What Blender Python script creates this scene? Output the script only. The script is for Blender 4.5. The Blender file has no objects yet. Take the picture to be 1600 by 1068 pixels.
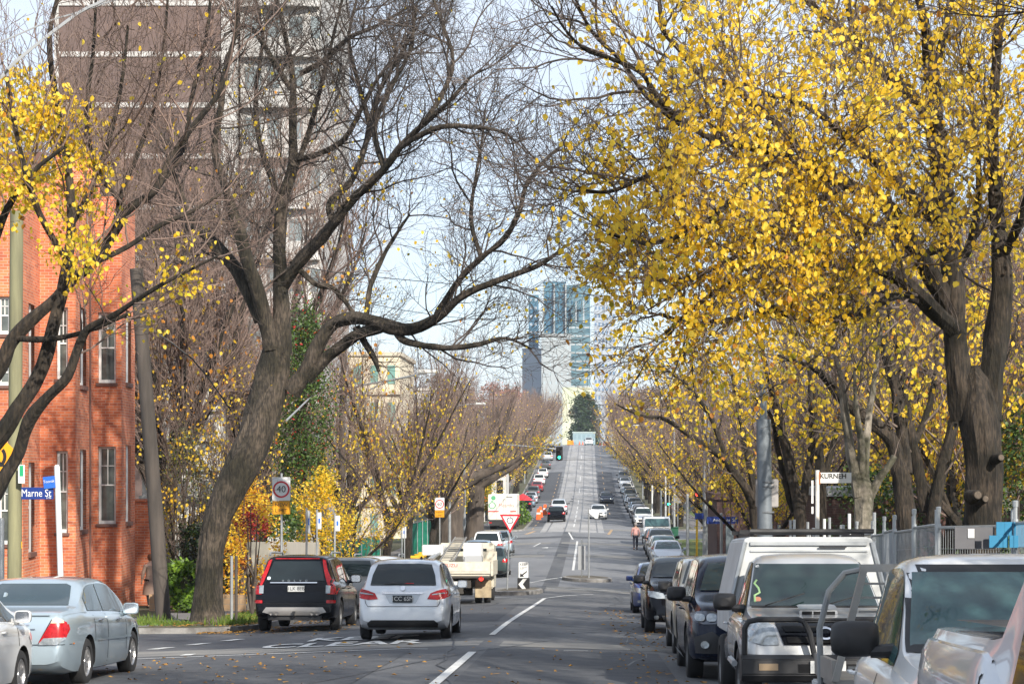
import bpy, bmesh, math, random
from mathutils import Vector, Matrix
from mathutils.bvhtree import BVHTree
R = math.radians
SC = bpy.context.scene
COL = SC.collection
# ---------------- camera ----------------
F, CX, CY = 3100.0, 919.0, 730.0
cam_d = bpy.data.cameras.new('camera'); cam = bpy.data.objects.new('camera', cam_d); COL.objects.link(cam)
cam.location = (0, 0, 0); cam.rotation_euler = (R(90), 0, 0)
cam_d.sensor_width = 36; cam_d.lens = F/1600*36
cam_d.shift_x = -(CX-800)/1600; cam_d.shift_y = (CY-534)/1600
cam_d.clip_start = 0.5; cam_d.clip_end = 6000
SC.camera = cam
# ---------------- light ----------------
SUN_ELEV, SUN_AZ = R(31), R(150)      # azimuth clockwise from +Y (view direction): behind the camera, to the right
w = bpy.data.worlds.new('World'); SC.world = w; w.use_nodes = True
nt = w.node_tree; nt.nodes.clear()
def N(nt, t, **k):
    n = nt.nodes.new(t)
    for a, b in k.items():
        if a in n.inputs: n.inputs[a].default_value = b
        else: setattr(n, a, b)
    return n
sky = N(nt, 'ShaderNodeTexSky', sky_type='NISHITA', sun_disc=False, sun_elevation=SUN_ELEV, sun_rotation=SUN_AZ, altitude=50, air_density=1.0, dust_density=.9, ozone_density=1.5)
tc = N(nt, 'ShaderNodeTexCoord'); mp = N(nt, 'ShaderNodeMapping'); mp.inputs['Scale'].default_value = (1.6, 1.6, 4.5)
nz = N(nt, 'ShaderNodeTexNoise', Scale=1.7, Detail=7.0, Roughness=0.55)
cr = N(nt, 'ShaderNodeValToRGB'); cr.color_ramp.elements[0].position = 0.36; cr.color_ramp.elements[1].position = 0.68
cl = N(nt, 'ShaderNodeMix', data_type='RGBA'); cl.inputs[7].default_value = (3.35, 3.85, 4.6, 1)
mm = N(nt, 'ShaderNodeMath', operation='MULTIPLY'); mm.inputs[1].default_value = 0.34
ad = N(nt, 'ShaderNodeMath', operation='ADD'); ad.inputs[1].default_value = 0.66
bg = N(nt, 'ShaderNodeBackground', Strength=0.15); wo = N(nt, 'ShaderNodeOutputWorld')
L = nt.links.new
L(tc.outputs['Generated'], mp.inputs['Vector']); L(mp.outputs[0], nz.inputs['Vector']); L(nz.outputs['Fac'], cr.inputs[0])
L(cr.outputs[0], mm.inputs[0]); L(mm.outputs[0], ad.inputs[0]); L(ad.outputs[0], cl.inputs[0])
cc = N(nt, 'ShaderNodeMix', data_type='RGBA'); cc.inputs[6].default_value = (3.05, 3.45, 4.1, 1); cc.inputs[7].default_value = (3.8, 4.1, 4.6, 1); L(cr.outputs[0], cc.inputs[0]); L(cc.outputs[2], cl.inputs[7])
L(sky.outputs[0], cl.inputs[6]); L(cl.outputs[2], bg.inputs['Color']); L(bg.outputs[0], wo.inputs[0])
sd = bpy.data.lights.new('sun', 'SUN'); sd.energy = 4.4; sd.angle = R(0.6); sd.color = (1.0, 0.93, 0.82)
so = bpy.data.objects.new('sun', sd); COL.objects.link(so)
sv = Vector((math.sin(SUN_AZ)*math.cos(SUN_ELEV), math.cos(SUN_AZ)*math.cos(SUN_ELEV), math.sin(SUN_ELEV)))
so.rotation_euler = sv.to_track_quat('Z', 'Y').to_euler(); so.location = (20, -20, 40)
SC.view_settings.view_transform = 'Standard'; SC.view_settings.look = 'None'
SC.view_settings.exposure = 0.80; SC.view_settings.gamma = 1
SC.render.engine = 'CYCLES'
SC.cycles.max_bounces = 5; SC.cycles.diffuse_bounces = 2; SC.cycles.glossy_bounces = 3; SC.cycles.transmission_bounces = 3; SC.cycles.transparent_max_bounces = 6
SC.cycles.use_denoising = True
SC.cycles.caustics_reflective = False; SC.cycles.caustics_refractive = False
# ---------------- helpers ----------------
def W(px, py, Y): return Vector(((px-CX)*Y/F, Y, -(py-CY)*Y/F))
def tag(o, label=None, cat=None, group=None, kind=None):
    if label: o['label'] = label
    if cat: o['category'] = cat
    if group: o['group'] = group
    if kind: o['kind'] = kind
    return o
def thing(name, label, cat, loc=(0,0,0), rz=0, group=None):
    o = bpy.data.objects.new(name, None); COL.objects.link(o); o.empty_display_size = .3
    o.location = loc; o.rotation_euler = (0, 0, rz)
    return tag(o, label, cat, group)
def dup(root, loc=None, rz=None, label=None, group=None, mats=None, scale=None, cat=None):
    def cp(o, par):
        c = o.copy(); COL.objects.link(c)
        if par: c.parent = par
        if mats and o.data and any(m and m.name in mats for m in o.data.materials):
            for i, s in enumerate(c.material_slots):
                if s.material and s.material.name in mats:
                    s.link = 'OBJECT'; s.material = mats[c.data.materials[i].name]
        for ch in kids.get(o.name, ()): cp(ch, c)
        return c
    kids = {}
    def walk(o):
        kids[o.name] = list(o.children)
        for ch in o.children: walk(ch)
    walk(root)
    r = cp(root, None)
    if loc is not None: r.location = loc
    if rz is not None: r.rotation_euler = (0, 0, rz)
    if scale: r.scale = (scale,)*3 if not isinstance(scale, tuple) else scale
    if label: r['label'] = label
    if group: r['group'] = group
    if cat: r['category'] = cat
    return r
MATS = {}
def mat(name, col, rough=.7, metal=0, col2=None, scale=4, bump=0, bscale=None, coat=0, stretch=(1,1,1), spec=.5, trans=0, emit=0, detail=5, lo=.35, hi=.65, blotch=0):
    if name in MATS: return MATS[name]
    m = bpy.data.materials.new(name); m.use_nodes = True; nt = m.node_tree; nt.nodes.clear()
    out = N(nt, 'ShaderNodeOutputMaterial'); p = N(nt, 'ShaderNodeBsdfPrincipled')
    p.inputs['Base Color'].default_value = (*col, 1); p.inputs['Roughness'].default_value = rough; p.inputs['Metallic'].default_value = metal
    p.inputs['Specular IOR Level'].default_value = spec; p.inputs['Coat Weight'].default_value = coat; p.inputs['Coat Roughness'].default_value = .04
    if emit: p.inputs['Emission Color'].default_value = (*col, 1); p.inputs['Emission Strength'].default_value = emit
    tc = N(nt, 'ShaderNodeTexCoord'); mp = N(nt, 'ShaderNodeMapping'); mp.inputs['Scale'].default_value = stretch
    nt.links.new(tc.outputs['Object'], mp.inputs['Vector'])
    if col2:
        nz = N(nt, 'ShaderNodeTexNoise', Scale=scale, Detail=detail, Roughness=.6); nt.links.new(mp.outputs[0], nz.inputs['Vector'])
        cr = N(nt, 'ShaderNodeValToRGB'); cr.color_ramp.elements[0].position = lo; cr.color_ramp.elements[1].position = hi
        cr.color_ramp.elements[0].color = (*col, 1); cr.color_ramp.elements[1].color = (*col2, 1)
        nt.links.new(nz.outputs['Fac'], cr.inputs[0]); nt.links.new(cr.outputs[0], p.inputs['Base Color'])
        if blotch:   # moss, soot and weather stains in large irregular patches
            nb_ = N(nt, 'ShaderNodeTexNoise', Scale=blotch, Detail=6.0, Roughness=.65); nt.links.new(tc.outputs['Object'], nb_.inputs['Vector'])
            c2_ = N(nt, 'ShaderNodeValToRGB'); c2_.color_ramp.elements[0].position = .42; c2_.color_ramp.elements[1].position = .60; c2_.color_ramp.elements[0].color = (.36,.38,.30,1); c2_.color_ramp.elements[1].color = (1.25,1.22,1.18,1)
            nt.links.new(nb_.outputs['Fac'], c2_.inputs[0]); mu_ = N(nt, 'ShaderNodeMix', data_type='RGBA', blend_type='MULTIPLY'); mu_.inputs[0].default_value = 1
            nt.links.new(cr.outputs[0], mu_.inputs[6]); nt.links.new(c2_.outputs[0], mu_.inputs[7]); nt.links.new(mu_.outputs[2], p.inputs['Base Color'])
    if bump:
        b = N(nt, 'ShaderNodeBump', Strength=bump, Distance=.03); nb = N(nt, 'ShaderNodeTexNoise', Scale=bscale or scale*3, Detail=4.0)
        nt.links.new(mp.outputs[0], nb.inputs['Vector']); nt.links.new(nb.outputs['Fac'], b.inputs['Height']); nt.links.new(b.outputs[0], p.inputs['Normal'])
    if trans:
        t = N(nt, 'ShaderNodeBsdfTranslucent'); t.inputs[0].default_value = (*col, 1); mx = N(nt, 'ShaderNodeMixShader', Fac=trans)
        if col2: nt.links.new(cr.outputs[0], t.inputs[0])
        nt.links.new(p.outputs[0], mx.inputs[1]); nt.links.new(t.outputs[0], mx.inputs[2]); nt.links.new(mx.outputs[0], out.inputs[0])
    else: nt.links.new(p.outputs[0], out.inputs[0])
    MATS[name] = m; return m
class MB:
    def __init__(s): s.v = []; s.f = []; s.m = []; s.cur = 0
    def add(s, vs, fs, mi=None):
        n = len(s.v); s.v += [tuple(v) for v in vs]; s.f += [tuple(n+i for i in f) for f in fs]; s.m += [s.cur if mi is None else mi]*len(fs)
    def box(s, x0, x1, y0, y1, z0, z1, mi=None, tf=None):
        vs = [Vector(p) for p in ((x0,y0,z0),(x1,y0,z0),(x1,y1,z0),(x0,y1,z0),(x0,y0,z1),(x1,y0,z1),(x1,y1,z1),(x0,y1,z1))]
        if tf: vs = [tf @ v for v in vs]
        s.add(vs, [(0,3,2,1),(4,5,6,7),(0,1,5,4),(1,2,6,5),(2,3,7,6),(3,0,4,7)], mi)
    def tube(s, pts, rad, n=8, mi=None, cap=True, ridge=None):
        pts = [Vector(p) for p in pts]
        if not hasattr(rad, '__len__'): rad = [rad]*len(pts)
        base = len(s.v); u = None
        for i, p in enumerate(pts):
            d = (pts[min(i+1, len(pts)-1)]-pts[max(i-1, 0)])
            if d.length < 1e-9: d = Vector((0,0,1))
            d.normalize()
            if u is None: u = d.orthogonal().normalized()
            else:
                u = u-d*u.dot(d)
                u = u.normalized() if u.length > 1e-6 else d.orthogonal().normalized()
            v = d.cross(u); r = rad[i]
            for k in range(n):
                a = 2*math.pi*k/n; rr = r*ridge(i, a) if ridge else r; c, q = rr*math.cos(a), rr*math.sin(a)
                s.v.append((p.x+u.x*c+v.x*q, p.y+u.y*c+v.y*q, p.z+u.z*c+v.z*q))
        for i in range(len(pts)-1):
            for k in range(n):
                a = base+i*n+k; b = base+i*n+(k+1) % n
                s.f.append((a, b, b+n, a+n)); s.m.append(s.cur if mi is None else mi)
        if cap and n > 3:
            s.f.append(tuple(base+k for k in range(n))[::-1]); s.f.append(tuple(base+(len(pts)-1)*n+k for k in range(n))); s.m += [s.cur if mi is None else mi]*2
    def prism(s, poly, axis, a, b, mi=None):      # poly of 2D points extruded along axis from a to b
        n = len(poly)
        def P(p, t):
            return {'x': (t, p[0], p[1]), 'y': (p[0], t, p[1]), 'z': (p[0], p[1], t)}[axis]
        s.add([P(p, a) for p in poly]+[P(p, b) for p in poly],
              [tuple(range(n)), tuple(range(n, 2*n))[::-1]]+[(i, i+n, (i+1) % n+n, (i+1) % n) for i in range(n)], mi)
    def lathe(s, prof, axis='z', o=(0,0,0), n=16, mi=None):   # prof: (radius, height)
        base = len(s.v)
        for r, h in prof:
            for k in range(n):
                a = 2*math.pi*k/n; c, q = r*math.cos(a), r*math.sin(a)
                p = {'z': (c, q, h), 'x': (h, c, q), 'y': (c, h, q)}[axis]
                s.v.append((o[0]+p[0], o[1]+p[1], o[2]+p[2]))
        for i in range(len(prof)-1):
            for k in range(n):
                a = base+i*n+k; b = base+i*n+(k+1) % n
                s.f.append((a, b, b+n, a+n)); s.m.append(s.cur if mi is None else mi)
    def build(s, name, mats, parent=None, loc=(0,0,0), smooth=False, fix=True, bevel=0):
        if not isinstance(mats, (list, tuple)): mats = [mats]
        me = bpy.data.meshes.new(name); me.from_pydata(s.v, [], s.f)
        for m in mats: me.materials.append(m)
        if any(s.m): me.polygons.foreach_set('material_index', s.m)
        if fix or bevel:
            bm = bmesh.new(); bm.from_mesh(me)
            if fix: bmesh.ops.recalc_face_normals(bm, faces=bm.faces)
            if bevel: bmesh.ops.bevel(bm, geom=list(bm.edges), offset=bevel, segments=2, affect='EDGES', clamp_overlap=True)
            bm.to_mesh(me); bm.free()
        if smooth:
            me.polygons.foreach_set('use_smooth', [True]*len(me.polygons)); me.set_sharp_from_angle(angle=R(40))
        o = bpy.data.objects.new(name, me); COL.objects.link(o); o.location = loc
        if parent: o.parent = parent
        return o
def text_obj(body, size, name, m, parent=None, loc=(0,0,0), rot=(R(90),0,0), sx=1.0, sy=1.0, align='CENTER', ext=.002, bold=0):
    cu = bpy.data.curves.new(name, 'FONT'); cu.body = body; cu.size = size; cu.align_x = align; cu.align_y = 'CENTER'; cu.extrude = ext; cu.offset = bold; cu.resolution_u = 3
    t = bpy.data.objects.new(name, cu); COL.objects.link(t)
    dg = bpy.context.evaluated_depsgraph_get(); me = bpy.data.meshes.new_from_object(t.evaluated_get(dg)); bpy.data.objects.remove(t)
    o = bpy.data.objects.new(name, me); COL.objects.link(o); me.materials.clear(); me.materials.append(m)
    o.location = loc; o.rotation_euler = rot; o.scale = (sx, sy, 1)
    if parent: o.parent = parent
    return o
def hermite(P):
    xs = [p[0] for p in P]; ys = [p[1] for p in P]; n = len(P)
    d = [(ys[i+1]-ys[i])/(xs[i+1]-xs[i]) for i in range(n-1)]; m = [d[0]]+[0]*(n-2)+[d[-1]]
    for i in range(1, n-1): m[i] = 0 if d[i-1]*d[i] <= 0 else 2*d[i-1]*d[i]/(d[i-1]+d[i])
    def f(x):
        if x <= xs[0]: return ys[0]+d[0]*(x-xs[0])*(0 if n > 0 and f.clamp else 1)
        if x >= xs[-1]: return ys[-1]
        lo = 0
        while xs[lo+1] < x: lo += 1
        h = xs[lo+1]-xs[lo]; t = (x-xs[lo])/h
        return (2*t**3-3*t*t+1)*ys[lo]+(t**3-2*t*t+t)*h*m[lo]+(-2*t**3+3*t*t)*ys[lo+1]+(t**3-t*t)*h*m[lo+1]
    f.clamp = True
    return f
zr = hermite([(-60,1.013),(0,-1.6),(40,-3.342),(70,-4.62),(80,-4.95),(90,-5.13),(105,-5.2),(130,-5.17),(160,-5.15),(190,-5.08),(215,-4.93),(250,-4.4),(300,-2.35),(350,.6),(400,3.7),(420,4.6),(440,5.1),(480,5.5),(700,5.6),(3000,5.7)])
def gz(x, y): return zr(y)-.035*min(abs(x+1.9), 6.5)
def hz(x, y): return gz(x, y)+.13        # top of the verge
def rnd_lerp(a, b, t): return a+(b-a)*t
# ---------------- ground ----------------
def asphalt_mat():
    m = bpy.data.materials.new('asphalt'); m.use_nodes = True; nt = m.node_tree; p = nt.nodes['Principled BSDF']; L = nt.links.new
    tc = N(nt, 'ShaderNodeTexCoord'); mp = N(nt, 'ShaderNodeMapping'); mp.inputs['Scale'].default_value = (1, .22, 1)
    L(tc.outputs['Object'], mp.inputs[0])
    n1 = N(nt, 'ShaderNodeTexNoise', Scale=.75, Detail=9.0, Roughness=.7); n2 = N(nt, 'ShaderNodeTexNoise', Scale=42.0, Detail=3.0)
    v = N(nt, 'ShaderNodeTexVoronoi', Scale=.33, feature='DISTANCE_TO_EDGE')
    n3 = N(nt, 'ShaderNodeTexNoise', Scale=1.2, Detail=4.0); mpd = N(nt, 'ShaderNodeMix', data_type='VECTOR'); mpd.inputs[0].default_value = .12
    L(mp.outputs[0], n1.inputs[0]); L(tc.outputs['Object'], n2.inputs[0]); L(tc.outputs['Object'], n3.inputs[0])
    L(tc.outputs['Object'], mpd.inputs[4]); L(n3.outputs['Color'], mpd.inputs[5]); L(mpd.outputs[1], v.inputs[0])
    c1 = N(nt, 'ShaderNodeValToRGB'); c1.color_ramp.elements[0].position = .3; c1.color_ramp.elements[1].position = .72
    c1.color_ramp.elements[0].color = (.052, .057, .065, 1); c1.color_ramp.elements[1].color = (.128, .13, .135, 1)
    L(n1.outputs['Fac'], c1.inputs[0])
    sp = N(nt, 'ShaderNodeMix', data_type='RGBA', blend_type='OVERLAY'); sp.inputs[0].default_value = .5
    L(c1.outputs[0], sp.inputs[6]); L(n2.outputs['Fac'], sp.inputs[7])
    ck = N(nt, 'ShaderNodeValToRGB'); ck.color_ramp.elements[0].position = .0; ck.color_ramp.elements[0].color = (.35, .35, .35, 1); ck.color_ramp.elements[1].position = .012; ck.color_ramp.elements[1].color = (1, 1, 1, 1)
    L(v.outputs['Distance'], ck.inputs[0])
    mu = N(nt, 'ShaderNodeMix', data_type='RGBA', blend_type='MULTIPLY'); mu.inputs[0].default_value = .55
    L(sp.outputs[2], mu.inputs[6]); L(ck.outputs[0], mu.inputs[7]); L(mu.outputs[2], p.inputs['Base Color'])
    b = N(nt, 'ShaderNodeBump', Strength=.35, Distance=.01); L(n2.outputs['Fac'], b.inputs['Height']); L(b.outputs[0], p.inputs['Normal'])
    p.inputs['Roughness'].default_value = .82
    return m
ASPH = asphalt_mat()
ASPH2 = mat('dark_asphalt_patch', (.048,.052,.06), .85, col2=(.078,.082,.09), scale=3, bump=.3, bscale=60)
CONC = mat('concrete', (.30,.285,.26), .9, col2=(.20,.19,.175), scale=2.5, bump=.3, bscale=40)
KERB = mat('kerb_concrete', (.30,.29,.275), .9, col2=(.16,.15,.14), scale=3, bump=.3, bscale=30)
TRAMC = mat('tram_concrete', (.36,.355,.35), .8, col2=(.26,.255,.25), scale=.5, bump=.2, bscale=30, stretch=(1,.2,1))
GRASS = mat('grass', (.045,.085,.015), .95, col2=(.11,.13,.035), scale=5, bump=.8, bscale=60)
VERGE = mat('verge_soil', (.10,.08,.055), .95, col2=(.06,.075,.025), scale=1.2, bump=.6, bscale=30)
PATH = mat('footpath_asphalt', (.12,.115,.115), .9, col2=(.17,.16,.155), scale=1.5, bump=.3, bscale=40)
SOIL = mat('garden_soil', (.07,.055,.035), .95, col2=(.05,.07,.02), scale=.8, bump=.6, bscale=15)
LINE = mat('road_paint', (.62,.62,.60), .75, col2=(.36,.36,.35), scale=9, lo=.5, hi=.8)
TANL = mat('tan_road_paint', (.46,.30,.16), .8, col2=(.2,.17,.13), scale=6, lo=.5, hi=.8)
RAIL = mat('rail_steel', (.16,.15,.14), .45, metal=.7)
xs = [-220,-120,-60,-30,-18,-13,-10.5]+[-9.5+i*.95 for i in range(18)]+[7.5,10,14,20,35,60,120,220]
ys = [-30,-15]+[i*3 for i in range(0, 60)]+[180+i*7 for i in range(0, 48)]+[520,560,620,700,900,1300,2000,3000]
mb = MB(); nx = len(xs)
for y in ys:
    for x in xs: mb.v.append((x, y, gz(x, y)))
for j in range(len(ys)-1):
    for i in range(nx-1):
        a = j*nx+i; mb.f.append((a, a+1, a+1+nx, a+nx)); mb.m.append(0)
tag(mb.build('road', ASPH, smooth=True), kind='structure')
tag(MB.build((lambda m: (m.add([(-3000,-300,-9),(3000,-300,-9),(3000,600,-9),(3000,4500,1),(-3000,4500,1),(-3000,600,-9)], [(0,1,2,5),(5,2,3,4)]), m)[1])(MB()), 'ground', SOIL), kind='structure')
def strip(mb, x0, x1, y0, y1, dz, step=3.0, mi=0, nxs=None):
    n = max(1, int(math.ceil((y1-y0)/step))); k = nxs or max(1, int(abs(x1-x0)/1.0))
    b = len(mb.v)
    for j in range(n+1):
        y = y0+(y1-y0)*j/n
        for i in range(k+1):
            x = x0+(x1-x0)*i/k; mb.v.append((x, y, gz(x, y)+dz))
    for j in range(n):
        for i in range(k):
            a = b+j*(k+1)+i; mb.f.append((a, a+1, a+k+2, a+k+1)); mb.m.append(mi)
def block(name, side, ef, y0, y1, r, offs, ms):
    sts = [y0, y0+.15]; y = y0+.5
    while y < y1-.5: sts.append(y); y += .5 if (y-y0 < r or y1-y < r) else (2.5 if y < 200 else 6)
    sts += [y1-.15, y1]; mb = MB(); rows = []
    def e(y):
        q = 0
        for t in (y-y0, y1-y):
            if t < r: q = max(q, r-math.sqrt(max(0, r*r-(r-t)**2)))
        return ef(y)+side*q
    def row(y, dz):
        ids = []
        for k, o in enumerate([0, 0]+offs):
            x = e(y)+side*o; ids.append(len(mb.v)); z = gz(x, y)+(-.03 if k == 0 else .13)
            mb.v.append((x, y, z+(0 if k == 0 else dz)))
        return ids
    rows.append((row(y0, -.17), 1))
    for y in sts: rows.append((row(y, 0), 0))
    rows.append((row(y1, -.17), 1))
    for j in range(len(rows)-1):
        A, B = rows[j][0], rows[j+1][0]
        for i in range(len(A)-1):
            mi = 0 if (i < 2 or j <= 1 or j >= len(rows)-3) else min(i-1, len(ms)-1)
            mb.f.append((A[i], A[i+1], B[i+1], B[i])); mb.m.append(mi)
    return tag(mb.build(name, ms), kind='structure')
OF = [.16, 2.3, 4.3, 7.0, 12, 25, 60, 150]
block('verge', -1, lambda y: -9.0, 1, 27, 3, OF, [KERB, VERGE, PATH, SOIL])
block('verge', -1, hermite([(45,-7.85),(84,-7.85),(100,-8.0),(150,-8.0)]), 45.5, 147, 2.2, OF, [KERB, VERGE, PATH, SOIL])
block('verge', -1, hermite([(160,-5.3),(192,-5.3),(199,-9.0),(900,-9.0)]), 164, 700, 2.0, OF, [KERB, VERGE, PATH, SOIL])
block('verge', 1, lambda y: 3.75, -20, 84, 3, OF, [KERB, VERGE, PATH, SOIL])
block('verge', 1, lambda y: 5.7, 98, 146, 2.5, OF, [KERB, GRASS, PATH, GRASS])
block('verge', 1, lambda y: 6.7, 168, 700, 2.5, OF, [KERB, VERGE, PATH, GRASS, SOIL])
GLARE = mat('glare_pale_asphalt', (.19,.195,.205), .85, col2=(.135,.14,.15), scale=.5, bump=.2, bscale=40, stretch=(1,.25,1))  # glare on the far road, put into a paler asphalt colour
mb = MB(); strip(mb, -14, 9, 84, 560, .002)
tag(mb.build('glare_pale_asphalt', GLARE), kind='structure')
# tram track bed with rails
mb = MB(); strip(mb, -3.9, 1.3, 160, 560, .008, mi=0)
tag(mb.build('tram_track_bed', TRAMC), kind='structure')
mb = MB()
for x in (-3.35, -1.92, -.68, .75): strip(mb, x-.05, x+.05, 160, 560, .012)
tag(mb.build('tram_rails', RAIL), kind='structure')
# asphalt patches / wear
mb = MB()
for (a, b, c, d) in ((-6.6,-3.0,24.5,33.6),(-1.7,1.2,14,34),(-7.0,-2.2,48,64),(-6,5,146,150),(-5.5,-4.0,175,240),(1.5,3.9,200,330),(-9,-4.3,260,330)): strip(mb, a, b, c, d, .006)
tag(mb.build('asphalt_patches', ASPH2), kind='structure')
CRACK = mat('pale_sealed_asphalt', (.24,.23,.21), .85, col2=(.14,.138,.135), scale=1.5, stretch=(.4,1,1))
mb = MB()
for (a, b, c, d) in ((-9,4,34.9,37.0),(-7,3.6,79.5,84.5),(-8,5.5,116,119.5),(-8,5.5,135,138),(-9,6,166,169.9)): strip(mb, a, b, c, d, .004)
tag(mb.build('pale_road_bands', CRACK), kind='structure')
# markings
mb = MB()
def quadpx(mb, pts, dz=.014, mi=0): # pts: (x,y)
    mb.add([(x, y, gz(x, y)+dz) for x, y in pts], [(0,1,2,3)], mi)
def line(mb, x0, y0, x1, y1, wd, dz=.014, mi=0):
    n = max(1, int(max(abs(y1-y0), abs(x1-x0))/2)); d = Vector((x1-x0, y1-y0)).normalized(); q = Vector((-d.y, d.x))*wd/2
    for k in range(n):
        a = Vector((x0, y0)).lerp(Vector((x1, y1)), k/n); b = Vector((x0, y0)).lerp(Vector((x1, y1)), (k+1)/n)
        quadpx(mb, [a-q, a+q, b+q, b-q], dz, mi)
line(mb, -1.89, 23.4, -1.89, 32.4, .13)
line(mb, -1.89, 14, -1.89, 18, .13)
pts = [(-1.9,39.2),(-1.88,46),(-1.8,54),(-1.66,64),(-1.55,70.5)]
for a, b in zip(pts, pts[1:]): line(mb, *a, *b, .12)
for a, b in zip([(-1.55,70.5),(-2.6,66),(-3.0,66.5)], [(-2.9,70.5)]): line(mb, *a, *b, .1)
line(mb, -1.55, 70.5, -.9, 74.5, .1); line(mb, -.9, 74.5, .2, 77.5, .1)
line(mb, -1.6, 70.2, -3.6, 73.5, .1)
line(mb, -1.7, 82.0, 2.0, 82.0, .28); line(mb, 2.15, 82.0, 3.6, 82.0, .28)
line(mb, -.77, 101, -.77, 140, .13)
line(mb, -1.2, 93.5, -2.6, 88.5, .12); line(mb, -1.2, 93.5, .3, 92, .12)
line(mb, -1.1, 143, -1.55, 158, .13)
for y in (172, 186, 200, 214, 228): line(mb, -1.25, y, -1.25, y+9, .12)
for y in range(245, 540, 30): line(mb, -1.25, y, -1.25, y+12, .12)
line(mb, -8, 158.5, 5.5, 158.5, .22); line(mb, -7.8, 150, 4, 150, .12)
line(mb, -3.6, 131, -3.3, 137, .12)
line(mb, -2.6, 128.6, -.8, 128.6, .16); quadpx(mb, [(-2.6,127.6),(-2.6,129.6),(-3.0,128.8),(-3.0,128.4)])
line(mb, -10.5, 33.7, -3.2, 34.3, .09, dz=.018); line(mb, -3.2, 34.3, 0, 33.9, .07, dz=.018)
for k in range(5): line(mb, -9.15+k*.42, 34.8+k*1.5, -8.95+k*.42, 35.5+k*1.5, .26)
quadpx(mb, [(-8.3,34.4),(-8.1,34.4),(-8.1,34.9),(-8.3,34.9)]); quadpx(mb, [(-7.15,34.7),(-6.95,34.7),(-6.95,35.2),(-7.15,35.2)])
for y in range(200, 420, 12): line(mb, 5.0-.3, y, 5.0-.3, y+.25, .8)
tag(mb.build('road_markings', LINE), kind='structure')
mb = MB()
for y in range(168, 330, 9): line(mb, -4.75, y, -4.7, y+3.2, .12)
for y in range(215, 420, 14): line(mb, 2.35, y, 2.35, y+5, .12)
line(mb, 1.6, 156, 2.0, 168, .22); line(mb, -4.9, 156, -4.4, 163, .3)
tag(mb.build('tan_lane_dashes', TANL), kind='structure')
CRK = mat('crack_sealant', (.018,.018,.02), .5); mb = MB(); LR2 = random.Random(9)
for (x, y, dx, dy, n_) in ((-5.2,16,.25,1.2,18),(-.6,15,-.12,1.3,24),(.6,30,.1,1.2,22),(-3.6,24,.9,.25,7),(-6.8,40,.6,.2,9),(-4.2,50,.05,1.1,16),(-.5,55,1.0,.3,6),(2.2,22,-.1,1.2,20),(-6,100,1,.4,12),(-3,120,.1,2,12),(-7,86,1.3,.3,9),(.5,62,.1,1.3,12)):
    for k in range(n_):
        x2, y2 = x+dx+LR2.gauss(0,.13), y+dy+LR2.gauss(0,.13); line(mb, x, y, x2, y2, LR2.uniform(.02,.045), dz=.010); x, y = x2, y2
tag(mb.build('road_cracks', CRK), kind='structure')
def road_text(body, xc, yc, size, sx, sy, m=None, name='road_lettering'):
    o = text_obj(body, size, name, m or LINE, None, (xc, yc, gz(xc, yc)+.018), (0,0,0), sx, sy, bold=.022)
    me = o.data
    for v in me.vertices:
        wx = v.co.x*sx+xc; wy = v.co.y*sy+yc; v.co.z = gz(wx, wy)+.018+(.001 if v.co.z > 0 else 0)-o.location.z
    return tag(o, kind='structure')
road_text('CLEAR', -4.6, 37.1, 1.0, 1.02, 2.3)
road_text('KEEP', -4.5, 39.6, 1.0, 1.0, 2.1)
# splitter island and small far island
def island(name, pts, h, ms):
    mb = MB(); n = len(pts); cx = sum(p[0] for p in pts)/n; cy = sum(p[1] for p in pts)/n
    rings = [(1.0, -.02), (1.0, h), (.86, h+.03), (.4, h+.05)]
    for s, z in rings:
        for x, y in pts:
            X, Y = cx+(x-cx)*s, cy+(y-cy)*s; mb.v.append((X, Y, gz(X, Y)+z))
    for j in range(len(rings)-1):
        for i in range(n):
            a = j*n+i; b = j*n+(i+1) % n; mb.f.append((a, b, b+n, a+n)); mb.m.append(0 if j < 2 else 1)
    mb.f.append(tuple(3*n+i for i in range(n))); mb.m.append(1)
    return tag(mb.build(name, ms, smooth=False), kind='structure')
def ell(cx, cy, a, b, n=20): return [(cx+a*math.cos(2*math.pi*i/n), cy+b*math.sin(2*math.pi*i/n)) for i in range(n)]
DIRT = mat('island_dirt', (.16,.14,.11), .95, col2=(.09,.075,.05), scale=4, bump=.5)
island('traffic_island', [(-3.75,77.2),(-3.3,75.6),(-2.4,75.0),(-1.9,75.8),(-1.75,78),(-2.1,79.6),(-3.2,79.6)], .14, [KERB, DIRT])
island('traffic_island', ell(-.05, 91.5, 1.15, 1.6), .14, [KERB, DIRT])
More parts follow.
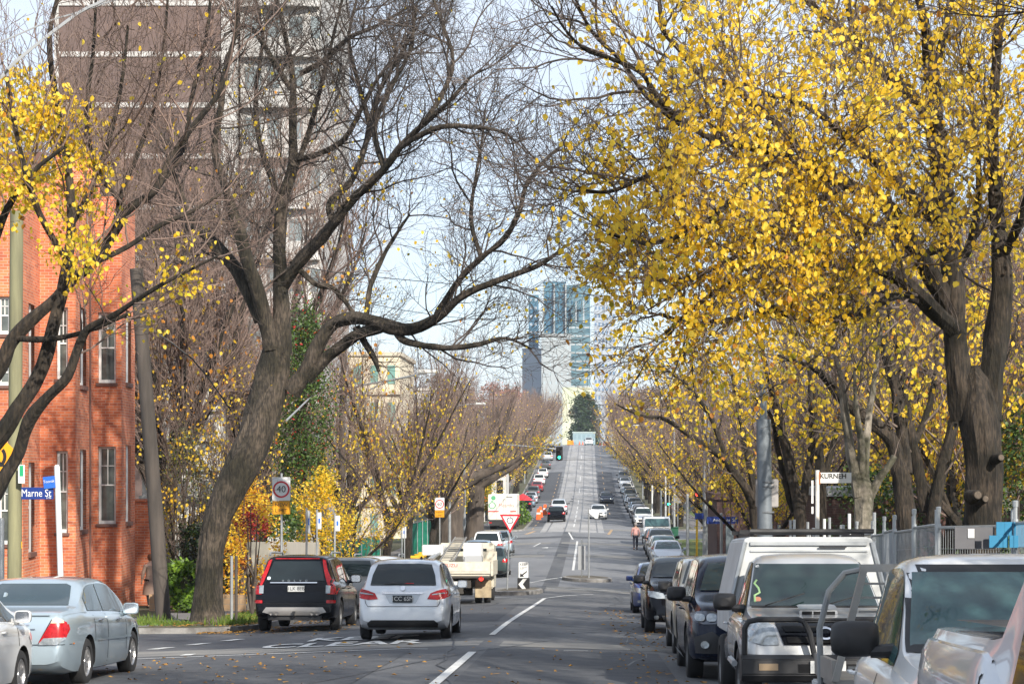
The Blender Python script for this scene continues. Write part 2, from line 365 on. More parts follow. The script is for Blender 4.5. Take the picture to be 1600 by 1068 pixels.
# leaf litter
LR = random.Random(5)
LEAFB = mat('fallen_leaf', (.42,.22,.03), .9, col2=(.22,.11,.03), scale=3)
mb = MB()
def litter(n, x0, x1, y0, y1, dz, s=.06, lim=None):
    for _ in range(n):
        x, y = LR.uniform(x0, x1), LR.uniform(y0, y1); z = gz(x, y)+dz+.02; a = LR.uniform(0, 6.28); q = s*LR.uniform(.6, 1.3)
        c, d = math.cos(a)*q, math.sin(a)*q
        mb.add([(x-c, y-d, z), (x+d*.6, y-c*.6, z+LR.uniform(0,.03)), (x+c, y+d, z+LR.uniform(0,.02)), (x-d*.6, y+c*.6, z+LR.uniform(0,.03))], [(0,1,2,3)])
litter(520, -7.8, -6.9, 44, 80, 0, .05); litter(260, -7.6, -5.0, 43, 80, 0, .05); litter(600, -8.9, -7.9, 45, 50, 0.0, .05); litter(260, -8.9, -3.5, 22, 34, 0, .04); litter(240, .5, 1.6, 16, 60, 0, .045); litter(60, -3.5, 1, 20, 34, 0, .035); litter(700, -10.2, -7.9, 46, 62, .13); litter(70, -6, 1, 24, 60, 0); litter(250, 2.2, 3.7, 26, 80, 0); litter(500, -11, -8, 62, 140, .13, .08)
litter(500, 3.9, 9, 20, 80, .13, .08); litter(250, -8, -5, 80, 140, 0, .08); litter(300, 5.8, 12, 100, 145, .13, .1)
tag(mb.build('fallen_leaves', LEAFB, fix=False), 'yellow brown leaves scattered along the gutters and verges', 'leaves', kind='stuff')
mb = MB()
def tufts(n, fx, y0, y1, h=.12, mi=0):
    for _ in range(n):
        y = LR.uniform(y0, y1); x = fx(y); z = gz(x, y)+.13; a = LR.uniform(0, 3.14); w_ = .012+LR.random()*.015; hh = h*LR.uniform(.5, 1.5); lx, ly = LR.uniform(-.06,.06), LR.uniform(-.06,.06)
        mb.add([(x-w_*math.cos(a), y-w_*math.sin(a), z), (x+w_*math.cos(a), y+w_*math.sin(a), z), (x+lx, y+ly, z+hh)], [(0,1,2)], mi)
tufts(5200, lambda y: LR.uniform(-9.9, -8.05), 48.6, 58, .06)
tufts(200, lambda y: -8.6+LR.gauss(0, .28), 47.2, 48.6, .18)
tufts(140, lambda y: -11.2+LR.gauss(0, .3), 50, 52.5, .16)
tufts(900, lambda y: LR.uniform(-11.5, -9.5), 47.0, 50, .07)
tufts(1500, lambda y: LR.uniform(-9.9, -8.2), 62, 90, .14)
tag(mb.build('verge_grass', [mat('grass_blade', (.07,.15,.015), .8, col2=(.16,.2,.03), scale=8, trans=.25)], fix=False), 'green grass tufts on the verge round the big left tree', 'grass', kind='stuff')
# ---------------- trees ----------------
BARK = mat('bark', (.088,.070,.054), .95, col2=(.026,.021,.017), scale=24, bump=1.0, bscale=30, stretch=(1,1,.2), lo=.38, hi=.6, blotch=1.1)
BARKD = mat('dark_bark', (.050,.038,.028), .95, col2=(.015,.012,.010), scale=24, bump=1.0, bscale=30, stretch=(1,1,.2), lo=.38, hi=.6, blotch=1.3)
BARKP = mat('pale_bark', (.26,.235,.20), .9, col2=(.12,.105,.085), scale=4, bump=.9, bscale=22, stretch=(1,1,.4), blotch=2.0)
TWIG = mat('twig', (.17,.13,.11), .9, col2=(.09,.072,.06), scale=2)
TWIGD = mat('dark_twig', (.10,.078,.066), .9, col2=(.05,.04,.034), scale=2)
TWIGR = mat('reddish_twig', (.21,.145,.12), .9, col2=(.13,.095,.08), scale=1)
LY = [mat('yellow_leaf', (.98,.70,.06), .45, col2=(.96,.58,.03), scale=1.5, trans=.55),
      mat('gold_leaf', (.99,.77,.10), .5, col2=(.97,.66,.04), scale=1.5, trans=.55),
      mat('olive_yellow_leaf', (.50,.40,.025), .6, col2=(.34,.32,.02), scale=1.5, trans=.55),
      mat('orange_brown_leaf', (.62,.26,.025), .6, col2=(.45,.18,.03), scale=1.5, trans=.4)]
LG = [mat('green_leaf', (.05,.11,.015), .55, col2=(.10,.16,.03), scale=2, trans=.3), mat('dark_green_leaf', (.018,.045,.012), .5, col2=(.04,.07,.015), scale=2, trans=.2), mat('bright_green_leaf', (.22,.34,.03), .5, col2=(.12,.24,.02), scale=2, trans=.35), mat('red_leaf', (.38,.03,.02), .6, trans=.3)]
def cat_rom(P, k=4):
    out = []; n = len(P)
    for i in range(n-1):
        p0, p1, p2, p3 = P[max(i-1,0)], P[i], P[i+1], P[min(i+2,n-1)]
        for j in range(k):
            t = j/k; out.append(tuple(.5*(2*b+(c-a)*t+(2*a-5*b+4*c-d)*t*t+(-a+3*b-3*c+d)*t**3) for a, b, c, d in zip(p0, p1, p2, p3)))
    out.append(tuple(P[-1])); return out
from mathutils.noise import noise as NZ
class Tree:
    # levels: list of dicts(len, per_m, ang, seg, r, up, wig, n)
    def __init__(s, seed, org=(0,0,0)): s.R = random.Random(seed); s.tr = MB(); s.tw = MB(); s.leafpts = []; s.org = Vector(org)
    def limb(s, pts, rad, n=8, rough=True):
        if rad[0] < .05: s.tr.tube([p-s.org for p in pts], rad, n); return
        # resample finely, then give the surface burls and bark ridges that run along the stem
        P = []; Q = []; st = max(.05, rad[0]*.35)
        for i in range(len(pts)-1):
            k = max(1, int((pts[i+1]-pts[i]).length/st))
            for j in range(k): P.append(pts[i].lerp(pts[i+1], j/k)); Q.append(rad[i]+(rad[i+1]-rad[i])*j/k)
        P.append(pts[-1]); Q.append(rad[-1]); sd = s.R.uniform(0, 50); ls = [0]
        for a, b in zip(P, P[1:]): ls.append(ls[-1]+(b-a).length)
        big = rad[0] > .14
        def rg(i, a):
            c, q, h = math.cos(a), math.sin(a), ls[i]; r0 = rad[0]
            m = 1+.26*NZ(Vector((c*.9+sd, q*.9, h*.45/max(.12, r0*1.6))))
            if big: m += .15*NZ(Vector((c*4.5+sd, q*4.5, h*1.1)))+.09*NZ(Vector((c*9, q*9+sd, h*2.2)))
            return m
        s.tr.tube([p-s.org for p in P], Q, max(n, 30 if big and rad[0] > .3 else 18 if big else n), ridge=rg)
    def rdir(s, d, ang):
        o = d.orthogonal().normalized(); o.rotate(Matrix.Rotation(s.R.uniform(0, 6.2832), 3, d))
        return (d*math.cos(ang)+o*math.sin(ang)).normalized()
    def children(s, pts, rad, lv, t0=.12, depth=0, flen=1.0, bias=None):
        if depth >= len(lv): return
        q = lv[depth]; Ls = [0]
        for a, b in zip(pts, pts[1:]): Ls.append(Ls[-1]+(b-a).length)
        T = Ls[-1]
        if T < .05: return
        cnt = T*(1-t0)*q['per_m']; cnt = int(cnt)+(1 if s.R.random() < cnt-int(cnt) else 0)
        for c in range(cnt+1):
            last = c == cnt
            t = .985 if last else t0+(1-t0)*(c+s.R.random())/cnt
            d = t*T; i = 0
            while i < len(Ls)-2 and Ls[i+1] < d: i += 1
            f = (d-Ls[i])/max(1e-6, Ls[i+1]-Ls[i]); p = pts[i].lerp(pts[i+1], f); r0 = rad[i]+(rad[i+1]-rad[i])*f
            dr = (pts[i+1]-pts[i]).normalized()
            nd = s.rdir(dr, R(s.R.uniform(4, 14)) if last else R(s.R.uniform(*q['ang'])))
            if bias is not None: nd = (nd+bias*q.get('bias', .35)).normalized()
            ln = q['len']*s.R.uniform(.55, 1.25)*(1-.45*t)*flen
            r = min(r0*.75, q['r']*(.6+.5*ln/q['len'])); s.branch(p, nd, ln, max(r, q.get('rmin', .004)), lv, depth, bias)
    def branch(s, p, d, ln, r, lv, depth, bias=None):
        q = lv[depth]; n = q['seg']; pts = [p]; rad = [r]; st = ln/n
        for i in range(n):
            g = Vector((s.R.gauss(0,1), s.R.gauss(0,1), s.R.gauss(0,1)))*q['wig']
            d = (d+g+Vector((0,0,q['up']))).normalized(); p = p+d*st; pts.append(p); rad.append(max(.0035, r*(1-.62*(i+1)/n)))
        s.tw.tube([x-s.org for x in pts], rad, q['n'], cap=False, mi=0)
        s.children(pts, rad, lv, .15, depth+1, 1.0, bias)
        if depth >= len(lv)-2:
            for x in pts[1:]: s.leafpts.append((x, d))
    def leaves(s, prob, size, mats=None, cap=None, droop=.6, per=1, mix=None):
        mb = MB(); Rr = s.R
        for x, d in s.leafpts:
            pr = prob(x)
            if pr <= 0: continue
            k = 0
            cl = Rr.random()
            while pr > 0:
                if Rr.random() < pr:
                    sz = size*Rr.uniform(.6, 1.25); c = x+Vector((Rr.gauss(0,1), Rr.gauss(0,1), Rr.gauss(0,1)))*size*1.1-s.org
                    v = Vector((Rr.gauss(0,.6), Rr.gauss(0,.6), -droop-Rr.random())).normalized()
                    u = v.orthogonal().normalized(); u.rotate(Matrix.Rotation(Rr.uniform(0,6.28), 3, v)); nn = v.cross(u); w_ = sz*.40; f = nn*sz*Rr.uniform(-.1, .32)
                    P = [c, c+v*sz*.28+u*w_+f, c+v*sz*.68+u*w_*.8+f*1.4, c+v*sz+f*.9, c+v*sz*.68-u*w_*.8+f, c+v*sz*.28-u*w_+f]
                    mi = (mix or (lambda x, r: 0 if r < .45 else 1 if r < .72 else 2 if r < .88 else 3))(x, (cl*.55+Rr.random()*.45))
                    mb.add(P, [(0,1,2,3), (0,3,4,5)], mi)
                pr -= 1
        return mb
    def finish(s, name, label, cat, root_at, bark, twig, leafmb=None, lm=None, group=None):
        t = thing(name, label, cat, root_at, 0, group)
        off = s.org-Vector(root_at)
        s.tr.build('trunk', bark, t, loc=off, smooth=True, fix=False)
        if s.tw.v: s.tw.build('crown', twig, t, loc=off, fix=False)
        if leafmb and leafmb.v: leafmb.build('leaves', lm or LY, t, loc=off, fix=False)
        return t
def hlimb(P, Y0, k=4):
    c = cat_rom([tuple(p) for p in P], k); pts = []; rad = []
    for px, py, dy, r in c: pts.append(W(px, py, Y0+dy)); rad.append(max(.008, r*(Y0+dy)/F))
    return pts, rad
def proj(v): return (CX+v.x*F/v.y, CY-v.z*F/v.y)
def inpoly(x, y, P):
    c = False; n = len(P)
    for i in range(n):
        x0, y0 = P[i]; x1, y1 = P[(i+1) % n]
        if (y0 > y) != (y1 > y) and x < (x1-x0)*(y-y0)/(y1-y0)+x0: c = not c
    return c
def clump(v, f=1.0): # smooth 3d clumping 0..1
    return .5+.25*(math.sin(v.x*2.3*f+1.3*math.sin(v.z*1.9*f))+math.sin(v.z*2.9*f+v.y*1.7*f+1.1*math.sin(v.x*1.3*f)))
STUB = []
SLV = [dict(len=1.3, per_m=9, ang=(30,75), seg=5, r=.012, up=.10, wig=.15, n=3, rmin=.006), dict(len=.6, per_m=3.5, ang=(20,50), seg=3, r=.006, up=.05, wig=.15, n=3, rmin=.005)]
def hero(seed, Y0, trunk, limbs, lv, name, label, bark, twig, leaf=None, size=.1, lmix=None, lm=None, group=None, lt0=.15, tn=14, stubs=(), suckers=False):
    T = Tree(seed, W(trunk[0][0], trunk[0][1], Y0)); base = Vector(T.org)
    pts, rad = hlimb(trunk, Y0, 5)
    e_ = (pts[-1]-pts[-2]).normalized(); q_ = rad[-1]; pts += [pts[-1]+e_*q_*.9, pts[-1]+e_*q_*1.7]; rad += [q_*.75, q_*.2]
    rad[0] *= 1.25; rad[1] *= 1.1
    T.limb(pts, rad, tn)
    if suckers: T.children(pts, rad, SLV, .25, 0, 1)
    for Lb in limbs:
        fl = 1.0; t0 = lt0
        if isinstance(Lb, tuple): Lb, fl, t0 = Lb
        pts, rad = hlimb(Lb, Y0)
        T.limb(pts, rad, 9)
        T.children(pts, rad, lv, t0, 0, fl)
    lmb = T.leaves(leaf, size, mix=lmix) if leaf else None
    for (px, py, dy, r_) in stubs:
        a = W(px, py, Y0+dy)-T.org; d = Vector((.2,-.93,.12)); T.tr.tube([a, a+d*.2, a+d*.32, a+d*.345], [r_*1.7, r_*1.35, r_*1.15, r_], 14); mbs = STUB; mbs.append((T.org+a+d*.348, d, r_*.85))
    return T.finish(name, label, 'tree', base, bark, twig, lmb, lm, group)
LV = [dict(len=2.8, per_m=2.9, ang=(30,62), seg=8, r=.027, up=.05, wig=.17, n=5),
      dict(len=1.5, per_m=5.2, ang=(28,60), seg=6, r=.0105, up=.05, wig=.18, n=4, rmin=.0055),
      dict(len=.70, per_m=8.0, ang=(25,55), seg=3, r=.0062, up=.05, wig=.16, n=3, rmin=.005)]
# big left elm
def l1leaf(x):
    px, py = proj(x); c = clump(x, 1.3)
    if 500 < px < 640 and 260 < py < 480: return .16*(c > .5)
    if 560 < px < 900 and 330 < py < 560: return .06*(c > .5)
    if px < 560 and 100 < py < 330: return .03*(c > .5)
    return .008 if 150 < py < 600 else .001
hero(11, 49, [(327,980,0,35),(326,955,0,27),(328,905,0,21.5),(332,845,0,20),(346,792,0,22),(374,735,0,24),(398,680,.1,26),(414,630,.2,27),(427,580,.3,26),(434,540,.3,21)],
 [([(436,550,.3,18.2),(442,490,.3,13.7),(438,440,.4,11.4),(436,370,.5,10.6),(443,310,.5,9.9),(458,262,.6,8.4),(457,200,.7,6.1),(457,120,.8,4.6),(445,55,.8,3.5),(432,0,.8,2.6),(425,-50,.8,1.8)], 1.0, .2),
  [(425,545,.2,14.4),(410,480,0,11.4),(388,410,-.3,10.6),(366,335,-.5,9.1),(352,290,-.6,6.8),(335,235,-.8,5.3),(345,170,-1,4.6),(352,110,-1.1,4.4),(368,50,-1.2,3.5),(372,-20,-1.3,2.6)],
  ([(408,500,.2,11.4),(376,432,.3,10.6),(345,392,.4,9.9),(325,368,.5,8.4),(302,352,.6,5.3),(283,300,.7,3.5),(262,245,.8,2.2)], .9, .3),
  ([(438,455,.42,8),(468,408,0,9.9),(500,375,-.5,9.1),(525,343,-1,8.4),(560,303,-1.4,7.2),(600,265,-2,6.5),(625,230,-2.4,5.3),(655,200,-2.8,4.6),(700,160,-3.2,3.5),(735,120,-3.5,2.2)], 1.0, .3),
  ([(520,345,-1,6.8),(516,318,-1,6.1),(545,288,-.6,5.3),(566,245,-.4,4.6),(578,195,-.2,4.4),(592,145,0,3.5),(620,95,.2,2.6),(650,45,.3,1.8)], 1.0, .2),
  ([(620,235,-2.3,4.6),(650,215,-2.8,4.4),(690,198,-3.2,4.4),(735,198,-3.6,3.5),(775,203,-3.9,2.6),(800,215,-4.1,1.8)], .8, .3),
  ([(455,612,.3,15.2),(480,575,.2,12.9),(497,538,.1,11.4),(520,506,0,9.9),(560,497,-.5,9.9),(610,510,-1,10.6),(645,514,-1.3,8.4),(685,495,-1.8,6.8),(712,470,-2.2,6.1),(748,450,-2.6,5.3),(800,430,-3,4.4),(850,410,-3.4,3.5),(885,383,-3.6,2.2)], .9, .45),
  ([(478,590,.25,9.9),(505,562,.2,9.1),(530,542,0,9.1),(560,522,-.4,9.1),(600,510,-.9,8.4)], .5, .6),
  ([(683,492,-1.7,6.1),(705,455,-2,5.3),(728,425,-2.3,4.9),(752,403,-2.6,4.6),(790,370,-3,4.4),(812,330,-3.3,4.0),(822,290,-3.5,3.5),(850,252,-3.8,2.6),(880,225,-4,1.8)], .9, .2),
  ([(752,403,-2.6,4.0),(736,345,-2.3,3.5),(742,285,-2.1,2.6),(752,225,-2,1.9),(758,170,-2,1.4)], .9, .2),
  ([(615,512,-1,6.8),(632,532,-1.1,6.1),(665,540,-1.4,5.3),(705,543,-1.8,4.6),(748,538,-2.2,4.4),(790,528,-2.6,2.6),(830,545,-3,1.8)], .8, .3),
  ([(572,500,-.5,4.4),(578,450,-.4,4.0),(598,402,-.3,3.5),(618,368,-.2,2.6),(640,335,0,1.8)], .8, .2),
  ([(456,408,.1,5.3),(490,442,.1,4.6),(520,450,.2,4.4),(545,478,.3,3.5),(556,498,.3,2.6)], .5, .3),
  ([(556,510,-.3,6.1),(570,535,-.3,5.3),(584,558,-.4,4.6),(592,580,-.5,2.6)], .4, .6),
  ([(455,140,.7,4.4),(430,100,.6,4.4),(405,60,.5,3.5),(385,40,.4,2.6),(350,55,.3,1.8)], .9, .2),
  ([(470,115,.7,4.4),(505,95,.4,4.4),(545,60,.2,3.5),(590,40,0,2.6),(640,10,-.2,1.8)], .9, .2),
  ([(460,250,.6,5.3),(500,240,.2,4.6),(540,215,-.1,4.4),(570,160,-.3,3.5),(600,110,-.4,2.6),(650,75,-.6,1.8)], .9, .2),
  ([(445,300,.5,5.3),(480,215,1.2,4.4),(500,140,1.6,3.5),(520,60,1.8,2.6),(540,-20,2,1.8)], .9, .2),
  ([(655,200,-2.8,4.4),(690,150,-2.6,4.0),(708,95,-2.5,3.1),(690,35,-2.4,2.6),(670,-20,-2.4,1.8)], 1.0, .1),
  ([(578,195,-.2,4.4),(560,130,.1,3.5),(545,60,.3,2.6),(560,-10,.5,1.8)], 1.0, .1),
  ([(600,265,-2,4.6),(585,200,-1.6,4.4),(610,140,-1.4,3.5),(640,80,-1.3,2.6),(650,10,-1.2,1.8)], 1.0, .1),
  ([(432,300,.5,4.6),(405,220,1.2,4.4),(400,140,1.5,3.5),(410,60,1.7,2.6),(395,-20,1.8,1.8)], .9, .2)],
 LV, 'elm_tree', 'big gnarled leaning elm on the left verge beside the black car, nearly leafless', BARK, TWIGD, l1leaf, .085, suckers=True)
# near left tree whose trunk stands outside the frame
def l0leaf(x):
    px, py = proj(x); c = clump(x, 3.1); px += 30*math.sin(x.x*8+x.z*11); py += 34*math.sin(x.z*9-x.x*6+1)
    if inpoly(px, py, [(-60,150),(40,120),(110,150),(150,240),(160,400),(110,440),(30,480),(-60,480)]): return 3.6 if c > .50 else .45
    if 195 < px < 330 and 390 < py < 540: return 1.1*(c > .45)
    return .012
LV0 = [dict(len=2.1, per_m=3.0, ang=(30,60), seg=7, r=.016, up=.06, wig=.13, n=5),
       dict(len=1.05, per_m=5.0, ang=(26,55), seg=5, r=.0065, up=.07, wig=.13, n=3, rmin=.0042),
       dict(len=.42, per_m=6.0, ang=(25,50), seg=3, r=.004, up=.05, wig=.15, n=3, rmin=.003)]
hero(21, 26, [(-150,1068,0,42),(-145,960,0,36),(-125,860,0,34),(-95,790,0,32),(-60,735,0,28),(-40,700,0,22)],
 [([(-60,735,0,20),(0,678,0,14),(27,636,0,12),(57,592,0,11),(76,546,0,10.5),(86,498,0,10),(98,452,0,9),(106,410,0,8),(112,350,.2,7),(106,260,.3,6),(88,160,.4,5),(77,60,.5,4),(92,-10,.5,3)], 1.0, .35),
  ([(-40,830,0,14),(0,757,0,12),(27,713,0,10),(46,655,-.2,10),(74,620,-.3,8.5),(106,587,-.4,8),(126,534,-.5,7),(140,512,-.6,6),(180,491,-.8,5),(214,468,-1,4),(270,435,-1.2,3),(340,400,-1.4,1.8)], .85, .5),
  ([(-50,640,0,16),(0,573,0,12),(18,532,0,11),(50,497,0,10),(90,464,0,9),(112,437,0,9),(148,410,.1,8),(180,361,.2,7.5),(200,328,.3,7),(242,298,.4,6),(270,242,.5,5.5),(308,190,.6,5),(342,145,.7,4),(362,80,.8,3),(372,10,.8,2)], 1.0, .35),
  ([(148,410,.1,5),(200,385,.3,4),(250,352,.5,4),(300,330,.7,3),(350,300,.9,2)], .9, .1),
  ([(20,528,0,5),(70,530,-.2,5),(115,523,-.3,4),(155,510,-.4,3.5),(200,490,-.5,3)], .7, .4),
  ([(180,361,.2,5),(190,300,.6,4.5),(215,240,.9,4),(240,170,1.1,3),(255,80,1.3,2.5),(262,0,1.4,2)], 1.0, .1),
  ([(200,328,.3,4.5),(150,262,.7,4),(135,180,1,3.5),(145,90,1.3,3),(150,0,1.5,2)], 1.0, .1),
  ([(242,298,.4,4.5),(285,235,1,4),(300,150,1.4,3.5),(322,60,1.7,3),(330,-20,1.9,2)], 1.0, .1),
  ([(106,410,0,5),(60,330,-.2,5),(30,230,-.3,4),(10,120,-.4,3)], 1.2, .1),
  ([(-40,560,-.2,10),(-20,420,-.4,8),(10,330,-.5,6),(50,270,-.6,4),(100,230,-.6,3)], 1.2, .2),
  ([(112,350,.2,5),(140,300,.5,4.5),(170,220,.8,4),(190,130,1,3),(200,40,1.1,2)], 1.0, .1)],
 LV0, 'plane_tree', 'nearest left tree, dark limbs over the silver sedan and yellow leaves at the frame edge', BARKD, TWIGR, l0leaf, .07)
# big right tree
RP = [(880,330),(905,400),(955,470),(985,545),(1060,575),(1110,640),(1210,650),(1250,560),(1330,520),(1420,420),(1600,420),(1760,300),(1760,-200),(950,-200),(940,40),(905,180)]
def r1leaf(x):
    px, py = proj(x); px += 26*math.sin(x.x*7+x.z*9); py += 26*math.sin(x.z*8-x.x*5+1)
    if not inpoly(px, py, RP): return .06 if px > 860 else .0
    c = clump(x, 2.6); b = .9
    if py < 200 and px < 1060: b = .3
    elif py < 200: b = .7
    elif px < 960: b = .6
    elif px > 1440: b = 1.0
    if 300 < py < 560 and px < 1440: b = 1.0
    return b*(1.15 if c > .50 else .10)
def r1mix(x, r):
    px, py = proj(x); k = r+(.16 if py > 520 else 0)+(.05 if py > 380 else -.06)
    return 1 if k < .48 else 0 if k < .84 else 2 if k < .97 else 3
hero(31, 34, [(1536,1010,0,42),(1535,930,0,34),(1535,860,0,31),(1535,800,0,30),(1535,740,0,29),(1532,690,0,31),(1527,650,0,33),(1525,615,0,26)],
 [([(1510,655,0,22),(1499,590,0,20),(1491,510,0,18.5),(1488,440,0,17),(1484,380,0,15),(1478,315,.2,13.5),(1466,240,.3,14),(1460,170,.3,13),(1454,105,.4,11),(1446,40,.4,8),(1432,-20,.5,6),(1420,-90,.5,4)], 1.0, .35),
  ([(1543,655,.2,22),(1550,590,.3,20),(1560,510,.4,18.5),(1567,435,.4,16),(1560,350,.4,12),(1551,250,.5,10),(1553,150,.5,9),(1560,60,.5,7),(1566,-30,.6,5),(1570,-100,.6,3)], 1.0, .35),
  ([(1457,115,.4,8),(1474,60,.4,7),(1486,0,.4,6),(1500,-70,.4,4)], .9, .1),
  [(1497,520,0,15),(1466,492,-.4,13),(1430,456,-.8,12),(1396,429,-1,11),(1350,412,-1.3,9.5),(1300,412,-1.6,8),(1250,403,-2,6),(1212,392,-2.2,3.5)],
  ([(1482,475,0,15),(1456,432,-.3,14),(1426,382,-.8,13),(1396,332,-1.3,12),(1362,305,-1.7,11),(1320,287,-2.2,10),(1270,262,-2.8,9),(1220,240,-3.3,8),(1165,226,-3.8,7),(1118,218,-4.2,5.5),(1075,195,-4.6,5),(1038,165,-5,4.5),(1020,140,-5.2,4),(1000,113,-5.4,3.5),(955,92,-5.7,3),(915,78,-6,2.5),(882,45,-6.2,2),(862,10,-6.4,1.5)], .9, .15),
  ([(1484,350,0,14),(1448,328,-.3,12),(1414,298,-.6,10),(1385,268,-1,9),(1345,235,-1.5,8),(1300,195,-2,6),(1260,165,-2.4,5),(1210,150,-2.8,4),(1160,130,-3.2,3)], .9, .15),
  ([(1472,215,.2,11),(1435,160,0,10),(1398,130,-.2,9),(1362,95,-.4,8),(1340,62,-.6,7),(1325,10,-.8,5),(1318,-50,-1,4)], .9, .15),
  ([(1398,130,-.2,7),(1345,88,.5,6),(1310,45,.8,5.5),(1265,5,1,5),(1230,-30,1.2,4)], .9, .15),
  ([(1270,262,-2.8,7),(1225,205,-3,6),(1180,165,-3.2,6),(1140,132,-3.4,5.5),(1098,120,-3.6,5),(1062,78,-3.8,4.5),(1036,45,-4,4),(1030,-10,-4.1,3)], .9, .15),
  ([(1062,195,-4.7,4),(1010,150,-4.9,4),(970,95,-5.1,3.5),(925,50,-5.3,3),(900,0,-5.5,2)], .9, .15),
  ([(1432,470,-.8,6),(1400,462,-1.2,6),(1352,485,-1.6,6),(1300,500,-2,6),(1255,498,-2.4,5.5),(1200,485,-2.8,5),(1140,500,-3.2,4.5),(1080,505,-3.6,4),(1030,490,-4,2.5)], .8, .15),
  ([(1220,240,-3.3,5),(1170,280,-3.9,5),(1120,335,-4.4,4.5),(1070,365,-4.8,4),(1010,380,-5.2,3),(950,365,-5.6,2)], .9, .1),
  ([(1320,287,-2.2,6),(1270,320,-2.8,5.5),(1210,350,-3.3,5),(1150,400,-3.8,4),(1090,430,-4.3,3),(1020,440,-4.7,2)], .9, .1),
  ([(1118,218,-4.2,4.5),(1060,250,-4.8,4),(1000,280,-5.2,3.5),(950,300,-5.5,3),(905,295,-5.8,2)], .9, .1),
  ([(1300,412,-1.6,5),(1240,440,-2.3,4.5),(1180,430,-2.8,4),(1110,460,-3.3,3.5),(1040,520,-3.8,2.5)], .9, .1),
  ([(1396,332,-1.3,6),(1360,360,-2,5.5),(1290,372,-2.6,5),(1220,330,-3.1,4),(1160,340,-3.5,3)], .9, .1),
  ([(1568,400,.4,8),(1595,340,-.5,7),(1620,250,-1,5),(1630,150,-1.4,3)], .9, .1),
  ([(1488,430,.2,8),(1520,370,1,7),(1530,280,1.6,5),(1520,180,2,4),(1515,90,2.3,3)], .9, .1),
  ([(1484,380,0,7),(1440,395,.9,6),(1380,360,1.7,5),(1320,340,2.4,4),(1250,310,3,3)], .9, .1)],
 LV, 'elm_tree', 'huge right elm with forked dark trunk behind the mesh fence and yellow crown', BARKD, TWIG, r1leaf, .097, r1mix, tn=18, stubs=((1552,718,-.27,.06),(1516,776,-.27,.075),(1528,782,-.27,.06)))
def yleaf(p, lo=0, hi=2000, x0=0, x1=2000):
    def f(x):
        px, py = proj(x); return p*(1.2 if clump(x, 1.3) > .5 else .35) if lo < py < hi and x0 < px < x1 else p*.12
    return f
LVM = [dict(len=2.6, per_m=2.1, ang=(28,58), seg=6, r=.026, up=.07, wig=.15, n=4),
       dict(len=1.3, per_m=3.2, ang=(26,55), seg=4, r=.011, up=.06, wig=.15, n=3, rmin=.007),
       dict(len=.6, per_m=3.4, ang=(25,50), seg=2, r=.0065, up=.04, wig=.15, n=3, rmin=.006)]
hero(41, 44, [(1420,985,0,18.7),(1420,900,0,16.4),(1417,830,0,16.4),(1412,775,0,15.6),(1408,735,0,13.3)],
 [[(1405,740,0,12.5),(1396,695,0,11.7),(1372,668,-.2,10.1),(1344,645,-.4,9.4),(1313,621,-.6,7.8),(1292,592,-.8,6.2),(1262,570,-1,3.9),(1215,555,-1.2,2.3)],
  [(1413,740,0,11.7),(1410,680,.2,10.1),(1400,610,.3,8.6),(1382,540,.4,7.0),(1370,470,.5,5.5),(1352,400,.6,3.1),(1340,330,.7,2.3)],
  [(1446,800,.6,9.4),(1437,740,.6,8.6),(1424,680,.6,7.8),(1414,620,.6,7.0),(1405,560,.6,5.5),(1392,500,.6,3.9),(1380,430,.6,2.3)],
  [(1455,830,.3,10.9),(1466,760,.4,9.4),(1480,700,.5,8.6),(1492,650,.6,7.8),(1500,580,.7,4.7),(1510,500,.8,3.1)],
  [(1430,690,.6,5.5),(1450,640,.9,4.7),(1462,580,1.1,3.9),(1465,520,1.2,2.3)]],
 LVM, 'elm_tree', 'dark many-stemmed tree just left of the huge forked elm on the right', BARKD, TWIG, yleaf(.75, 380, 720), .12)
hero(42, 40, [(1345,1000,0,17.2),(1345,900,0,15.6),(1346,840,0,14.0),(1348,795,0,14.0),(1350,765,0,13.3)],
 [([(1344,775,0,10.9),(1334,730,0,9.4),(1327,690,0,7.8),(1320,640,0,6.6),(1314,590,0,4.7),(1300,540,0,3.1),(1290,480,0,2.3)], .8, .5),
  ([(1352,770,0,8.6),(1352,715,.1,7.0),(1356,665,.2,6.2),(1364,610,.3,4.3),(1372,550,.4,3.1),(1380,490,.5,2.3)], .8, .5),
  ([(1358,775,0,7.8),(1373,748,-.1,6.6),(1388,728,-.2,5.9),(1398,712,-.2,4.7)], .3, .8),
  ([(1346,745,0,6.2),(1345,690,-.2,5.5),(1338,640,-.3,3.9),(1335,580,-.4,2.3)], .8, .5)],
 LVM, 'plane_tree', 'pale barked sunlit forking tree behind the white KURNEH post', BARKP, TWIG, yleaf(.4, 380, 640), .12)
hero(43, 52, [(1252,985,0,11.7),(1253,900,0,10.9),(1252,830,0,10.1),(1247,780,0,9.4)],
 [[(1247,785,0,8.6),(1236,735,0,7.8),(1224,680,0,6.6),(1210,625,0,5.5),(1196,570,0,3.9),(1180,510,0,2.3)],
  [(1252,790,0,7.8),(1264,730,.2,6.2),(1270,670,.3,5.5),(1266,610,.3,3.9),(1275,550,.4,2.3)],
  [(1240,800,.2,4.7),(1228,760,.2,4.7),(1215,700,.2,3.9),(1205,650,.2,3.1),(1180,620,.2,2.3)]],
 LVM, 'plane_tree', 'slender dark tree left of the white KURNEH post, beyond the white canopy', BARKD, TWIG, yleaf(.8, 450, 800), .14)
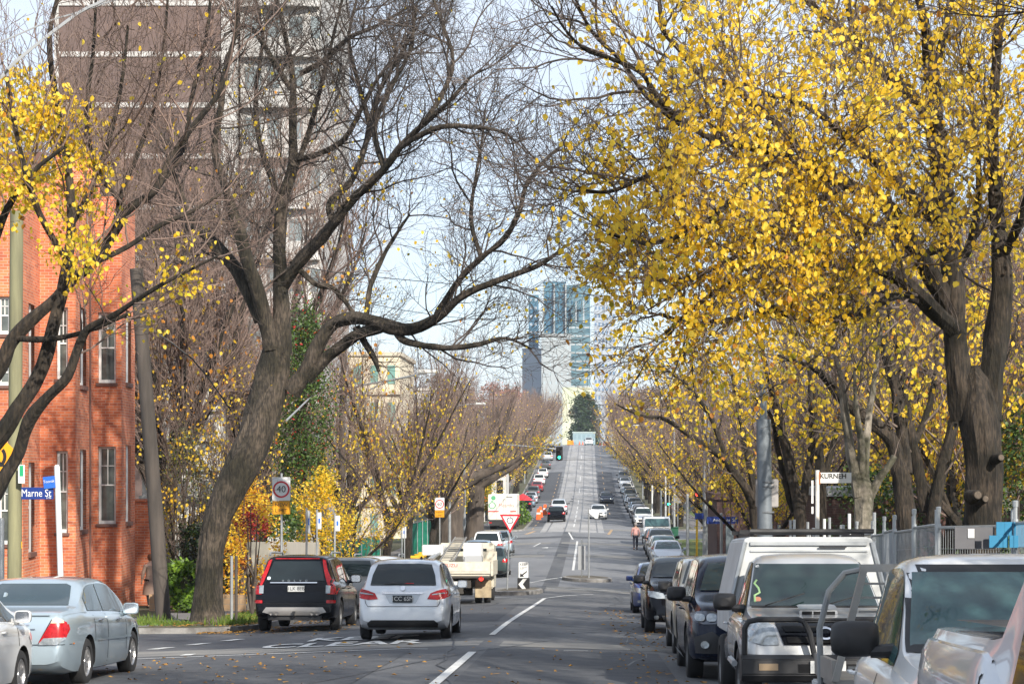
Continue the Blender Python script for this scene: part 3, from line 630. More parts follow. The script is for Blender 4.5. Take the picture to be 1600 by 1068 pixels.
hero(44, 58, [(1286,985,0,10.1),(1285,900,0,9.4),(1283,820,0,8.6),(1281,760,0,8.6)],
 [[(1281,765,0,7.8),(1280,700,0,7.0),(1276,640,0,6.2),(1266,580,0,4.7),(1258,520,0,3.1)], [(1283,770,.2,5.5),(1300,700,.4,4.7),(1315,640,.5,3.9),(1322,580,.6,2.3)]],
 LVM, 'plane_tree', 'slender dark tree right behind the white KURNEH post', BARKD, TWIG, yleaf(.8, 450, 800), .14)
hero(45, 66, [(1186,965,0,10.9),(1186,900,0,10.1),(1184,840,0,9.4),(1180,790,0,9.4)],
 [[(1180,795,0,8.6),(1168,765,-.3,7.0),(1145,735,-.6,6.2),(1127,712,-1,5.5),(1085,685,-1.6,4.3),(1040,655,-2.2,3.1),(1000,648,-2.8,2.0),(960,630,-3.2,1.2)],
  [(1183,790,.2,6.2),(1172,730,.3,5.5),(1160,670,.4,4.7),(1148,610,.5,3.1),(1140,560,.6,2.3)],
  [(1140,735,-.6,3.9),(1110,650,-.8,3.5),(1070,600,-1.2,2.7),(1030,570,-1.6,2.0)]],
 LVM, 'plane_tree', 'dark tree behind the tall grey pole reaching low branches over the road', BARKD, TWIG, yleaf(.7, 500, 840), .15)
# archetypes for the avenue rows
LVV = [dict(len=2.3, per_m=2.1, ang=(18,42), seg=5, r=.030, up=.14, wig=.10, n=4),
       dict(len=1.4, per_m=3.2, ang=(18,45), seg=4, r=.014, up=.10, wig=.12, n=3, rmin=.011),
       dict(len=.75, per_m=4.2, ang=(20,45), seg=2, r=.0085, up=.08, wig=.12, n=3, rmin=.0085)]
def vase(seed, h=9.5, nl=7, th=2.0, tr=.2, spread=(22,52), leafp=.3, size=.115, bark=None, twig=None, name='street_tree', lmix=None, lowleaf=True, lv=None):
    T = Tree(seed, (0,0,0)); Rr = T.R; lean = Vector((Rr.uniform(-.1,.1), Rr.uniform(-.1,.1), 0))
    pts = [Vector((0,0,-.3)), Vector((0,0,.15)), Vector((0,0,th*.5))+lean*th*.5, Vector((0,0,th))+lean*th]
    T.limb(cat_v(pts), [tr*1.5, tr*1.4, tr*1.25, tr*1.2, tr*1.05, tr, tr*.98, tr*.95, tr*.9, tr][:len(cat_v(pts))], 10)
    for k in range(nl):
        a = 2*math.pi*k/nl+Rr.uniform(-.3,.3); el = R(Rr.uniform(*spread)); d = Vector((math.sin(el)*math.cos(a), math.sin(el)*math.sin(a), math.cos(el)))
        p = pts[-1]+Vector((0,0,-Rr.uniform(0,.6))); ln = (h-th)*Rr.uniform(.8, 1.05); n = 9; P = [p]; rd = [tr*.62]
        for i in range(n):
            d = (d+Vector((Rr.gauss(0,.09), Rr.gauss(0,.09), .05+Rr.gauss(0,.05)))).normalized(); p = p+d*ln/n; P.append(p); rd.append(tr*.62*(1-.85*(i+1)/n))
        T.limb(P, rd, 6); T.children(P, rd, lv or LVV, .12)
    def lf(x):
        z = x.z/h; c = clump(x, 1.0)
        b = 1.5*leafp*(1.5 if z < .55 else .45 if z < .75 else .12) if lowleaf else leafp
        return b*(1 if c > .5 else .25)
    return T.finish(name, 'street tree', 'tree', (0,0,0), bark or BARKD, twig or TWIGR, T.leaves(lf, size, mix=lmix), LY)
def cat_v(pts):
    return [Vector(p) for p in cat_rom([tuple(p) for p in pts], 3)]
def ymix(x, r): return 0 if r < .4 else 1 if r < .6 else 2 if r < .82 else 3
LVT = [dict(len=4.2, per_m=1.9, ang=(18,42), seg=6, r=.05, up=.12, wig=.10, n=4),
       dict(len=2.2, per_m=3.2, ang=(18,45), seg=4, r=.02, up=.09, wig=.12, n=3, rmin=.015),
       dict(len=1.0, per_m=4.4, ang=(20,45), seg=2, r=.010, up=.08, wig=.12, n=3, rmin=.009)]
ARCH = [vase(101, 10, 8, 2.2, .20, (20,50), .35, lmix=ymix), vase(102, 9, 7, 2.0, .17, (25,58), .7, lmix=ymix), vase(103, 11, 8, 2.6, .24, (18,48), .12, twig=TWIGR), vase(104, 8.5, 7, 1.8, .15, (25,55), 1.15, lmix=ymix),
        vase(105, 17, 9, 3.5, .33, (15,46), .06, size=.16, lv=LVT, lmix=lambda x, r: 3 if r < .5 else 0 if r < .8 else 1), vase(106, 15, 9, 3.0, .33, (18,55), .9, size=.16, lv=LVT, lmix=ymix)]
first_used = [False]*6
def put_tree(k, x, y, sc, rz, label, group=None, name=None, dz=.13):
    loc = (x, y, gz(x, y)+dz)
    if not first_used[k]:
        o = ARCH[k]; first_used[k] = True; o.location = loc; o.rotation_euler = (0,0,rz); o.scale = (sc, sc, sc); o['label'] = label
        if group: o['group'] = group
    else: o = dup(ARCH[k], loc, rz, label, group, scale=sc)
    rr = random.Random(int(x*13+y*7)); o.scale = (sc*rr.uniform(.85,1.15), sc*rr.uniform(.85,1.15), sc*rr.uniform(.88,1.14)); o.rotation_euler = (rr.gauss(0,.05), rr.gauss(0,.05), rz)
    return o
TR = random.Random(77)
ordn = ['first','second','third','fourth','fifth','sixth','seventh','eighth','ninth','tenth','eleventh','twelfth','thirteenth','fourteenth','fifteenth','sixteenth','seventeenth','eighteenth','nineteenth','twentieth','twenty-first','twenty-second','twenty-third','twenty-fourth','twenty-fifth','twenty-sixth','twenty-seventh','twenty-eighth','twenty-ninth','thirtieth','thirty-first','thirty-second','thirty-third','thirty-fourth','thirty-fifth']
tall = [(12.5,66,4,.85,'tall brown-twigged tree far behind the pale forked tree'),(19,72,5,.95,'tall yellow-dotted tree behind the huge forked elm'),(25,82,4,1.0,'tall bare tree deep behind the huge forked elm'),(13,100,4,.85,'tall bare tree behind the tall grey pole'),(20,110,4,1.0,'tall bare tree deep behind the white KURNEH post'),(28,120,5,1.1,'tall yellowish tree in the deep right background'),(34,95,4,1.05,'tall bare tree at the right edge of the deep background'),(17,140,4,.85,'tall bare tree behind the right junction corner'),(17,52,5,.8,'tall yellow tree right behind the huge forked elm'),(-23.5,92,4,1.3,'tall bare tree left of the middle of the brown tower'),(-18,84,4,1.25,'tall bare tree before the brown tower, behind the wooden pole'),(-16.5,96,4,1.2,'tall bare tree before the white balcony wing of the tower'),(-17,160,4,.62,'tall bare tree left of the hill behind the cafes')]
for i, (x, y, k, s_, lb) in enumerate(tall): put_tree(k, x, y, s_, i*1.37, lb)
put_tree(4, 7.3, 20.0, .75, 2.0, 'street tree standing outside the frame on the right, above the utes'); put_tree(5, 7.4, 7, .8, 4.0, 'street tree standing beside the camera on the right, outside the frame')
put_tree(0, -8.7, 84, 1.05, .3, 'vase-shaped half bare tree behind the silver hatchback, yellow low leaves')
put_tree(1, -9.6, 80, .62, 2.1, 'small yellow-leaved tree behind the 40 sign, left verge')
put_tree(2, -8.9, 112, .95, 1.2, 'bare twiggy tree between the green mesh fence and the giant twin trunks')
for i, (y, k, s) in enumerate(((100,2,.9),(122,0,.85))): put_tree(k, -9.2, y, s, i*1.7, ['brownish bare tree just behind the vase-shaped one','half bare tree just before the giant twin trunks'][i])
i = 0; y = 176
while y < 440:
    put_tree(TR.choice([2,2,0,0,1]), -10.2+TR.uniform(-.4,.4), y, TR.uniform(.95,1.25), TR.uniform(0,6.28), f'{ordn[i]} street tree up the hill on the left, counting from the white truck', 'street trees up the left side of the hill'); y += 10.5; i += 1
i = 0; y = 176
while y < 440:
    put_tree(TR.choice([2,2,0,0,1]), 8.0+TR.uniform(-.4,.4), y, TR.uniform(.95,1.3), TR.uniform(0,6.28), f'{ordn[i]} street tree up the hill on the right, counting from the traffic light', 'street trees up the right side of the hill'); y += 10.5; i += 1
for i, (x, y, k, s) in enumerate(((7.2,78,1,.95),(7.6,104,0,.9),(7.4,118,2,.95),(7.8,132,1,.85))):
    put_tree(k, x, y, s, i*1.3, f'{ordn[i]} verge tree beyond the low-branched one, right of the road')
bk = [(11,62,3,1.1),(15,56,3,1.0),(9.5,50,1,1.15),(13.5,74,3,1.15),(19,80,2,1.25),(11.5,88,2,1.1),(17,98,3,1.2),(13,112,2,1.2),(24,100,0,1.3),(15,126,3,1.1),(21,135,2,1.3),(30,125,2,1.4),(12.5,150,2,1.1),(19,160,0,1.2),(27,165,2,1.3),(14,188,2,1.2),(15,215,2,1.3),(17,245,2,1.3),(17,280,2,1.3),(18,320,2,1.4),(20,60,0,1.2),(26,75,2,1.2)]
for i, (x, y, k, s) in enumerate(bk):
    put_tree(k, x, y, s, i*.9, f'{ordn[i]} tree of the park mass behind the right-hand street trees, by distance', 'park trees massed behind the right verge')
bl = [(-15.5,92,2,1.1),(-17,105,1,1.1),(-14,118,2,1.15),(-16,135,0,1.2),(-21,120,2,1.3),(-15,190,2,1.3),(-16,220,2,1.3),(-17,260,2,1.3),(-18,300,2,1.4)]
for i, (x, y, k, s) in enumerate(bl):
    put_tree(k, x, y, s, i*1.1, f'{ordn[i]} garden tree behind the left fence line, by distance', 'garden trees behind the left fence line')
# giant twin trunks
GT = mat('giant_bark', (.10,.08,.065), .95, col2=(.05,.04,.033), scale=3, bump=1.0, bscale=8, stretch=(1,1,.3))
def giant(x, y, r, lab, seed):
    T = Tree(seed, (x, y, gz(x, y))); o = T.org
    T.limb([o+Vector(p) for p in ((0,0,-.2),(0,0,.4),(0,0,1.5),(.1,0,3),(.15,0,4.2))], [r*1.35, r*1.12, r, r*.97, r*.85], 14)
    for k in range(6):
        a = k*1.05+seed; d = Vector((math.cos(a), math.sin(a)*.8, .55)).normalized(); p = o+Vector((.15,0,3.9)); P = [p]; rd = [r*.5]
        for i in range(9):
            d = (d+Vector((T.R.gauss(0,.12), T.R.gauss(0,.12), .03+T.R.gauss(0,.08)))).normalized(); p = p+d*.68; P.append(p); rd.append(r*.5*(1-.85*(i+1)/9))
        T.limb(P, rd, 7); T.children(P, rd, LVV, .2)
    return T.finish('elm_tree', lab, 'tree', o, GT, TWIG, T.leaves(lambda x: .6*(clump(x, .8) > .55)*(x.z < o.z+7.5), .16, mix=lambda x, r: 2 if r < .45 else 0 if r < .8 else 3), LY)
giant(-9.3, 134, .85, 'giant elm with massive dark trunk, left one of the pair before the white truck', 7)
giant(-7.95, 139, .62, 'giant elm with massive dark trunk, right one of the pair before the white truck', 8)
# shrubs
def bush(name, label, cat, x, y, w_, d_, h, mats, n, size, z0=0, mix=None, stems=5, seed=1, dz=.13, col=None, twigm=None):
    Rr = random.Random(seed); T = Tree(seed, (x, y, gz(x, y)+dz)); o = T.org
    for k in range(stems):
        a = Rr.uniform(0, 6.28); q = Rr.uniform(.1, .9); top = Vector((math.cos(a)*w_*.4*q, math.sin(a)*d_*.4*q, h*Rr.uniform(.7, .98)))
        T.limb([o, o+top*.35+Vector((Rr.gauss(0,.1), Rr.gauss(0,.1), 0)), o+top*.7, o+top], [h*.015+.01, h*.01+.008, .012, .006], 5)
    mb = MB(); cl = [(Rr.uniform(0, 6.28), Rr.random()**.5, Rr.random()) for _ in range(max(6, n//120))]
    for _ in range(n):
        a, q, zz = Rr.choice(cl); zz = min(1, max(0, zz+Rr.gauss(0, .06))); prof = math.sin(math.pi*min(.97, (zz*.82+.14)))**.6
        cx = math.cos(a)*q*w_/2*prof+Rr.gauss(0, w_*.075); cy = math.sin(a)*q*d_/2*prof+Rr.gauss(0, d_*.075); c = Vector((cx, cy, z0+zz*(h-z0)+Rr.gauss(0, .04)*h))
        v = Vector((Rr.gauss(0,1), Rr.gauss(0,1), Rr.gauss(-.3,.8))).normalized(); u = v.orthogonal().normalized(); u.rotate(Matrix.Rotation(Rr.uniform(0,6.28), 3, v)); sz = size*Rr.uniform(.6,1.3)
        mb.add([c, c+v*sz*.5+u*sz*.3, c+v*sz, c+v*sz*.5-u*sz*.3], [(0,1,2,3)], (mix(Rr.random()) if mix else Rr.randrange(len(mats))))
    return T.finish(name, label, cat, o, TWIGD, TWIGD, mb, mats)
bush('evergreen_tree', 'dense dark evergreen with red berries behind the leaning elm', 'tree', -11.1, 77, 2.4, 2.8, 10.8, [LG[0], LG[1], LG[3]], 12000, .12, z0=4.6, mix=lambda r: 0 if r < .6 else 1 if r < .96 else 2, seed=3)
bush('evergreen_tree', 'dark green tree at the right frame edge behind the forked elm', 'tree', 11.8, 50, 4.5, 4, 5.6, [LG[0], LG[1]], 9000, .13, seed=4)
bush('evergreen_tree', 'dark green bushy mass behind the pale forked tree', 'tree', 9.3, 62, 5, 3, 4.3, [LG[0], LG[1]], 6000, .13, seed=14)
bush('yellow_shrub', 'tall bright yellow shrub behind the parking signs', 'shrub', -9.9, 73, 2.4, 1.8, 4.6, [LY[0], LY[1], LY[2]], 6500, .11, seed=5, stems=12)
bush('yellow_shrub', 'orange yellow shrub behind the 40 sign over the paling fence', 'shrub', -11.9, 68, 2.6, 2.2, 4.3, [LY[0], LY[1], LY[3]], 4200, .11, seed=6, stems=12)
bush('yellow_shrub', 'sparse yellow shrub between the leaning elm trunk and the sign poles', 'shrub', -9.4, 55.5, 1.6, 1.6, 3.3, [LY[0], LY[1], LY[3]], 1300, .10, seed=16, stems=9, z0=.7)
bush('red_shrub', 'small dark red shrub above the paling fence', 'shrub', -10.3, 61.5, 1.3, 1.0, 3.2, [LG[3], mat('maroon_leaf', (.16,.02,.02), .6)], 1500, .09, seed=7, z0=1.2)
bush('green_shrub', 'bright green grassy bush between the wooden pole and elm trunk', 'shrub', -11.85, 58, 1.3, 1.2, 1.4, [LG[2], LG[0]], 2600, .17, seed=8)
bush('hedge', 'dark hedge behind the wooden pole and elm trunk', 'hedge', -12.75, 64.3, 1.9, 1.6, 2.5, [LG[1], mat('black_green_leaf', (.01,.018,.012), .5)], 5200, .12, seed=9, z0=.05)
bush('hedge', 'dark green hedge topping the paling fence behind the 40 sign', 'hedge', -10.8, 70, 1.6, 7, 3.3, [LG[1], LG[0]], 5200, .12, seed=10, z0=.3)
bush('green_shrub', 'dense green garden bed at the kerb right of the white truck', 'shrub', -6.4, 182, 2.0, 18, 1.9, [LG[0], LG[2], LG[1]], 4200, .22, seed=11, stems=12)
bush('yellow_shrub', 'green and yellow tree beside the white truck, under the giant elm', 'shrub', -9.5, 174, 5, 4, 5.5, [LY[2], LG[0], LY[0]], 4500, .2, seed=12, z0=1.6)
bush('green_shrub', 'grey green creeper bushes against the brick building corner', 'shrub', -15.0, 75, 2.6, 3, 6.2, [mat('grey_green_leaf', (.10,.12,.07), .7), LG[1], LY[2]], 5200, .12, seed=13, stems=14)
# tangle of thin pale stems in front of the white building
T = Tree(51, (-13.6, 70, gz(-13.6, 70))); o = T.org
for k in range(26):
    a = T.R.uniform(-.9, .9); d = Vector((math.sin(a)*.45+.12, T.R.uniform(-.3,.3), 1)).normalized(); p = o+Vector((T.R.uniform(-1.2,1.2), T.R.uniform(-1,1), 0)); P = [p]; ln = T.R.uniform(5, 8.2); rd = [.04]
    for i in range(8): d = (d+Vector((T.R.gauss(0,.05), T.R.gauss(0,.05), .04))).normalized(); p = p+d*ln/8; P.append(p); rd.append(.04*(1-.8*(i+1)/8))
    T.limb(P, rd, 5); T.children(P, rd, LVV[1:], .2)
T.finish('lilac_thicket', 'tall thicket of pale bare stems left of the leaning elm', 'shrub', o, BARK, TWIG, T.leaves(lambda x: .35*(clump(x) > .5), .12), LY)
# far trees
bush('evergreen_tree', 'dark far evergreen against the cream building at the end of the street', 'tree', -1.2, 700, 11, 10, 19, [LG[1], LG[0]], 12000, .9, seed=20, mix=lambda r: 0)
for i, (x, y, w_, h, m) in enumerate(((-20,520,14,15,[TWIGR, mat('pinkish_leaf', (.36,.17,.13), .8)]),(-30,600,20,19,[mat('pinkish_leaf', (.36,.17,.13), .8), TWIGR]),(16,520,16,15,[TWIGR, TWIG]),(32,620,26,20,[TWIG, TWIGR]),(-14,470,8,8,[TWIGR, TWIG]),(14,475,8,9,[TWIGR, LY[3]]),(-50,650,30,24,[TWIGR, TWIG]),(52,560,26,22,[TWIG, TWIGR]))):
    bush('street_tree', ['hazy brown tree left of the street end','pinkish tree left of the cream building','brown tree right of the street end','large brown tree right behind the street end','small brown tree at the left end of the crest','small rusty tree at the right end of the crest','big far tree beyond the pinkish one','big far tree beyond the right avenue'][i], 'tree', x, y, w_, w_, h, m, 4200, .7, seed=30+i)
# ---------------- vehicles ----------------
GLASS = mat('car_glass', (.010,.016,.018), .03, spec=.55)
GLASST = mat('teal_glass', (.05,.11,.112), .03, spec=.8, col2=(.015,.04,.045), scale=2.2)
BLACKP = mat('black_plastic', (.018,.018,.02), .55)
TYRE = mat('tyre_rubber', (.02,.02,.021), .85)
ALLOY = mat('alloy_wheel', (.45,.45,.46), .35, metal=.8)
STEEL = mat('galvanised_steel', (.42,.44,.45), .45, metal=.6, col2=(.30,.32,.34), scale=3)
CHROME = mat('chrome', (.75,.75,.76), .12, metal=1)
REDL = mat('red_lamp', (.26,.003,.006), .22, spec=.5, col2=(.50,.012,.015), scale=16)
WHL = mat('clear_lamp', (.42,.45,.47), .15, metal=.35, spec=.8, col2=(.22,.25,.27), scale=12)
AMBL = mat('amber_lamp', (.8,.25,.02), .15, coat=1)
LITR = mat('lit_red_lamp', (1,.03,.02), .3, emit=1.2)
PLW = mat('plate_white', (.62,.62,.60), .4); PLB = mat('plate_black', (.02,.025,.03), .4); PLT = mat('plate_lettering', (.6,.6,.58), .5)
DKIN = mat('dark_recess', (.006,.006,.007), .9)
def paint(name, c, metal=.55, rough=.32): return mat(name, c, rough, metal=metal, coat=1, col2=tuple(x*.93 for x in c), scale=.7)
P_SIL = paint('silver_paint', (.62,.65,.69), .4, .35); P_SILB = paint('silver_blue_paint', (.42,.51,.57), .45); P_WH = paint('white_paint', (.76,.76,.75), 0, .35)
P_BLK = mat('black_paint', (.003,.0035,.006), .14, spec=.26); P_NAVY = mat('navy_paint', (.006,.011,.028), .15, spec=.32); P_BLUE = paint('blue_paint', (.03,.07,.25), .4)
P_GREY = paint('grey_paint', (.12,.125,.13)); P_DGRN = paint('dark_green_paint', (.03,.05,.05), .3); P_RED = paint('red_paint', (.35,.01,.01), .2); P_GOLD = paint('champagne_paint', (.40,.37,.30)); P_LBL = paint('light_blue_paint', (.25,.36,.44))
def body_mesh(D, name, pm):
    L_, Wd = D['L'], D['W']/2; top = hermite(D['top']); belt = hermite(D['belt']); plan = hermite([(a, b) for a, b in D['plan']]); bot = hermite(D['bot'])
    ys = sorted(set([round(v, 4) for v in [0,.012,.03,.055,.09,.13,.18,.24,.31,.39,.48]+[.48+(L_-.96)*i/34 for i in range(1, 34)]+[L_-.48,L_-.39,L_-.31,L_-.24,L_-.18,-.13+L_,L_-.09,L_-.055,L_-.03,L_-.012,L_]]))
    V = []; Fs = []; tum = D.get('tum', .30)
    for y in ys:
        zt = top(y); zb = min(bot(y), zt-.1); bl = min(belt(y), zt-.015); w_ = Wd*plan(y); h = zt-bl; H = bl-zb
        def g(u): return w_*.925-.02-tum*h*u-.02*u
        sec = [(0, zb), (w_*.8, zb), (w_*.945, zb+min(.04, H*.1)), (w_*.985, zb+H*.16), (w_*.998, zb+H*.40), (w_, zb+H*.62), (w_*.99, zb+H*.82), (w_*.965, zb+H*.94), (w_*.93, bl)]
        sec += [(g(.05), bl+h*.06+.004), (g(.35), bl+h*.36), (g(.68), bl+h*.69), (g(.86), bl+h*.87), (g(.95)-.04, bl+h*.955), (g(1)*.86-.02, zt-.006*(h > .2)), (g(1)*.5, zt+.012*(h > .2)), (0, zt+.018*(h > .2))]
        V.append(sec)
    mb = MB(); n = len(V[0])
    ring = n*2-2
    for y, sec in zip(ys, V):
        full = sec+[(-x, z) for x, z in sec[-2:0:-1]]
        for x, z in full: mb.v.append((x, y, z))
    for j in range(len(ys)-1):
        for i in range(ring):
            a = j*ring+i; b = j*ring+(i+1) % ring; mb.f.append((a, b, b+ring, a+ring)); mb.m.append(0)
    mb.f.append(tuple(range(ring))[::-1]); mb.f.append(tuple((len(ys)-1)*ring+i for i in range(ring))); mb.m += [0, 0]
    o = mb.build(name, [pm, DKIN])
    # wheel arches by boolean
    c = MB(); r = D['wr']+.055
    for wy in D['wy']:
        for s in (-1, 1):
            cc = MB(); k = 28; x0, x1 = s*(Wd-.27), s*(Wd+.2)
            pts = [(wy+r*math.cos(2*math.pi*i/k), D['wr']+r*math.sin(2*math.pi*i/k)) for i in range(k)]
            c.prism(pts, 'x', x0, x1, 1)
    co = c.build('cutter', [pm, DKIN])
    md = o.modifiers.new('b', 'BOOLEAN'); md.object = co; md.operation = 'DIFFERENCE'; md.solver = 'EXACT'
    dg = bpy.context.evaluated_depsgraph_get(); me = bpy.data.meshes.new_from_object(o.evaluated_get(dg))
    o.modifiers.clear(); old = o.data; o.data = me; bpy.data.meshes.remove(old); cm = co.data; bpy.data.objects.remove(co); bpy.data.meshes.remove(cm)
    me.polygons.foreach_set('use_smooth', [True]*len(me.polygons)); me.set_sharp_from_angle(angle=R(32)); me.name = name
    return o, ys, top, belt, plan
def patch(bvh, poly, axis, m, name, parent, off=.006, grid=.07, side=1):
    """outline poly projected on the body: axis 'r' rear (x,z), 'f' front (x,z), 's' side (y,z), 't' top (x,y)"""
    bm = bmesh.new(); vs = [bm.verts.new((p[0], p[1], 0)) for p in poly]
    bm.faces.new(vs)
    x0, x1 = min(p[0] for p in poly), max(p[0] for p in poly); y0, y1 = min(p[1] for p in poly), max(p[1] for p in poly)
    def cuts(a, b): k = int((b-a)/grid); return [a+(b-a)*(i+1)/(k+1) for i in range(k)]
    for c in cuts(x0, x1): bmesh.ops.bisect_plane(bm, geom=bm.verts[:]+bm.edges[:]+bm.faces[:], plane_co=(c,0,0), plane_no=(1,0,0))
    for c in cuts(y0, y1): bmesh.ops.bisect_plane(bm, geom=bm.verts[:]+bm.edges[:]+bm.faces[:], plane_co=(0,c,0), plane_no=(0,1,0))
    dead = []
    for v in bm.verts:
        a, b = v.co.x, v.co.y
        if axis == 'r': o, d = Vector((a, -3, b)), Vector((0, 1, 0))
        elif axis == 'f': o, d = Vector((a, 9, b)), Vector((0, -1, 0))
        elif axis == 't': o, d = Vector((a, b, 4)), Vector((0, 0, -1))
        else: o, d = Vector((side*3, a, b)), Vector((-side, 0, 0))
        hit = bvh.ray_cast(o, d)
        if hit[0] is None: dead.append(v); v.co = (0,0,0)
        else:
            nn = hit[1]
            if nn.dot(d) > 0: nn = -nn
            v.co = hit[0]-d*off*.6+nn*off*.6
    bmesh.ops.delete(bm, geom=dead, context='VERTS')
    if not bm.faces: bm.free(); return None
    bmesh.ops.recalc_face_normals(bm, faces=bm.faces)
    # orient outwards
    f = max(bm.faces, key=lambda f: f.calc_area()); dv = {'r': Vector((0,-1,0)), 'f': Vector((0,1,0)), 't': Vector((0,0,1)), 's': Vector((side,0,0))}[axis]
    if f.normal.dot(dv) < 0: bmesh.ops.reverse_faces(bm, faces=bm.faces)
    me = bpy.data.meshes.new(name); bm.to_mesh(me); bm.free(); me.materials.append(m)
    me.polygons.foreach_set('use_smooth', [True]*len(me.polygons))
    o = bpy.data.objects.new(name, me); COL.objects.link(o); o.parent = parent; return o
def SE(v): return math.copysign(abs(v)**.48, v)
def mir(p): return [(-a, b) for a, b in p][::-1]
def rrect(x0, x1, z0, z1, r=.03, k=3):
    out = []
    for cx, cz, a0 in ((x1-r, z1-r, 0), (x0+r, z1-r, 90), (x0+r, z0+r, 180), (x1-r, z0+r, 270)):
        for i in range(k+1): a = R(a0+90*i/k); out.append((cx+r*math.cos(a), cz+r*math.sin(a)))
    return out
def wheel(D, x, y, parent, side, spokes=5, rimm=None):
    r = D['wr']; wd = D.get('tw', .20); mb = MB()
    xo, xi = side*x, side*(x-wd)
    mb.lathe([(r*.62, xo-side*.02), (r*.66, xo), (r*.90, xo), (r*.97, xo-side*.015), (r, xo-side*.04), (r, xi+side*.04), (r*.96, xi+side*.01), (r*.6, xi)], 'x', (0, y, r), 28)
    w_ = mb.build('wheel', TYRE, parent, smooth=True)
    mb = MB(); xr = xo-side*.035
    mb.lathe([(r*.64, xo-side*.018), (r*.60, xo-side*.012), (r*.57, xr), (r*.55, xr-side*.06)], 'x', (0, y, r), 28, 0)
    mb.lathe([(r*.56, xr-side*.07), (.001, xr-side*.07)], 'x', (0, y, r), 16, 1)
    mb.lathe([(.055, xr-side*.01), (.05, xr+side*.006), (.001, xr+side*.008)], 'x', (0, y, r), 12, 0)
    for k in range(spokes):
        a = 2*math.pi*k/spokes+.3; c, s = math.cos(a), math.sin(a); hw = .22*r if spokes <= 6 else .09*r
        def pt(rad, t, dx): return (xr+side*dx, y+rad*c-t*s, r+rad*s+t*c)
        mb.add([pt(.04,-hw*.42,-.0), pt(.04,hw*.42,-.0), pt(r*.59,hw*.5,.008), pt(r*.59,-hw*.5,.008), pt(.04,-hw*.42,-.04), pt(.04,hw*.42,-.04), pt(r*.59,hw*.5,-.03), pt(r*.59,-hw*.5,-.03)],
               [(0,1,2,3),(4,7,6,5),(0,4,5,1),(1,5,6,2),(2,6,7,3),(3,7,4,0)], 0)
    mb.build('rim', [rimm or ALLOY, DKIN], w_)
    return w_
def car(name, label, cat, D, pm, loc, rz=0, group=None):
    t = thing(name, label, cat, loc, rz, group)
    o, ys, top, belt, plan = body_mesh(D, 'body', pm); o.parent = t
    bvh = BVHTree.FromPolygons([v.co[:] for v in o.data.vertices], [tuple(p.vertices) for p in o.data.polygons])
    Wd = D['W']/2; L_ = D['L']; gm = D.get('glass', GLASS)
    for i, wy in enumerate(D['wy']):
        for s in (-1, 1): wheel(D, Wd-.02, wy, t, s, D.get('spokes', 5), D.get('rim'))
    # side windows between pillar positions
    for s in (-1, 1):
        for a, b in D['side']:
            k = max(3, int((b-a)/.08)); lo = []; up = []
            for i in range(k+1):
                y = a+(b-a)*i/k; z0 = belt(y)+.035; z1 = min(top(y)-.085, top(y)-.085)
                if z1-z0 > .02: lo.append((y, z0)); up.append((y, z1))
            if len(lo) > 1: patch(bvh, lo+up[::-1], 's', gm, 'side_window', t, .007, .09, s)
    if 'rear_glass' in D: patch(bvh, D['rear_glass'], 'r', gm, 'rear_window', t, .010, .04)
    if 'wind' in D: patch(bvh, D['wind'], 'f', gm, 'windscreen', t, .013, .035)
    for nm, ax, poly, m, both, *off in D.get('parts', []):
        off = off[0] if off else .010
        if ax == 's':
            for s in (-1, 1): patch(bvh, poly, 's', m, nm, t, off, .06, s)
        else:
            patch(bvh, poly, ax, m, nm, t, off, .06)
            if both: patch(bvh, mir(poly), ax, m, nm, t, off, .06)
    # panel gaps on the flanks
    mb = []
    for (y, za, zb) in D.get('gaps', []):
        for s in (-1, 1): patch(bvh, [(y-.009, za), (y+.009, za), (y+.009, zb), (y-.009, zb)], 's', DKIN, 'door_gap', t, .003, .08, s)
    for (y, z) in D.get('handles', []):
        for s in (-1, 1):
            x = s*(Wd*.99); mb = MB(); mb.tube([(x, y-.09, z), (x+s*.03, y-.06, z+.005), (x+s*.03, y+.06, z+.005), (x, y+.09, z)], .014, 6); mb.build('door_handle', D.get('handlem', pm), t, smooth=True)
    my, mz = D['mirror']; mm_ = D.get('mirm', pm)
    for s in (-1, 1):
        mb = MB(); x = s*(Wd*.93); ms = D.get('mirs', 1.0)
        vs = []
        for (yy, sc_) in ((-.05, .78), (-.045, .98), (0, 1.0), (.05, .85), (.085, .5)):
            vs.append([(x+s*(.02+.10*ms)+.105*ms*sc_*SE(math.cos(a)), my+yy, mz+.078*ms*sc_*SE(math.sin(a))) for a in [2*math.pi*i/14 for i in range(14)]])
        for r_ in vs: mb.v += r_
        for j in range(4):
            for i in range(14): a = j*14+i; b = j*14+(i+1) % 14; mb.f.append((a, b, b+14, a+14)); mb.m.append(0)
        mb.f.append(tuple(range(14))); mb.m.append(0); mb.f.append(tuple(56+i for i in range(14))); mb.m.append(0)
        mb.tube([(x-s*.08, my+.05, mz-.075), (x+s*.05*ms, my+.02, mz-.055*ms)], [.05, .04], 8, 0)
        mo = mb.build('wing_mirror', mm_, t, smooth=True)
        gb = MB(); gb.add([(x+s*(.02+.10*ms)+.088*ms*SE(math.cos(a)), my-.052, mz+.064*ms*SE(math.sin(a))) for a in [2*math.pi*i/14 for i in range(14)]], [tuple(range(14))]); gb.build('mirror_glass', CHROME, mo)
    return t, bvh
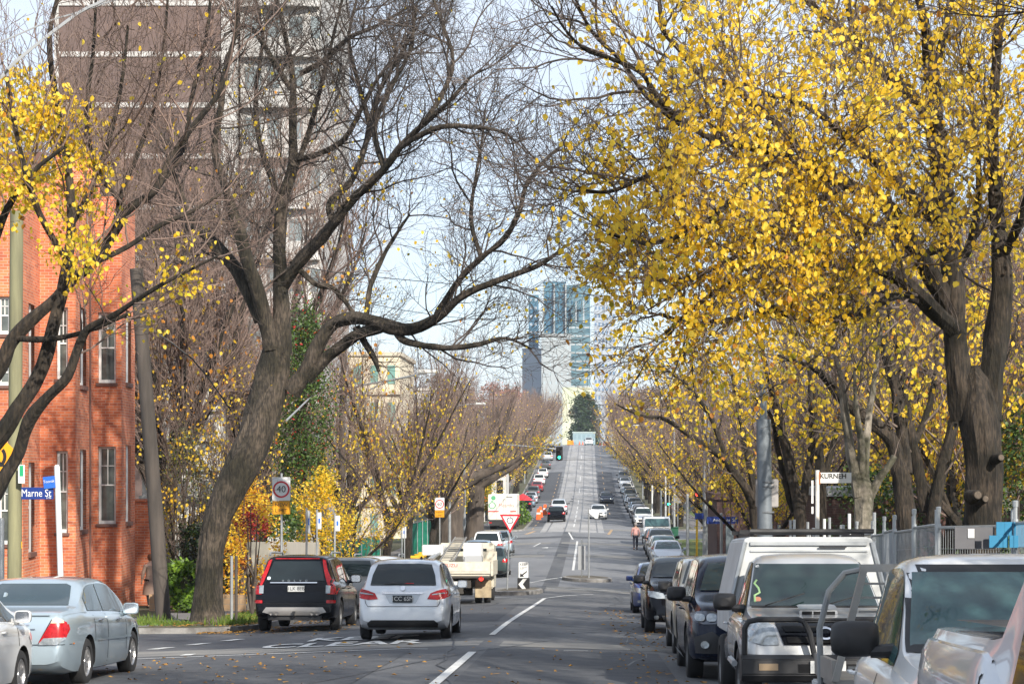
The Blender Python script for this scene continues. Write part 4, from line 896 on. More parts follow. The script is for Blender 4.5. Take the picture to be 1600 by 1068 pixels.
def plate(t, x, y, z, txt, dark=True, face=-1, wd=.372, parent=None):
    mb = MB(); mb.box(x-wd/2, x+wd/2, y-.008, y+.008, z-.067, z+.067); p = mb.build('number_plate', PLB if dark else PLW, t, bevel=.003)
    if txt: text_obj(txt, .115, 'plate_text', PLT if dark else PLB, p, (x, y+face*.010, z), (R(90), 0, 0 if face < 0 else R(180)), .95, 1, ext=.001)
    return p
def at(x, y, dz=0): return (x, y, gz(x, y)+dz)
def pitch(t, x, y, rz=0): # lay a vehicle on the slope
    s = math.atan2(zr(y+3)-zr(y-1), 4); t.rotation_euler = (s if abs(rz) < 1 else -s, 0, rz)
    return t
# --- designs (y=0 rear, y=L front) ---
def D_hatch(L_=4.36, W_=1.786, H=1.557, wr=.32):
    return dict(L=L_, W=W_, wr=wr, wy=(.82, L_-.86),
      top=[(0,.56),(.02,.80),(.05,.93),(.09,1.00),(.16,1.07),(.30,1.26),(.46,1.44),(.62,H-.055),(.95,H-.02),(1.7,H),(2.45,H-.045),(2.75,H-.13),(3.0,H-.27),(3.35,1.08),(3.6,1.02),(4.0,.92),(L_-.16,.80),(L_-.05,.70),(L_,.55)],
      belt=[(0,.54),(.05,.86),(.12,.97),(.5,1.02),(2.0,.98),(3.3,.93),(3.9,.85),(L_-.15,.75),(L_,.5)],
      plan=[(0,.84),(.05,.905),(.2,.955),(.6,.99),(1.3,1),(3.0,1),(3.7,.975),(L_-.3,.90),(L_-.08,.78),(L_,.66)],
      bot=[(0,.36),(.15,.27),(.5,.20),(L_-.6,.19),(L_-.1,.24),(L_,.30)],
      side=[(.72,1.32),(1.38,2.2),(2.28,3.2)],
      rear_glass=[(-.63,1.06),(.63,1.06),(.60,1.25),(.52,1.455),(.3,1.468),(-.3,1.468),(-.52,1.455),(-.60,1.25)],
      wind=[(-.68,1.10),(.68,1.10),(.60,1.30),(.52,1.47),(-.52,1.47),(-.60,1.30)],
      gaps=[(1.33,.3,.98),(2.24,.3,.95),(3.22,.45,.9)], handles=[(1.5,.88),(2.42,.86)], mirror=(3.0, 1.04))
def lampset(D, kind):
    L_ = D['L']; P = []
    if kind == 'merc':
        P += [('tail_lamp','r',[(.47,.80),(.53,.91),(.66,.96),(.80,.99),(.87,.975),(.87,.86),(.80,.81),(.66,.785)],REDL,True,.014),('tail_lamp_bar','r',[(.56,.872),(.82,.905),(.82,.93),(.56,.892)],WHL,True,.022),
              ('tail_lamp','s',[(.0,.84),(.28,.90),(.30,.96),(.0,.99)],REDL,True,.012),
              ('tailgate_trim','r',[(-.40,.925),(.40,.925),(.37,.895),(-.37,.895)],CHROME,False,.03),
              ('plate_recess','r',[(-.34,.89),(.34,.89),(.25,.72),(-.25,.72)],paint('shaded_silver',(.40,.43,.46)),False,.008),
              ('bumper_gap','r',[(-.66,.665),(.66,.665),(.665,.655),(-.665,.655)],DKIN,False,.012),('tailgate_gap','r',[(.665,.655),(.71,.72),(.72,.78),(.712,.78),(.70,.722),(.66,.663)],DKIN,True,.012),
              ('lower_bumper','r',[(-.66,.26),(.66,.26),(.68,.34),(.60,.40),(-.60,.40),(-.68,.34)],BLACKP,False,.012),
              ('rear_badge','r',[(.045*math.cos(R(a)),1.0+.045*math.sin(R(a))) for a in range(0,360,30)],CHROME,False,.02),
              ('brake_light','r',[(.02,1.082),(.20,1.082),(.20,1.098),(.02,1.098)],REDL,False,.02),('wiper','r',[(-.36,1.07),(.05,1.085),(.05,1.10),(-.2,1.12),(-.36,1.085)],BLACKP,False,.02)]
    if kind == 'generic':
        z = D.get('lz', .80)
        P += [('tail_lamp','r',[(.56,z-.02),(.62,z+.13),(.84,z+.14),(.84,z-.04)],REDL,True,.012),('tail_lamp','s',[(0,z),(.22,z),(.2,z+.13),(0,z+.13)],REDL,True,.012),
              ('lower_bumper','r',[(-.6,.28),(.6,.28),(.62,.38),(-.62,.38)],BLACKP,False,.012)]
        f = D.get('fz', .62)
        P += [('headlight','f',[(.46,f+.0),(.52,f+.11),(.70,f+.15),(.84,f+.16),(.84,f+.05),(.66,f+.0)],WHL,True,.014),
              ('grille','f',[(-.40,f-.0),(.40,f-.0),(.43,f+.10),(-.43,f+.10)],BLACKP,False,.014),('grille_trim','f',[(-.42,f+.105),(.42,f+.105),(.42,f+.125),(-.42,f+.125)],CHROME,False,.018),
              ('lower_grille','f',[(-.5,.30),(.5,.30),(.56,.42),(-.56,.42)],BLACKP,False,.014),('fog_lamp','f',rrect(.62,.72,.34,.42,.03),WHL,True,.014),
              ('headlight','s',[(L_-.30,f+.09),(L_-.02,f+.03),(L_-.02,f+.15),(L_-.25,f+.16)],WHL,True,.012)]
    D.setdefault('parts', []); D['parts'] += P; return D
def D_sedan(L_=4.8, W_=1.8, H=1.47, wr=.325):
    return dict(L=L_, W=W_, wr=wr, wy=(1.08, L_-.98),
      top=[(0,.58),(.02,.80),(.05,.94),(.09,1.00),(.16,1.03),(.55,1.06),(.85,1.085),(1.1,1.18),(1.4,1.32),(1.65,H-.045),(1.9,H-.01),(2.4,H),(2.9,H-.03),(3.2,H-.13),(3.5,1.2),(3.85,1.0),(4.2,.92),(L_-.2,.76),(L_-.05,.66),(L_,.52)],
      belt=[(0,.56),(.05,.88),(.12,.97),(.6,1.0),(2.2,.96),(3.6,.90),(4.2,.82),(L_-.2,.70),(L_,.48)],
      plan=[(0,.82),(.05,.89),(.2,.945),(.6,.985),(1.3,1),(3.3,1),(4.1,.975),(L_-.3,.90),(L_-.08,.78),(L_,.64)],
      bot=[(0,.34),(.15,.25),(.6,.18),(L_-.6,.18),(L_-.1,.22),(L_,.28)],
      side=[(1.32,2.12),(2.2,3.5)], rear_glass=[(-.64,1.105),(.64,1.105),(.60,1.2),(.53,1.36),(.45,1.39),(-.45,1.39),(-.53,1.36),(-.60,1.2)],
      wind=[(-.70,1.02),(.70,1.02),(.62,1.2),(.53,1.37),(-.53,1.37),(-.62,1.2)],
      gaps=[(2.16,.28,.96),(3.28,.4,.9),(1.42,.6,.96)], handles=[(1.72,.88),(2.75,.86)], mirror=(3.28, 1.0), fz=.56, lz=.78, tum=.34)
def D_suv(L_=4.75, W_=1.86, H=1.72, wr=.36):
    b = 1.08
    return dict(L=L_, W=W_, wr=wr, wy=(.95, L_-.92), tw=.23,
      top=[(0,.66),(.02,.92),(.05,1.06),(.10,1.14),(.2,1.30),(.33,1.50),(.46,H-.075),(.7,H-.02),(1.6,H),(2.5,H-.03),(2.85,H-.12),(3.15,H-.30),(3.45,1.22),(3.7,1.15),(4.3,1.05),(L_-.15,.95),(L_-.05,.84),(L_,.62)],
      belt=[(0,.64),(.05,1.0),(.12,1.08),(.6,b+.02),(2.2,b-.02),(3.3,b-.05),(4.0,.98),(L_-.15,.86),(L_,.58)],
      plan=[(0,.88),(.05,.93),(.2,.965),(.6,.99),(1.3,1),(3.3,1),(4.1,.985),(L_-.25,.93),(L_-.08,.84),(L_,.74)],
      bot=[(0,.42),(.15,.32),(.6,.26),(L_-.6,.26),(L_-.1,.30),(L_,.36)],
      side=[(.62,1.32),(1.4,2.25),(2.33,3.35)], rear_glass=[(-.68,1.17),(.68,1.17),(.64,1.38),(.56,1.585),(-.56,1.585),(-.64,1.38)],
      wind=[(-.72,1.23),(.72,1.23),(.64,1.45),(.56,1.62),(-.56,1.62),(-.64,1.45)],
      gaps=[(1.36,.4,1.05),(2.29,.4,1.05),(3.3,.5,1.0)], handles=[(1.5,.98),(2.5,.96)], mirror=(3.05, 1.18), mirs=1.25, fz=.78, lz=.88, tum=.27)
# ---- silver hatchback in the lane (rear view) ----
D = lampset(D_hatch(), 'merc'); D['spokes'] = 7
t, b = car('hatchback', 'silver hatchback driving away in the lane with red tail lamps and dark number plate', 'car', D, P_SIL, (0,0,0))
merc = t; t.location = at(-3.54, 37.8); pitch(t, -3.54, 37.8)
plate(t, 0, -.035, .805, '1CC 6SM')
mb = MB(); mb.tube([(.25,1.35,1.56),(.25,1.28,1.60),(.25,1.20,1.605)], [.03,.018,.008], 6); mb.build('roof_aerial', BLACKP, t)
# ---- black SUV parked left (rear view) ----
D = D_suv(4.8, 1.9, 1.74, .37)
D['rear_glass'] = [(-.66,1.16),(.66,1.16),(.60,1.38),(.53,1.60),(-.53,1.60),(-.60,1.38)]
D['parts'] = [('tail_lamp','r',[(.74,.86),(.92,.86),(.93,1.06),(.86,1.17),(.80,1.19),(.70,1.42),(.645,1.62),(.57,1.64),(.62,1.42),(.70,1.16),(.745,1.05)],REDL,True,.016),
  ('tail_lamp','s',[(0,.88),(.16,.90),(.2,1.07),(.12,1.16),(0,1.1)],REDL,True,.012),
  ('reversing_lamp','r',[(.70,.88),(.80,.88),(.80,1.05),(.70,1.06)],WHL,True,.026),
  ('rear_reflector','r',rrect(.72,.90,.66,.73,.015),REDL,True,.03),
  ('roof_edge_trim','r',[(-.5,1.645),(.5,1.645),(.5,1.662),(-.5,1.662)],REDL,False,.02),
  ('chrome_strip','r',[(-.56,1.10),(.50,1.10),(.50,1.125),(-.56,1.125)],CHROME,False,.035),
  ('bumper_trim','r',[(-.72,.46),(-.64,.57),(.64,.57),(.72,.46),(.5,.40),(-.5,.40)],mat('brushed_trim',(.42,.40,.38),.4,metal=.6),False,.03),
  ('tailgate_gap','r',[(-.72,.64),(.72,.64),(.72,.65),(-.72,.65)],DKIN,False,.012),
  ('window_sticker','r',rrect(-.64,-.56,1.18,1.25,.03),mat('pale_sticker',(.55,.62,.66),.6),False,.02)]
D['spokes'] = 5; D['rim'] = mat('dull_alloy', (.20,.20,.20), .5, metal=.5)
t, b = car('four_wheel_drive', 'black parked four-wheel drive with tall red tail lamps, left kerb', 'car', D, P_BLK, (0,0,0))
volvo = t; t.location = at(-6.62, 44.7); pitch(t, -6.62, 44.7)
plate(t, 0.04, -.045, .985, '1LK 8EB', dark=False)
for i, ch in enumerate('VOLVO'): text_obj(ch, .06, 'tailgate_letter', CHROME, t, (-.26+i*.13, -.01, 1.165), (R(90),0,0), 1.2, 1, ext=.003)
for s in (-1, 1):
    mb = MB(); mb.tube([(s*.70,.9,1.74),(s*.70,1.0,1.80),(s*.69,2.6,1.80),(s*.68,2.75,1.73)], .022, 6); mb.build('roof_rail', STEEL, t, smooth=True)
    mb = MB(); mb.lathe([(.045,-.04),(.05,.0),(.05,.25)], 'y', (s*.52,-.02,.43), 12); mb.lathe([(.045,-.04),(.05,.0),(.05,.25)], 'y', (s*.40,-.02,.43), 12); mb.build('twin_exhaust', CHROME, t, smooth=True)
mb = MB(); mb.tube([(0,.2,.36),(0,-.06,.36),(0,-.10,.40),(0,-.10,.44)], .02, 6); mb.box(-.03,.03,-.11,-.05,.44,.48); mb.box(-.6,.6,.05,.35,.28,.42); mb.build('tow_bar', BLACKP, t)
# ---- silver-blue sedan at the bottom left ----
D = D_sedan()
D['parts'] = [('tail_lamp','r',[(.50,.64),(.66,.92),(.74,.945),(.82,.90),(.845,.80),(.83,.70),(.78,.66),(.72,.63),(.50,.62)],REDL,True,.014),
  ('tail_lamp','s',[(.02,.72),(.12,.73),(.20,.80),(.18,.87),(.02,.88)],REDL,True,.013),
  ('lamp_lens','r',[(.50,.62),(.56,.69),(.82,.70),(.82,.67),(.74,.60),(.5,.60)],WHL,True,.022),('lamp_lens','r',[(.645,.885),(.665,.93),(.74,.95),(.79,.92),(.80,.89)],mat('amber_clear_lens',(.65,.52,.36),.15,coat=1),True,.022),
  ('boot_gap','r',[(.485,.62),(.65,.94),(.66,.935),(.50,.615)],DKIN,True,.012),('bumper_gap','r',[(-.86,.60),(.86,.60),(.86,.608),(-.86,.608)],DKIN,False,.012),
  ('boot_badge','r',[(.20,.80),(.44,.80),(.44,.815),(.20,.815)],CHROME,False,.014),('boot_badge','r',[(.22,.86),(.36,.86),(.36,.88),(.22,.88)],CHROME,False,.014),
  ('side_strip','s',[(1.5,.60),(3.7,.57),(3.7,.60),(1.5,.63)],P_SILB,True,.02),('side_repeater','s',rrect(.30,.36,.60,.62,.008),AMBL,True,.012)]
D['spokes'] = 9; D['handlem'] = CHROME; D['gaps'] += [(4.02,.5,.8)]; D['mirs'] = 1.1
D['glass'] = mat('sky_tinted_glass', (.03,.05,.06), .03, spec=.8)
t, b = car('sedan', 'silver blue sedan with red and clear tail lamps at the bottom left corner', 'car', D, P_SILB, (0,0,0))
t.location = at(-7.80, 26.35); pitch(t, -7.80, 26.35)
mb = MB(); mb.box(-.62,.62,.05,.10,.99,1.0); mb.tube([(-.3,1.15,1.2),(-.3,1.2,1.26)], .03, 6); mb.build('boot_lip', P_SILB, t)
# ---- white hatch nearest at bottom left, only its front corner in frame ----
D = lampset(D_hatch(4.1, 1.72, 1.46, .31), 'generic'); D['gaps'] = [(3.05,.3,.9)]
t, b = car('hatchback', 'white car at the bottom left corner showing only mirror and front wheel', 'car', D, P_WH, (0,0,0))
t.location = at(-7.92, 21.55); pitch(t, -7.92, 21.55)
# ---- dark grey SUV behind the black one ----
D = lampset(D_suv(4.6, 1.85, 1.68, .35), 'generic')
t, b = car('four_wheel_drive', 'grey four-wheel drive parked just beyond the black one on the left kerb', 'car', D, P_GREY, (0,0,0))
gsuv = t; t.location = at(-6.5, 53.5); pitch(t, -6.5, 53.5)
D = lampset(D_suv(4.7, 1.86, 1.70, .35), 'generic')
t, b = car('four_wheel_drive', 'silver wagon with roof bars parked two cars beyond the black one, left kerb', 'car', D, P_SIL, (0,0,0)); ssuv = t
t.location = at(-6.5, 60); pitch(t, -6.5, 60)
for s in (-1, 1):
    mb = MB(); mb.tube([(s*.68,.9,1.70),(s*.68,1.0,1.76),(s*.67,2.6,1.76),(s*.66,2.75,1.69)], .022, 6); mb.build('roof_rail', STEEL, t)
# ---- generic masters for the parked rows ----
mast = {}
D = lampset(D_hatch(4.2, 1.75, 1.5, .31), 'generic'); t, b = car('hatchback', 'x', 'car', D, P_SIL, (0,0,0)); mast['hatch'] = t
D = lampset(D_sedan(4.7, 1.8, 1.45), 'generic'); t, b = car('sedan', 'x', 'car', D, P_SIL, (0,0,0)); mast['sedan'] = t
D = lampset(D_suv(4.6, 1.84, 1.69), 'generic'); D['mirm'] = BLACKP; t, b = car('four_wheel_drive', 'x', 'car', D, P_SIL, (0,0,0)); mast['suv'] = t
used_m = set()
def park(kind, x, y, pm, label, rz=math.pi, group=None, glass=None):
    src = mast[kind]
    mp_ = {'silver_paint': pm}
    if glass: mp_['car_glass'] = glass
    t = dup(src, at(x, y), rz, label, group, mats=mp_); pitch(t, x, y, rz); return t
TG = GLASST
# oncoming side (front at y, extends away): rotate by pi means local front (+y) faces camera; origin is the rear -> place origin at y+L
def parkf(kind, xl, yf, pm, label, glass=None, group=None):
    L_ = {'hatch': 4.2, 'sedan': 4.7, 'suv': 4.6}[kind]; Wd = {'hatch': .875, 'sedan': .9, 'suv': .92}[kind]
    return park(kind, xl+Wd, yf+L_, pm, label, math.pi, group, glass)
parkf('hatch', 1.28, 57.5, P_BLUE, 'blue hatchback at the far end of the near right row, left of the line')
parkf('sedan', 1.95, 50.0, P_WH, 'white sedan mostly hidden behind the dark four-wheel drives, near right row', TG)
parkf('suv', 1.22, 42.6, P_BLK, 'black four-wheel drive with black mirrors, second from the far end of the near right row')
parkf('suv', 1.45, 33.6, P_GOLD, 'champagne four-wheel drive hidden behind the navy one in the right row')
row = [('sedan',3.4,106.5,P_SIL,'silver sedan at the near end of the far right row, beyond the blue hatchback',TG),
 ('hatch',3.45,112.5,P_GOLD,'pale champagne hatchback, second from near end of the far right row',TG),
 ('suv',3.5,119,P_GREY,'grey four-wheel drive, third from near end of the far right row',None),
 ('sedan',3.6,127,P_LBL,'pale blue sedan beside the man in the pink shirt',None),
 ('suv',4.15,186,P_NAVY,'dark four-wheel drive behind the white ute on the right kerb',None),
 ('hatch',4.3,194,P_WH,'white hatchback behind the dark four-wheel drive on the right hill',None),
 ('sedan',4.3,203,P_SIL,'silver sedan tenth along the right hill row',None),
 ('hatch',4.4,212,P_LBL,'pale blue hatchback on the right hill row',None),
 ('suv',4.35,222,P_GREY,'dark grey wagon on the right hill row',None),
 ('hatch',4.4,232,P_WH,'white hatchback higher on the right hill row',None),
 ('sedan',4.4,243,P_SILB,'silver blue sedan midway up the right hill row',None),
 ('suv',4.5,254,P_DGRN,'dark green wagon midway up the right hill row',None),
 ('hatch',4.5,265,P_LBL,'light blue hatchback high on the right hill row',None),
 ('sedan',4.5,277,P_WH,'white sedan high on the right hill row',None),
 ('hatch',4.5,290,P_SIL,'silver hatchback high on the right hill row',None),
 ('suv',4.5,304,P_GREY,'grey wagon near the top of the right hill row',None),
 ('sedan',4.6,372,P_SIL,'small silver car alone near the crest on the right',None),
 ('hatch',4.6,412,P_WH,'tiny white car at the crest on the right',None)]
for k, x, y, p, lb, g in row: parkf(k, x, y, p, lb, g, 'cars parked along the right kerb')
lrow = [('suv',-8.3,225,P_BLK,'black four-wheel drive parked behind the orange barriers, left hill'),('hatch',-8.2,238,P_LBL,'light blue hatchback on the left hill row'),('sedan',-8.2,250,P_SIL,'silver sedan on the left hill row'),
 ('suv',-8.3,264,P_GREY,'dark grey wagon on the left hill row'),('sedan',-8.2,280,P_RED,'dark red sedan on the left hill row'),('suv',-8.3,297,P_WH,'white wagon high on the left hill row'),('hatch',-8.2,316,P_WH,'white hatchback beyond the white wagon on the left hill'),
 ('sedan',-8.2,338,P_GREY,'grey sedan high on the left hill row'),('suv',-8.3,362,P_SIL,'silver wagon near the crest on the left'),('hatch',-8.2,388,P_NAVY,'navy hatchback near the crest on the left')]
for k, x, y, p, lb in lrow: park(k, x+.95, y, p, lb, 0, 'cars parked up the left side of the hill')
# moving and queueing cars
park('hatch', -4.65, 94, P_DGRN, 'dark green hatchback waiting right of the tray truck', 0)
park('sedan', -5.9, 104.5, P_LBL, 'grey blue sedan queueing ahead of the tray truck', 0)
park('suv', -5.75, 112.5, P_WH, 'white wagon queueing behind the roundabout sign', 0)
park('hatch', -5.4, 119, P_SILB, 'silver blue car at the head of the left queue', 0)
park('hatch', -3.0, 186, P_BLK, 'black hatchback driving uphill past the green signal', 0)
park('suv', -3.1, 209, P_SIL, 'silver wagon driving uphill ahead of the black hatchback', 0)
park('sedan', 1.0, 201.5, P_WH, 'white car driving downhill toward the junction', math.pi)
park('sedan', 2.35, 254.5, P_NAVY, 'dark sedan driving downhill beside the right row', math.pi)
park('suv', .15, 432, P_WH, 'white vehicle at the crest of the hill, centre', math.pi)
for m_ in mast.values():   # masters leave the scene: only their copies are used
    for c in list(m_.children_recursive): bpy.data.objects.remove(c)
    bpy.data.objects.remove(m_)
# ---- navy SUV, right row ----
D = D_suv(4.7, 1.9, 1.74, .38)
D['mirm'] = BLACKP; D['glass'] = mat('grey_green_glass', (.05,.075,.08), .04, spec=.7); D['mirs'] = 1.35; D['rim'] = mat('dull_alloy', (.2,.2,.2), .5, metal=.5)
D['parts'] = [('headlight','f',[(.52,.80),(.50,.90),(.60,.97),(.80,.965),(.90,.93),(.88,.84),(.74,.79)],mat('dark_lamp_bezel',(.12,.13,.15),.2,metal=.6),True,.012),('headlight_lens','f',rrect(.56,.69,.83,.93,.04),WHL,True,.03),('headlight_lens','f',rrect(.71,.84,.83,.93,.04),WHL,True,.03),
  ('headlight','s',[(4.42,.84),(4.7,.82),(4.7,.93),(4.45,.95)],mat('dark_lamp_bezel',(.12,.13,.15),.2,metal=.6),True,.012),('grille','f',[(-.42,.62),(.42,.62),(.48,.90),(-.48,.90)],BLACKP,False,.02),('chrome_strip','f',[(-.46,.86),(.46,.86),(.46,.89),(-.46,.89)],CHROME,False,.03),
  ('lower_bumper','f',[(-.84,.40),(.84,.40),(.86,.62),(.62,.70),(.5,.60),(-.5,.60),(-.62,.70),(-.86,.62)],BLACKP,False,.014),('fog_lamp','f',ell(.72,.52,.06,.06,14),BLACKP,True,.03),('fog_lens','f',ell(.72,.52,.05,.05,14),WHL,True,.036),
  ('side_step','s',[(1.4,.30),(3.3,.30),(3.3,.36),(1.4,.36)],STEEL,True,.05)]
t, b = car('four_wheel_drive', 'navy four-wheel drive behind the white canopy ute, showing its headlight and fog lamp', 'car', D, P_NAVY, (0,0,0))
t.location = at(1.36+.95, 26.9+4.7); pitch(t, 2.3, 29, math.pi)
# ---- silver canopy ute ----
D = D_suv(5.1, 1.76, 1.75, .38)
D['top'] = [(0,.62),(.02,.70),(.05,.74),(.1,.76),(1.9,.78),(2.25,.84),(2.32,1.1),(2.38,1.55),(2.46,1.68),(2.7,1.735),(3.1,1.75),(3.35,1.70),(3.6,1.52),(4.02,1.16),(4.25,1.12),(4.7,1.06),(4.95,.98),(5.05,.86),(5.1,.62)]
D['belt'] = [(0,.6),(.1,.72),(2.2,.8),(2.35,1.0),(2.5,1.05),(4.0,1.02),(4.6,.96),(4.95,.88),(5.1,.58)]
D['plan'] = [(0,.9),(.5,.92),(2.3,.95),(2.8,1),(4.2,1),(4.8,.95),(5.02,.86),(5.1,.78)]; D['wy'] = (1.15, 4.2); D['tw'] = .24
D['bot'] = [(0,.5),(.5,.45),(4.5,.4),(5.1,.45)]
D['side'] = [(2.52,3.9)]; D.pop('rear_glass'); D['gaps'] = [(2.5,.5,1.0),(3.62,.5,1.0)]; D['handles'] = [(2.68,.95)]; D['mirror'] = (3.62,1.22); D['mirm'] = BLACKP; D['mirs'] = 1.25
D['wind'] = [(-.71,1.18),(.71,1.18),(.66,1.40),(.60,1.64),(-.60,1.64),(-.66,1.40)]
D['glass'] = mat('windscreen_reflecting', (.012,.026,.024), .02, spec=.9)
D['parts'] = [('headlight','f',[(.50,.86),(.54,.99),(.60,1.035),(.84,1.03),(.875,.98),(.85,.84),(.66,.80),(.49,.80)],WHL,True,.014),('indicator','f',[(.80,.88),(.875,.90),(.875,1.02),(.82,1.025)],mat('pink_clear_lens',(.6,.42,.38),.15,coat=1),True,.03),
  ('grille','f',[(-.44,.80),(.44,.80),(.52,1.02),(-.52,1.02)],P_BLK,False,.016),('grille_slot','f',[(-.42,.93),(.42,.93),(.46,.985),(-.46,.985)],DKIN,False,.026),('grille_slot','f',[(-.40,.82),(.40,.82),(.42,.88),(-.42,.88)],DKIN,False,.026),
  ('grille_badge','f',ell(0,.91,.085,.06,14),CHROME,False,.05),('badge_hole','f',ell(0,.91,.062,.04,14),P_BLK,False,.056),
  ('bonnet_scoop','t',rrect(-.21,.21,4.10,4.42,.05),P_SIL,False,.05),('window_sticker','f',rrect(-.63,-.56,1.60,1.63,.01),PLW,False,.014),('window_sticker','f',rrect(-.655,-.575,1.225,1.275,.024),mat('orange_sticker',(.6,.25,.15),.6),False,.016)]
D['parts'] = [p if p[0] != 'window_sticker' else (p[0],p[1],mir(p[2]),p[3],p[4],p[5]) for p in D['parts']]
D['rim'] = mat('dull_alloy', (.2,.2,.2), .5, metal=.5)
P_HX = paint('dusty_silver_paint', (.46,.47,.48), .4, .4)
t, b = car('utility_truck', 'silver ute with white canopy box, black bull bar and bonnet scoop', 'ute', D, P_HX, (0,0,0))
t.location = at(1.62+.88, 20.8+5.1); pitch(t, 2.5, 23, math.pi)
WPAN = mat('white_panel', (.52,.535,.54), .5, col2=(.43,.445,.45), scale=2); mb = MB()
mb.box(-.21,.21,4.37,4.42,1.09,1.145); sc_ = mb.build('scoop_mouth', P_HX, t, bevel=.01); mb = MB()
for i in (-1,0,1): mb.box(i*.125-.055,i*.125+.055,4.415,4.425,1.10,1.135)
mb.build('scoop_slot', DKIN, sc_)
mb = MB(); mb.prism([(-.95,.80),(.95,.80),(.95,1.15),(.78,1.92),(.72,1.96),(-.72,1.96),(-.78,1.92),(-.95,1.15)], 'y', -.05, 2.22); can = mb.build('canopy', WPAN, t, (-.14,0,0), bevel=.02)
mb = MB()
mb.tube([(-.76,2.225,1.9),(-.93,2.235,1.2)], .03, 6); mb.tube([(.76,2.225,1.9),(.93,2.235,1.2)], .03, 6); mb.box(-.70,.70,2.215,2.235,1.78,1.80); mb.box(-.70,.70,2.215,2.25,1.86,1.90); mb.build('canopy_frame', STEEL, can)
mb = MB(); mb.box(-.88,.64,1.6,1.66,2.0,2.05); mb.box(-.88,.64,.3,.36,2.0,2.05); mb.box(-.84,-.80,.1,2.0,1.96,2.0); mb.box(.50,.54,.1,2.0,1.96,2.0); mb.tube([(-.95,2.0,2.03),(.55,2.05,2.03)], .03, 6); mb.build('roof_rack', BLACKP, t)
mb = MB(); mb.box(-.45,-.12,2.24,2.26,1.83,1.845); mb.build('canopy_vent', BLACKP, can)
for s in (-1, 1): # bull bar
    mb = MB(); mb.tube([(s*.86,5.12,.68),(s*.86,5.16,.98),(s*.82,5.16,1.05),(s*.72,5.16,1.07),(s*.30,5.16,1.07),(s*.24,5.17,1.05),(s*.18,5.18,.93),(s*.13,5.18,.68)], .032, 8); mb.build('bull_bar_loop', BLACKP, t, smooth=True)
mb = MB(); mb.tube([(-.26,5.17,1.06),(.26,5.17,1.06)], .032, 8); mb.prism([(4.9,.42),(5.2,.42),(5.26,.50),(5.24,.66),(5.16,.70),(4.9,.70)], 'x', -.90, .90); bb = mb.build('bull_bar', BLACKP, t, bevel=.015)
mb = MB()
for s in (-1, 1): mb.box(s*.62-.10,s*.62+.10,5.245,5.262,.545,.615)
mb.build('indicator', mat('dusty_amber', (.30,.22,.14), .4), bb)
mb = MB()
for s in (-1, 1): mb.box(s*.22-.09,s*.22+.09,5.245,5.258,.52,.61)
mb.build('bar_slot', DKIN, bb)
mb = MB(); mb.box(-.70,.70,4.075,4.10,1.165,1.185); mb.tube([(.55,4.09,1.19),(.10,3.93,1.32)], .009, 4); mb.tube([(-.1,4.09,1.19),(-.52,3.95,1.30)], .009, 4); mb.build('wiper', BLACKP, t)
mb = MB(); mb.tube([(.62,3.86,1.47),(.65,3.87,1.43),(.61,3.93,1.38),(.60,3.99,1.33),(.66,4.02,1.30),(.66,4.08,1.23)], .012, 5); mb.build('green_ribbon', mat('pale_green_ribbon', (.35,.55,.25), .6), t)
# plate: "1" at its left edge as seen
mb = MB(); mb.box(-.185,.185,5.262,5.276,.515,.645); p_ = mb.build('number_plate', PLW, t); text_obj('1', .13, 'plate_text', PLB, p_, (.135,5.278,.58), (R(90),0,R(180)), 1, 1)
mb = MB(); mb.tube([(.95,4.9,.6),(.95,4.3,.62)], .035, 6); mb.build('side_step', STEEL, t)
mb = MB()
for k in range(11): mb.tube([(.60+.028*math.cos(k*.57),4.02,1.42+.10*math.sin(k*.57)*1.0),(.60+.028*math.cos((k+1)*.57),4.02,1.42+.10*math.sin((k+1)*.57))], .01, 5)
for s in (0,): mb.tube([(.655,4.06,1.24),(.62,4.03,1.34)], .012, 5)
# ---- white tray ute ----
D2 = dict(D); D2['parts'] = [('headlight','f',[(.50,.80),(.54,.95),(.84,.97),(.86,.82)],WHL,True,.014),('grille','f',[(-.44,.74),(.44,.74),(.5,.95),(-.5,.95)],BLACKP,False,.016),('cab_seal','f',[(-.745,1.15),(.745,1.15),(.69,1.40),(.64,1.69),(-.64,1.69),(-.69,1.40)],BLACKP,False,.009)]
D2['W'] = 1.80; D2['glass'] = GLASST; D2['mirs'] = 1.5
mq = lambda y: y*.5556 if y < 2.25 else y-1.0
for k_ in ('top','belt','plan','bot'): D2[k_] = [(mq(a), b_) for a, b_ in D2[k_]]
D2['L'] = 4.1; D2['wy'] = (.66, 3.2); D2['side'] = [(1.52,2.9)]; D2['gaps'] = [(1.5,.5,1.0),(2.62,.5,1.0)]; D2['handles'] = [(1.68,.95)]; D2['mirror'] = (2.62,1.22)
t, b = car('utility_truck', 'white tray ute with teal windscreen and black mirror near the right edge', 'ute', D2, P_WH, (0,0,0))
t.location = at(1.80+.92, 11.2+4.1); pitch(t, 2.7, 13.5, math.pi)
ALU = mat('aluminium', (.34,.33,.31), .45, metal=.5, col2=(.24,.235,.22), scale=3)
mb = MB(); mb.box(-.95,.95,.0,1.1,.80,.86); mb.box(.93,.97,.0,1.1,.84,1.0); mb.box(-.97,-.93,.0,1.1,.84,1.0); mb.build('tray', ALU, t)
mb = MB()
for s in (-1, 1): mb.tube([(s*.95,1.12,.85),(s*.74,1.14,1.66)], .035, 4)
mb.tube([(-.77,1.14,1.68),(.77,1.14,1.66)], .04, 4)
for k in range(7): mb.tube([(-.86+k*.02,1.14,.95+k*.10),(.86-k*.02,1.14,.95+k*.10)], .012, 4)
mb.build('headboard', ALU, t)
mb = MB()   # bent pipe rack at the tray's tail
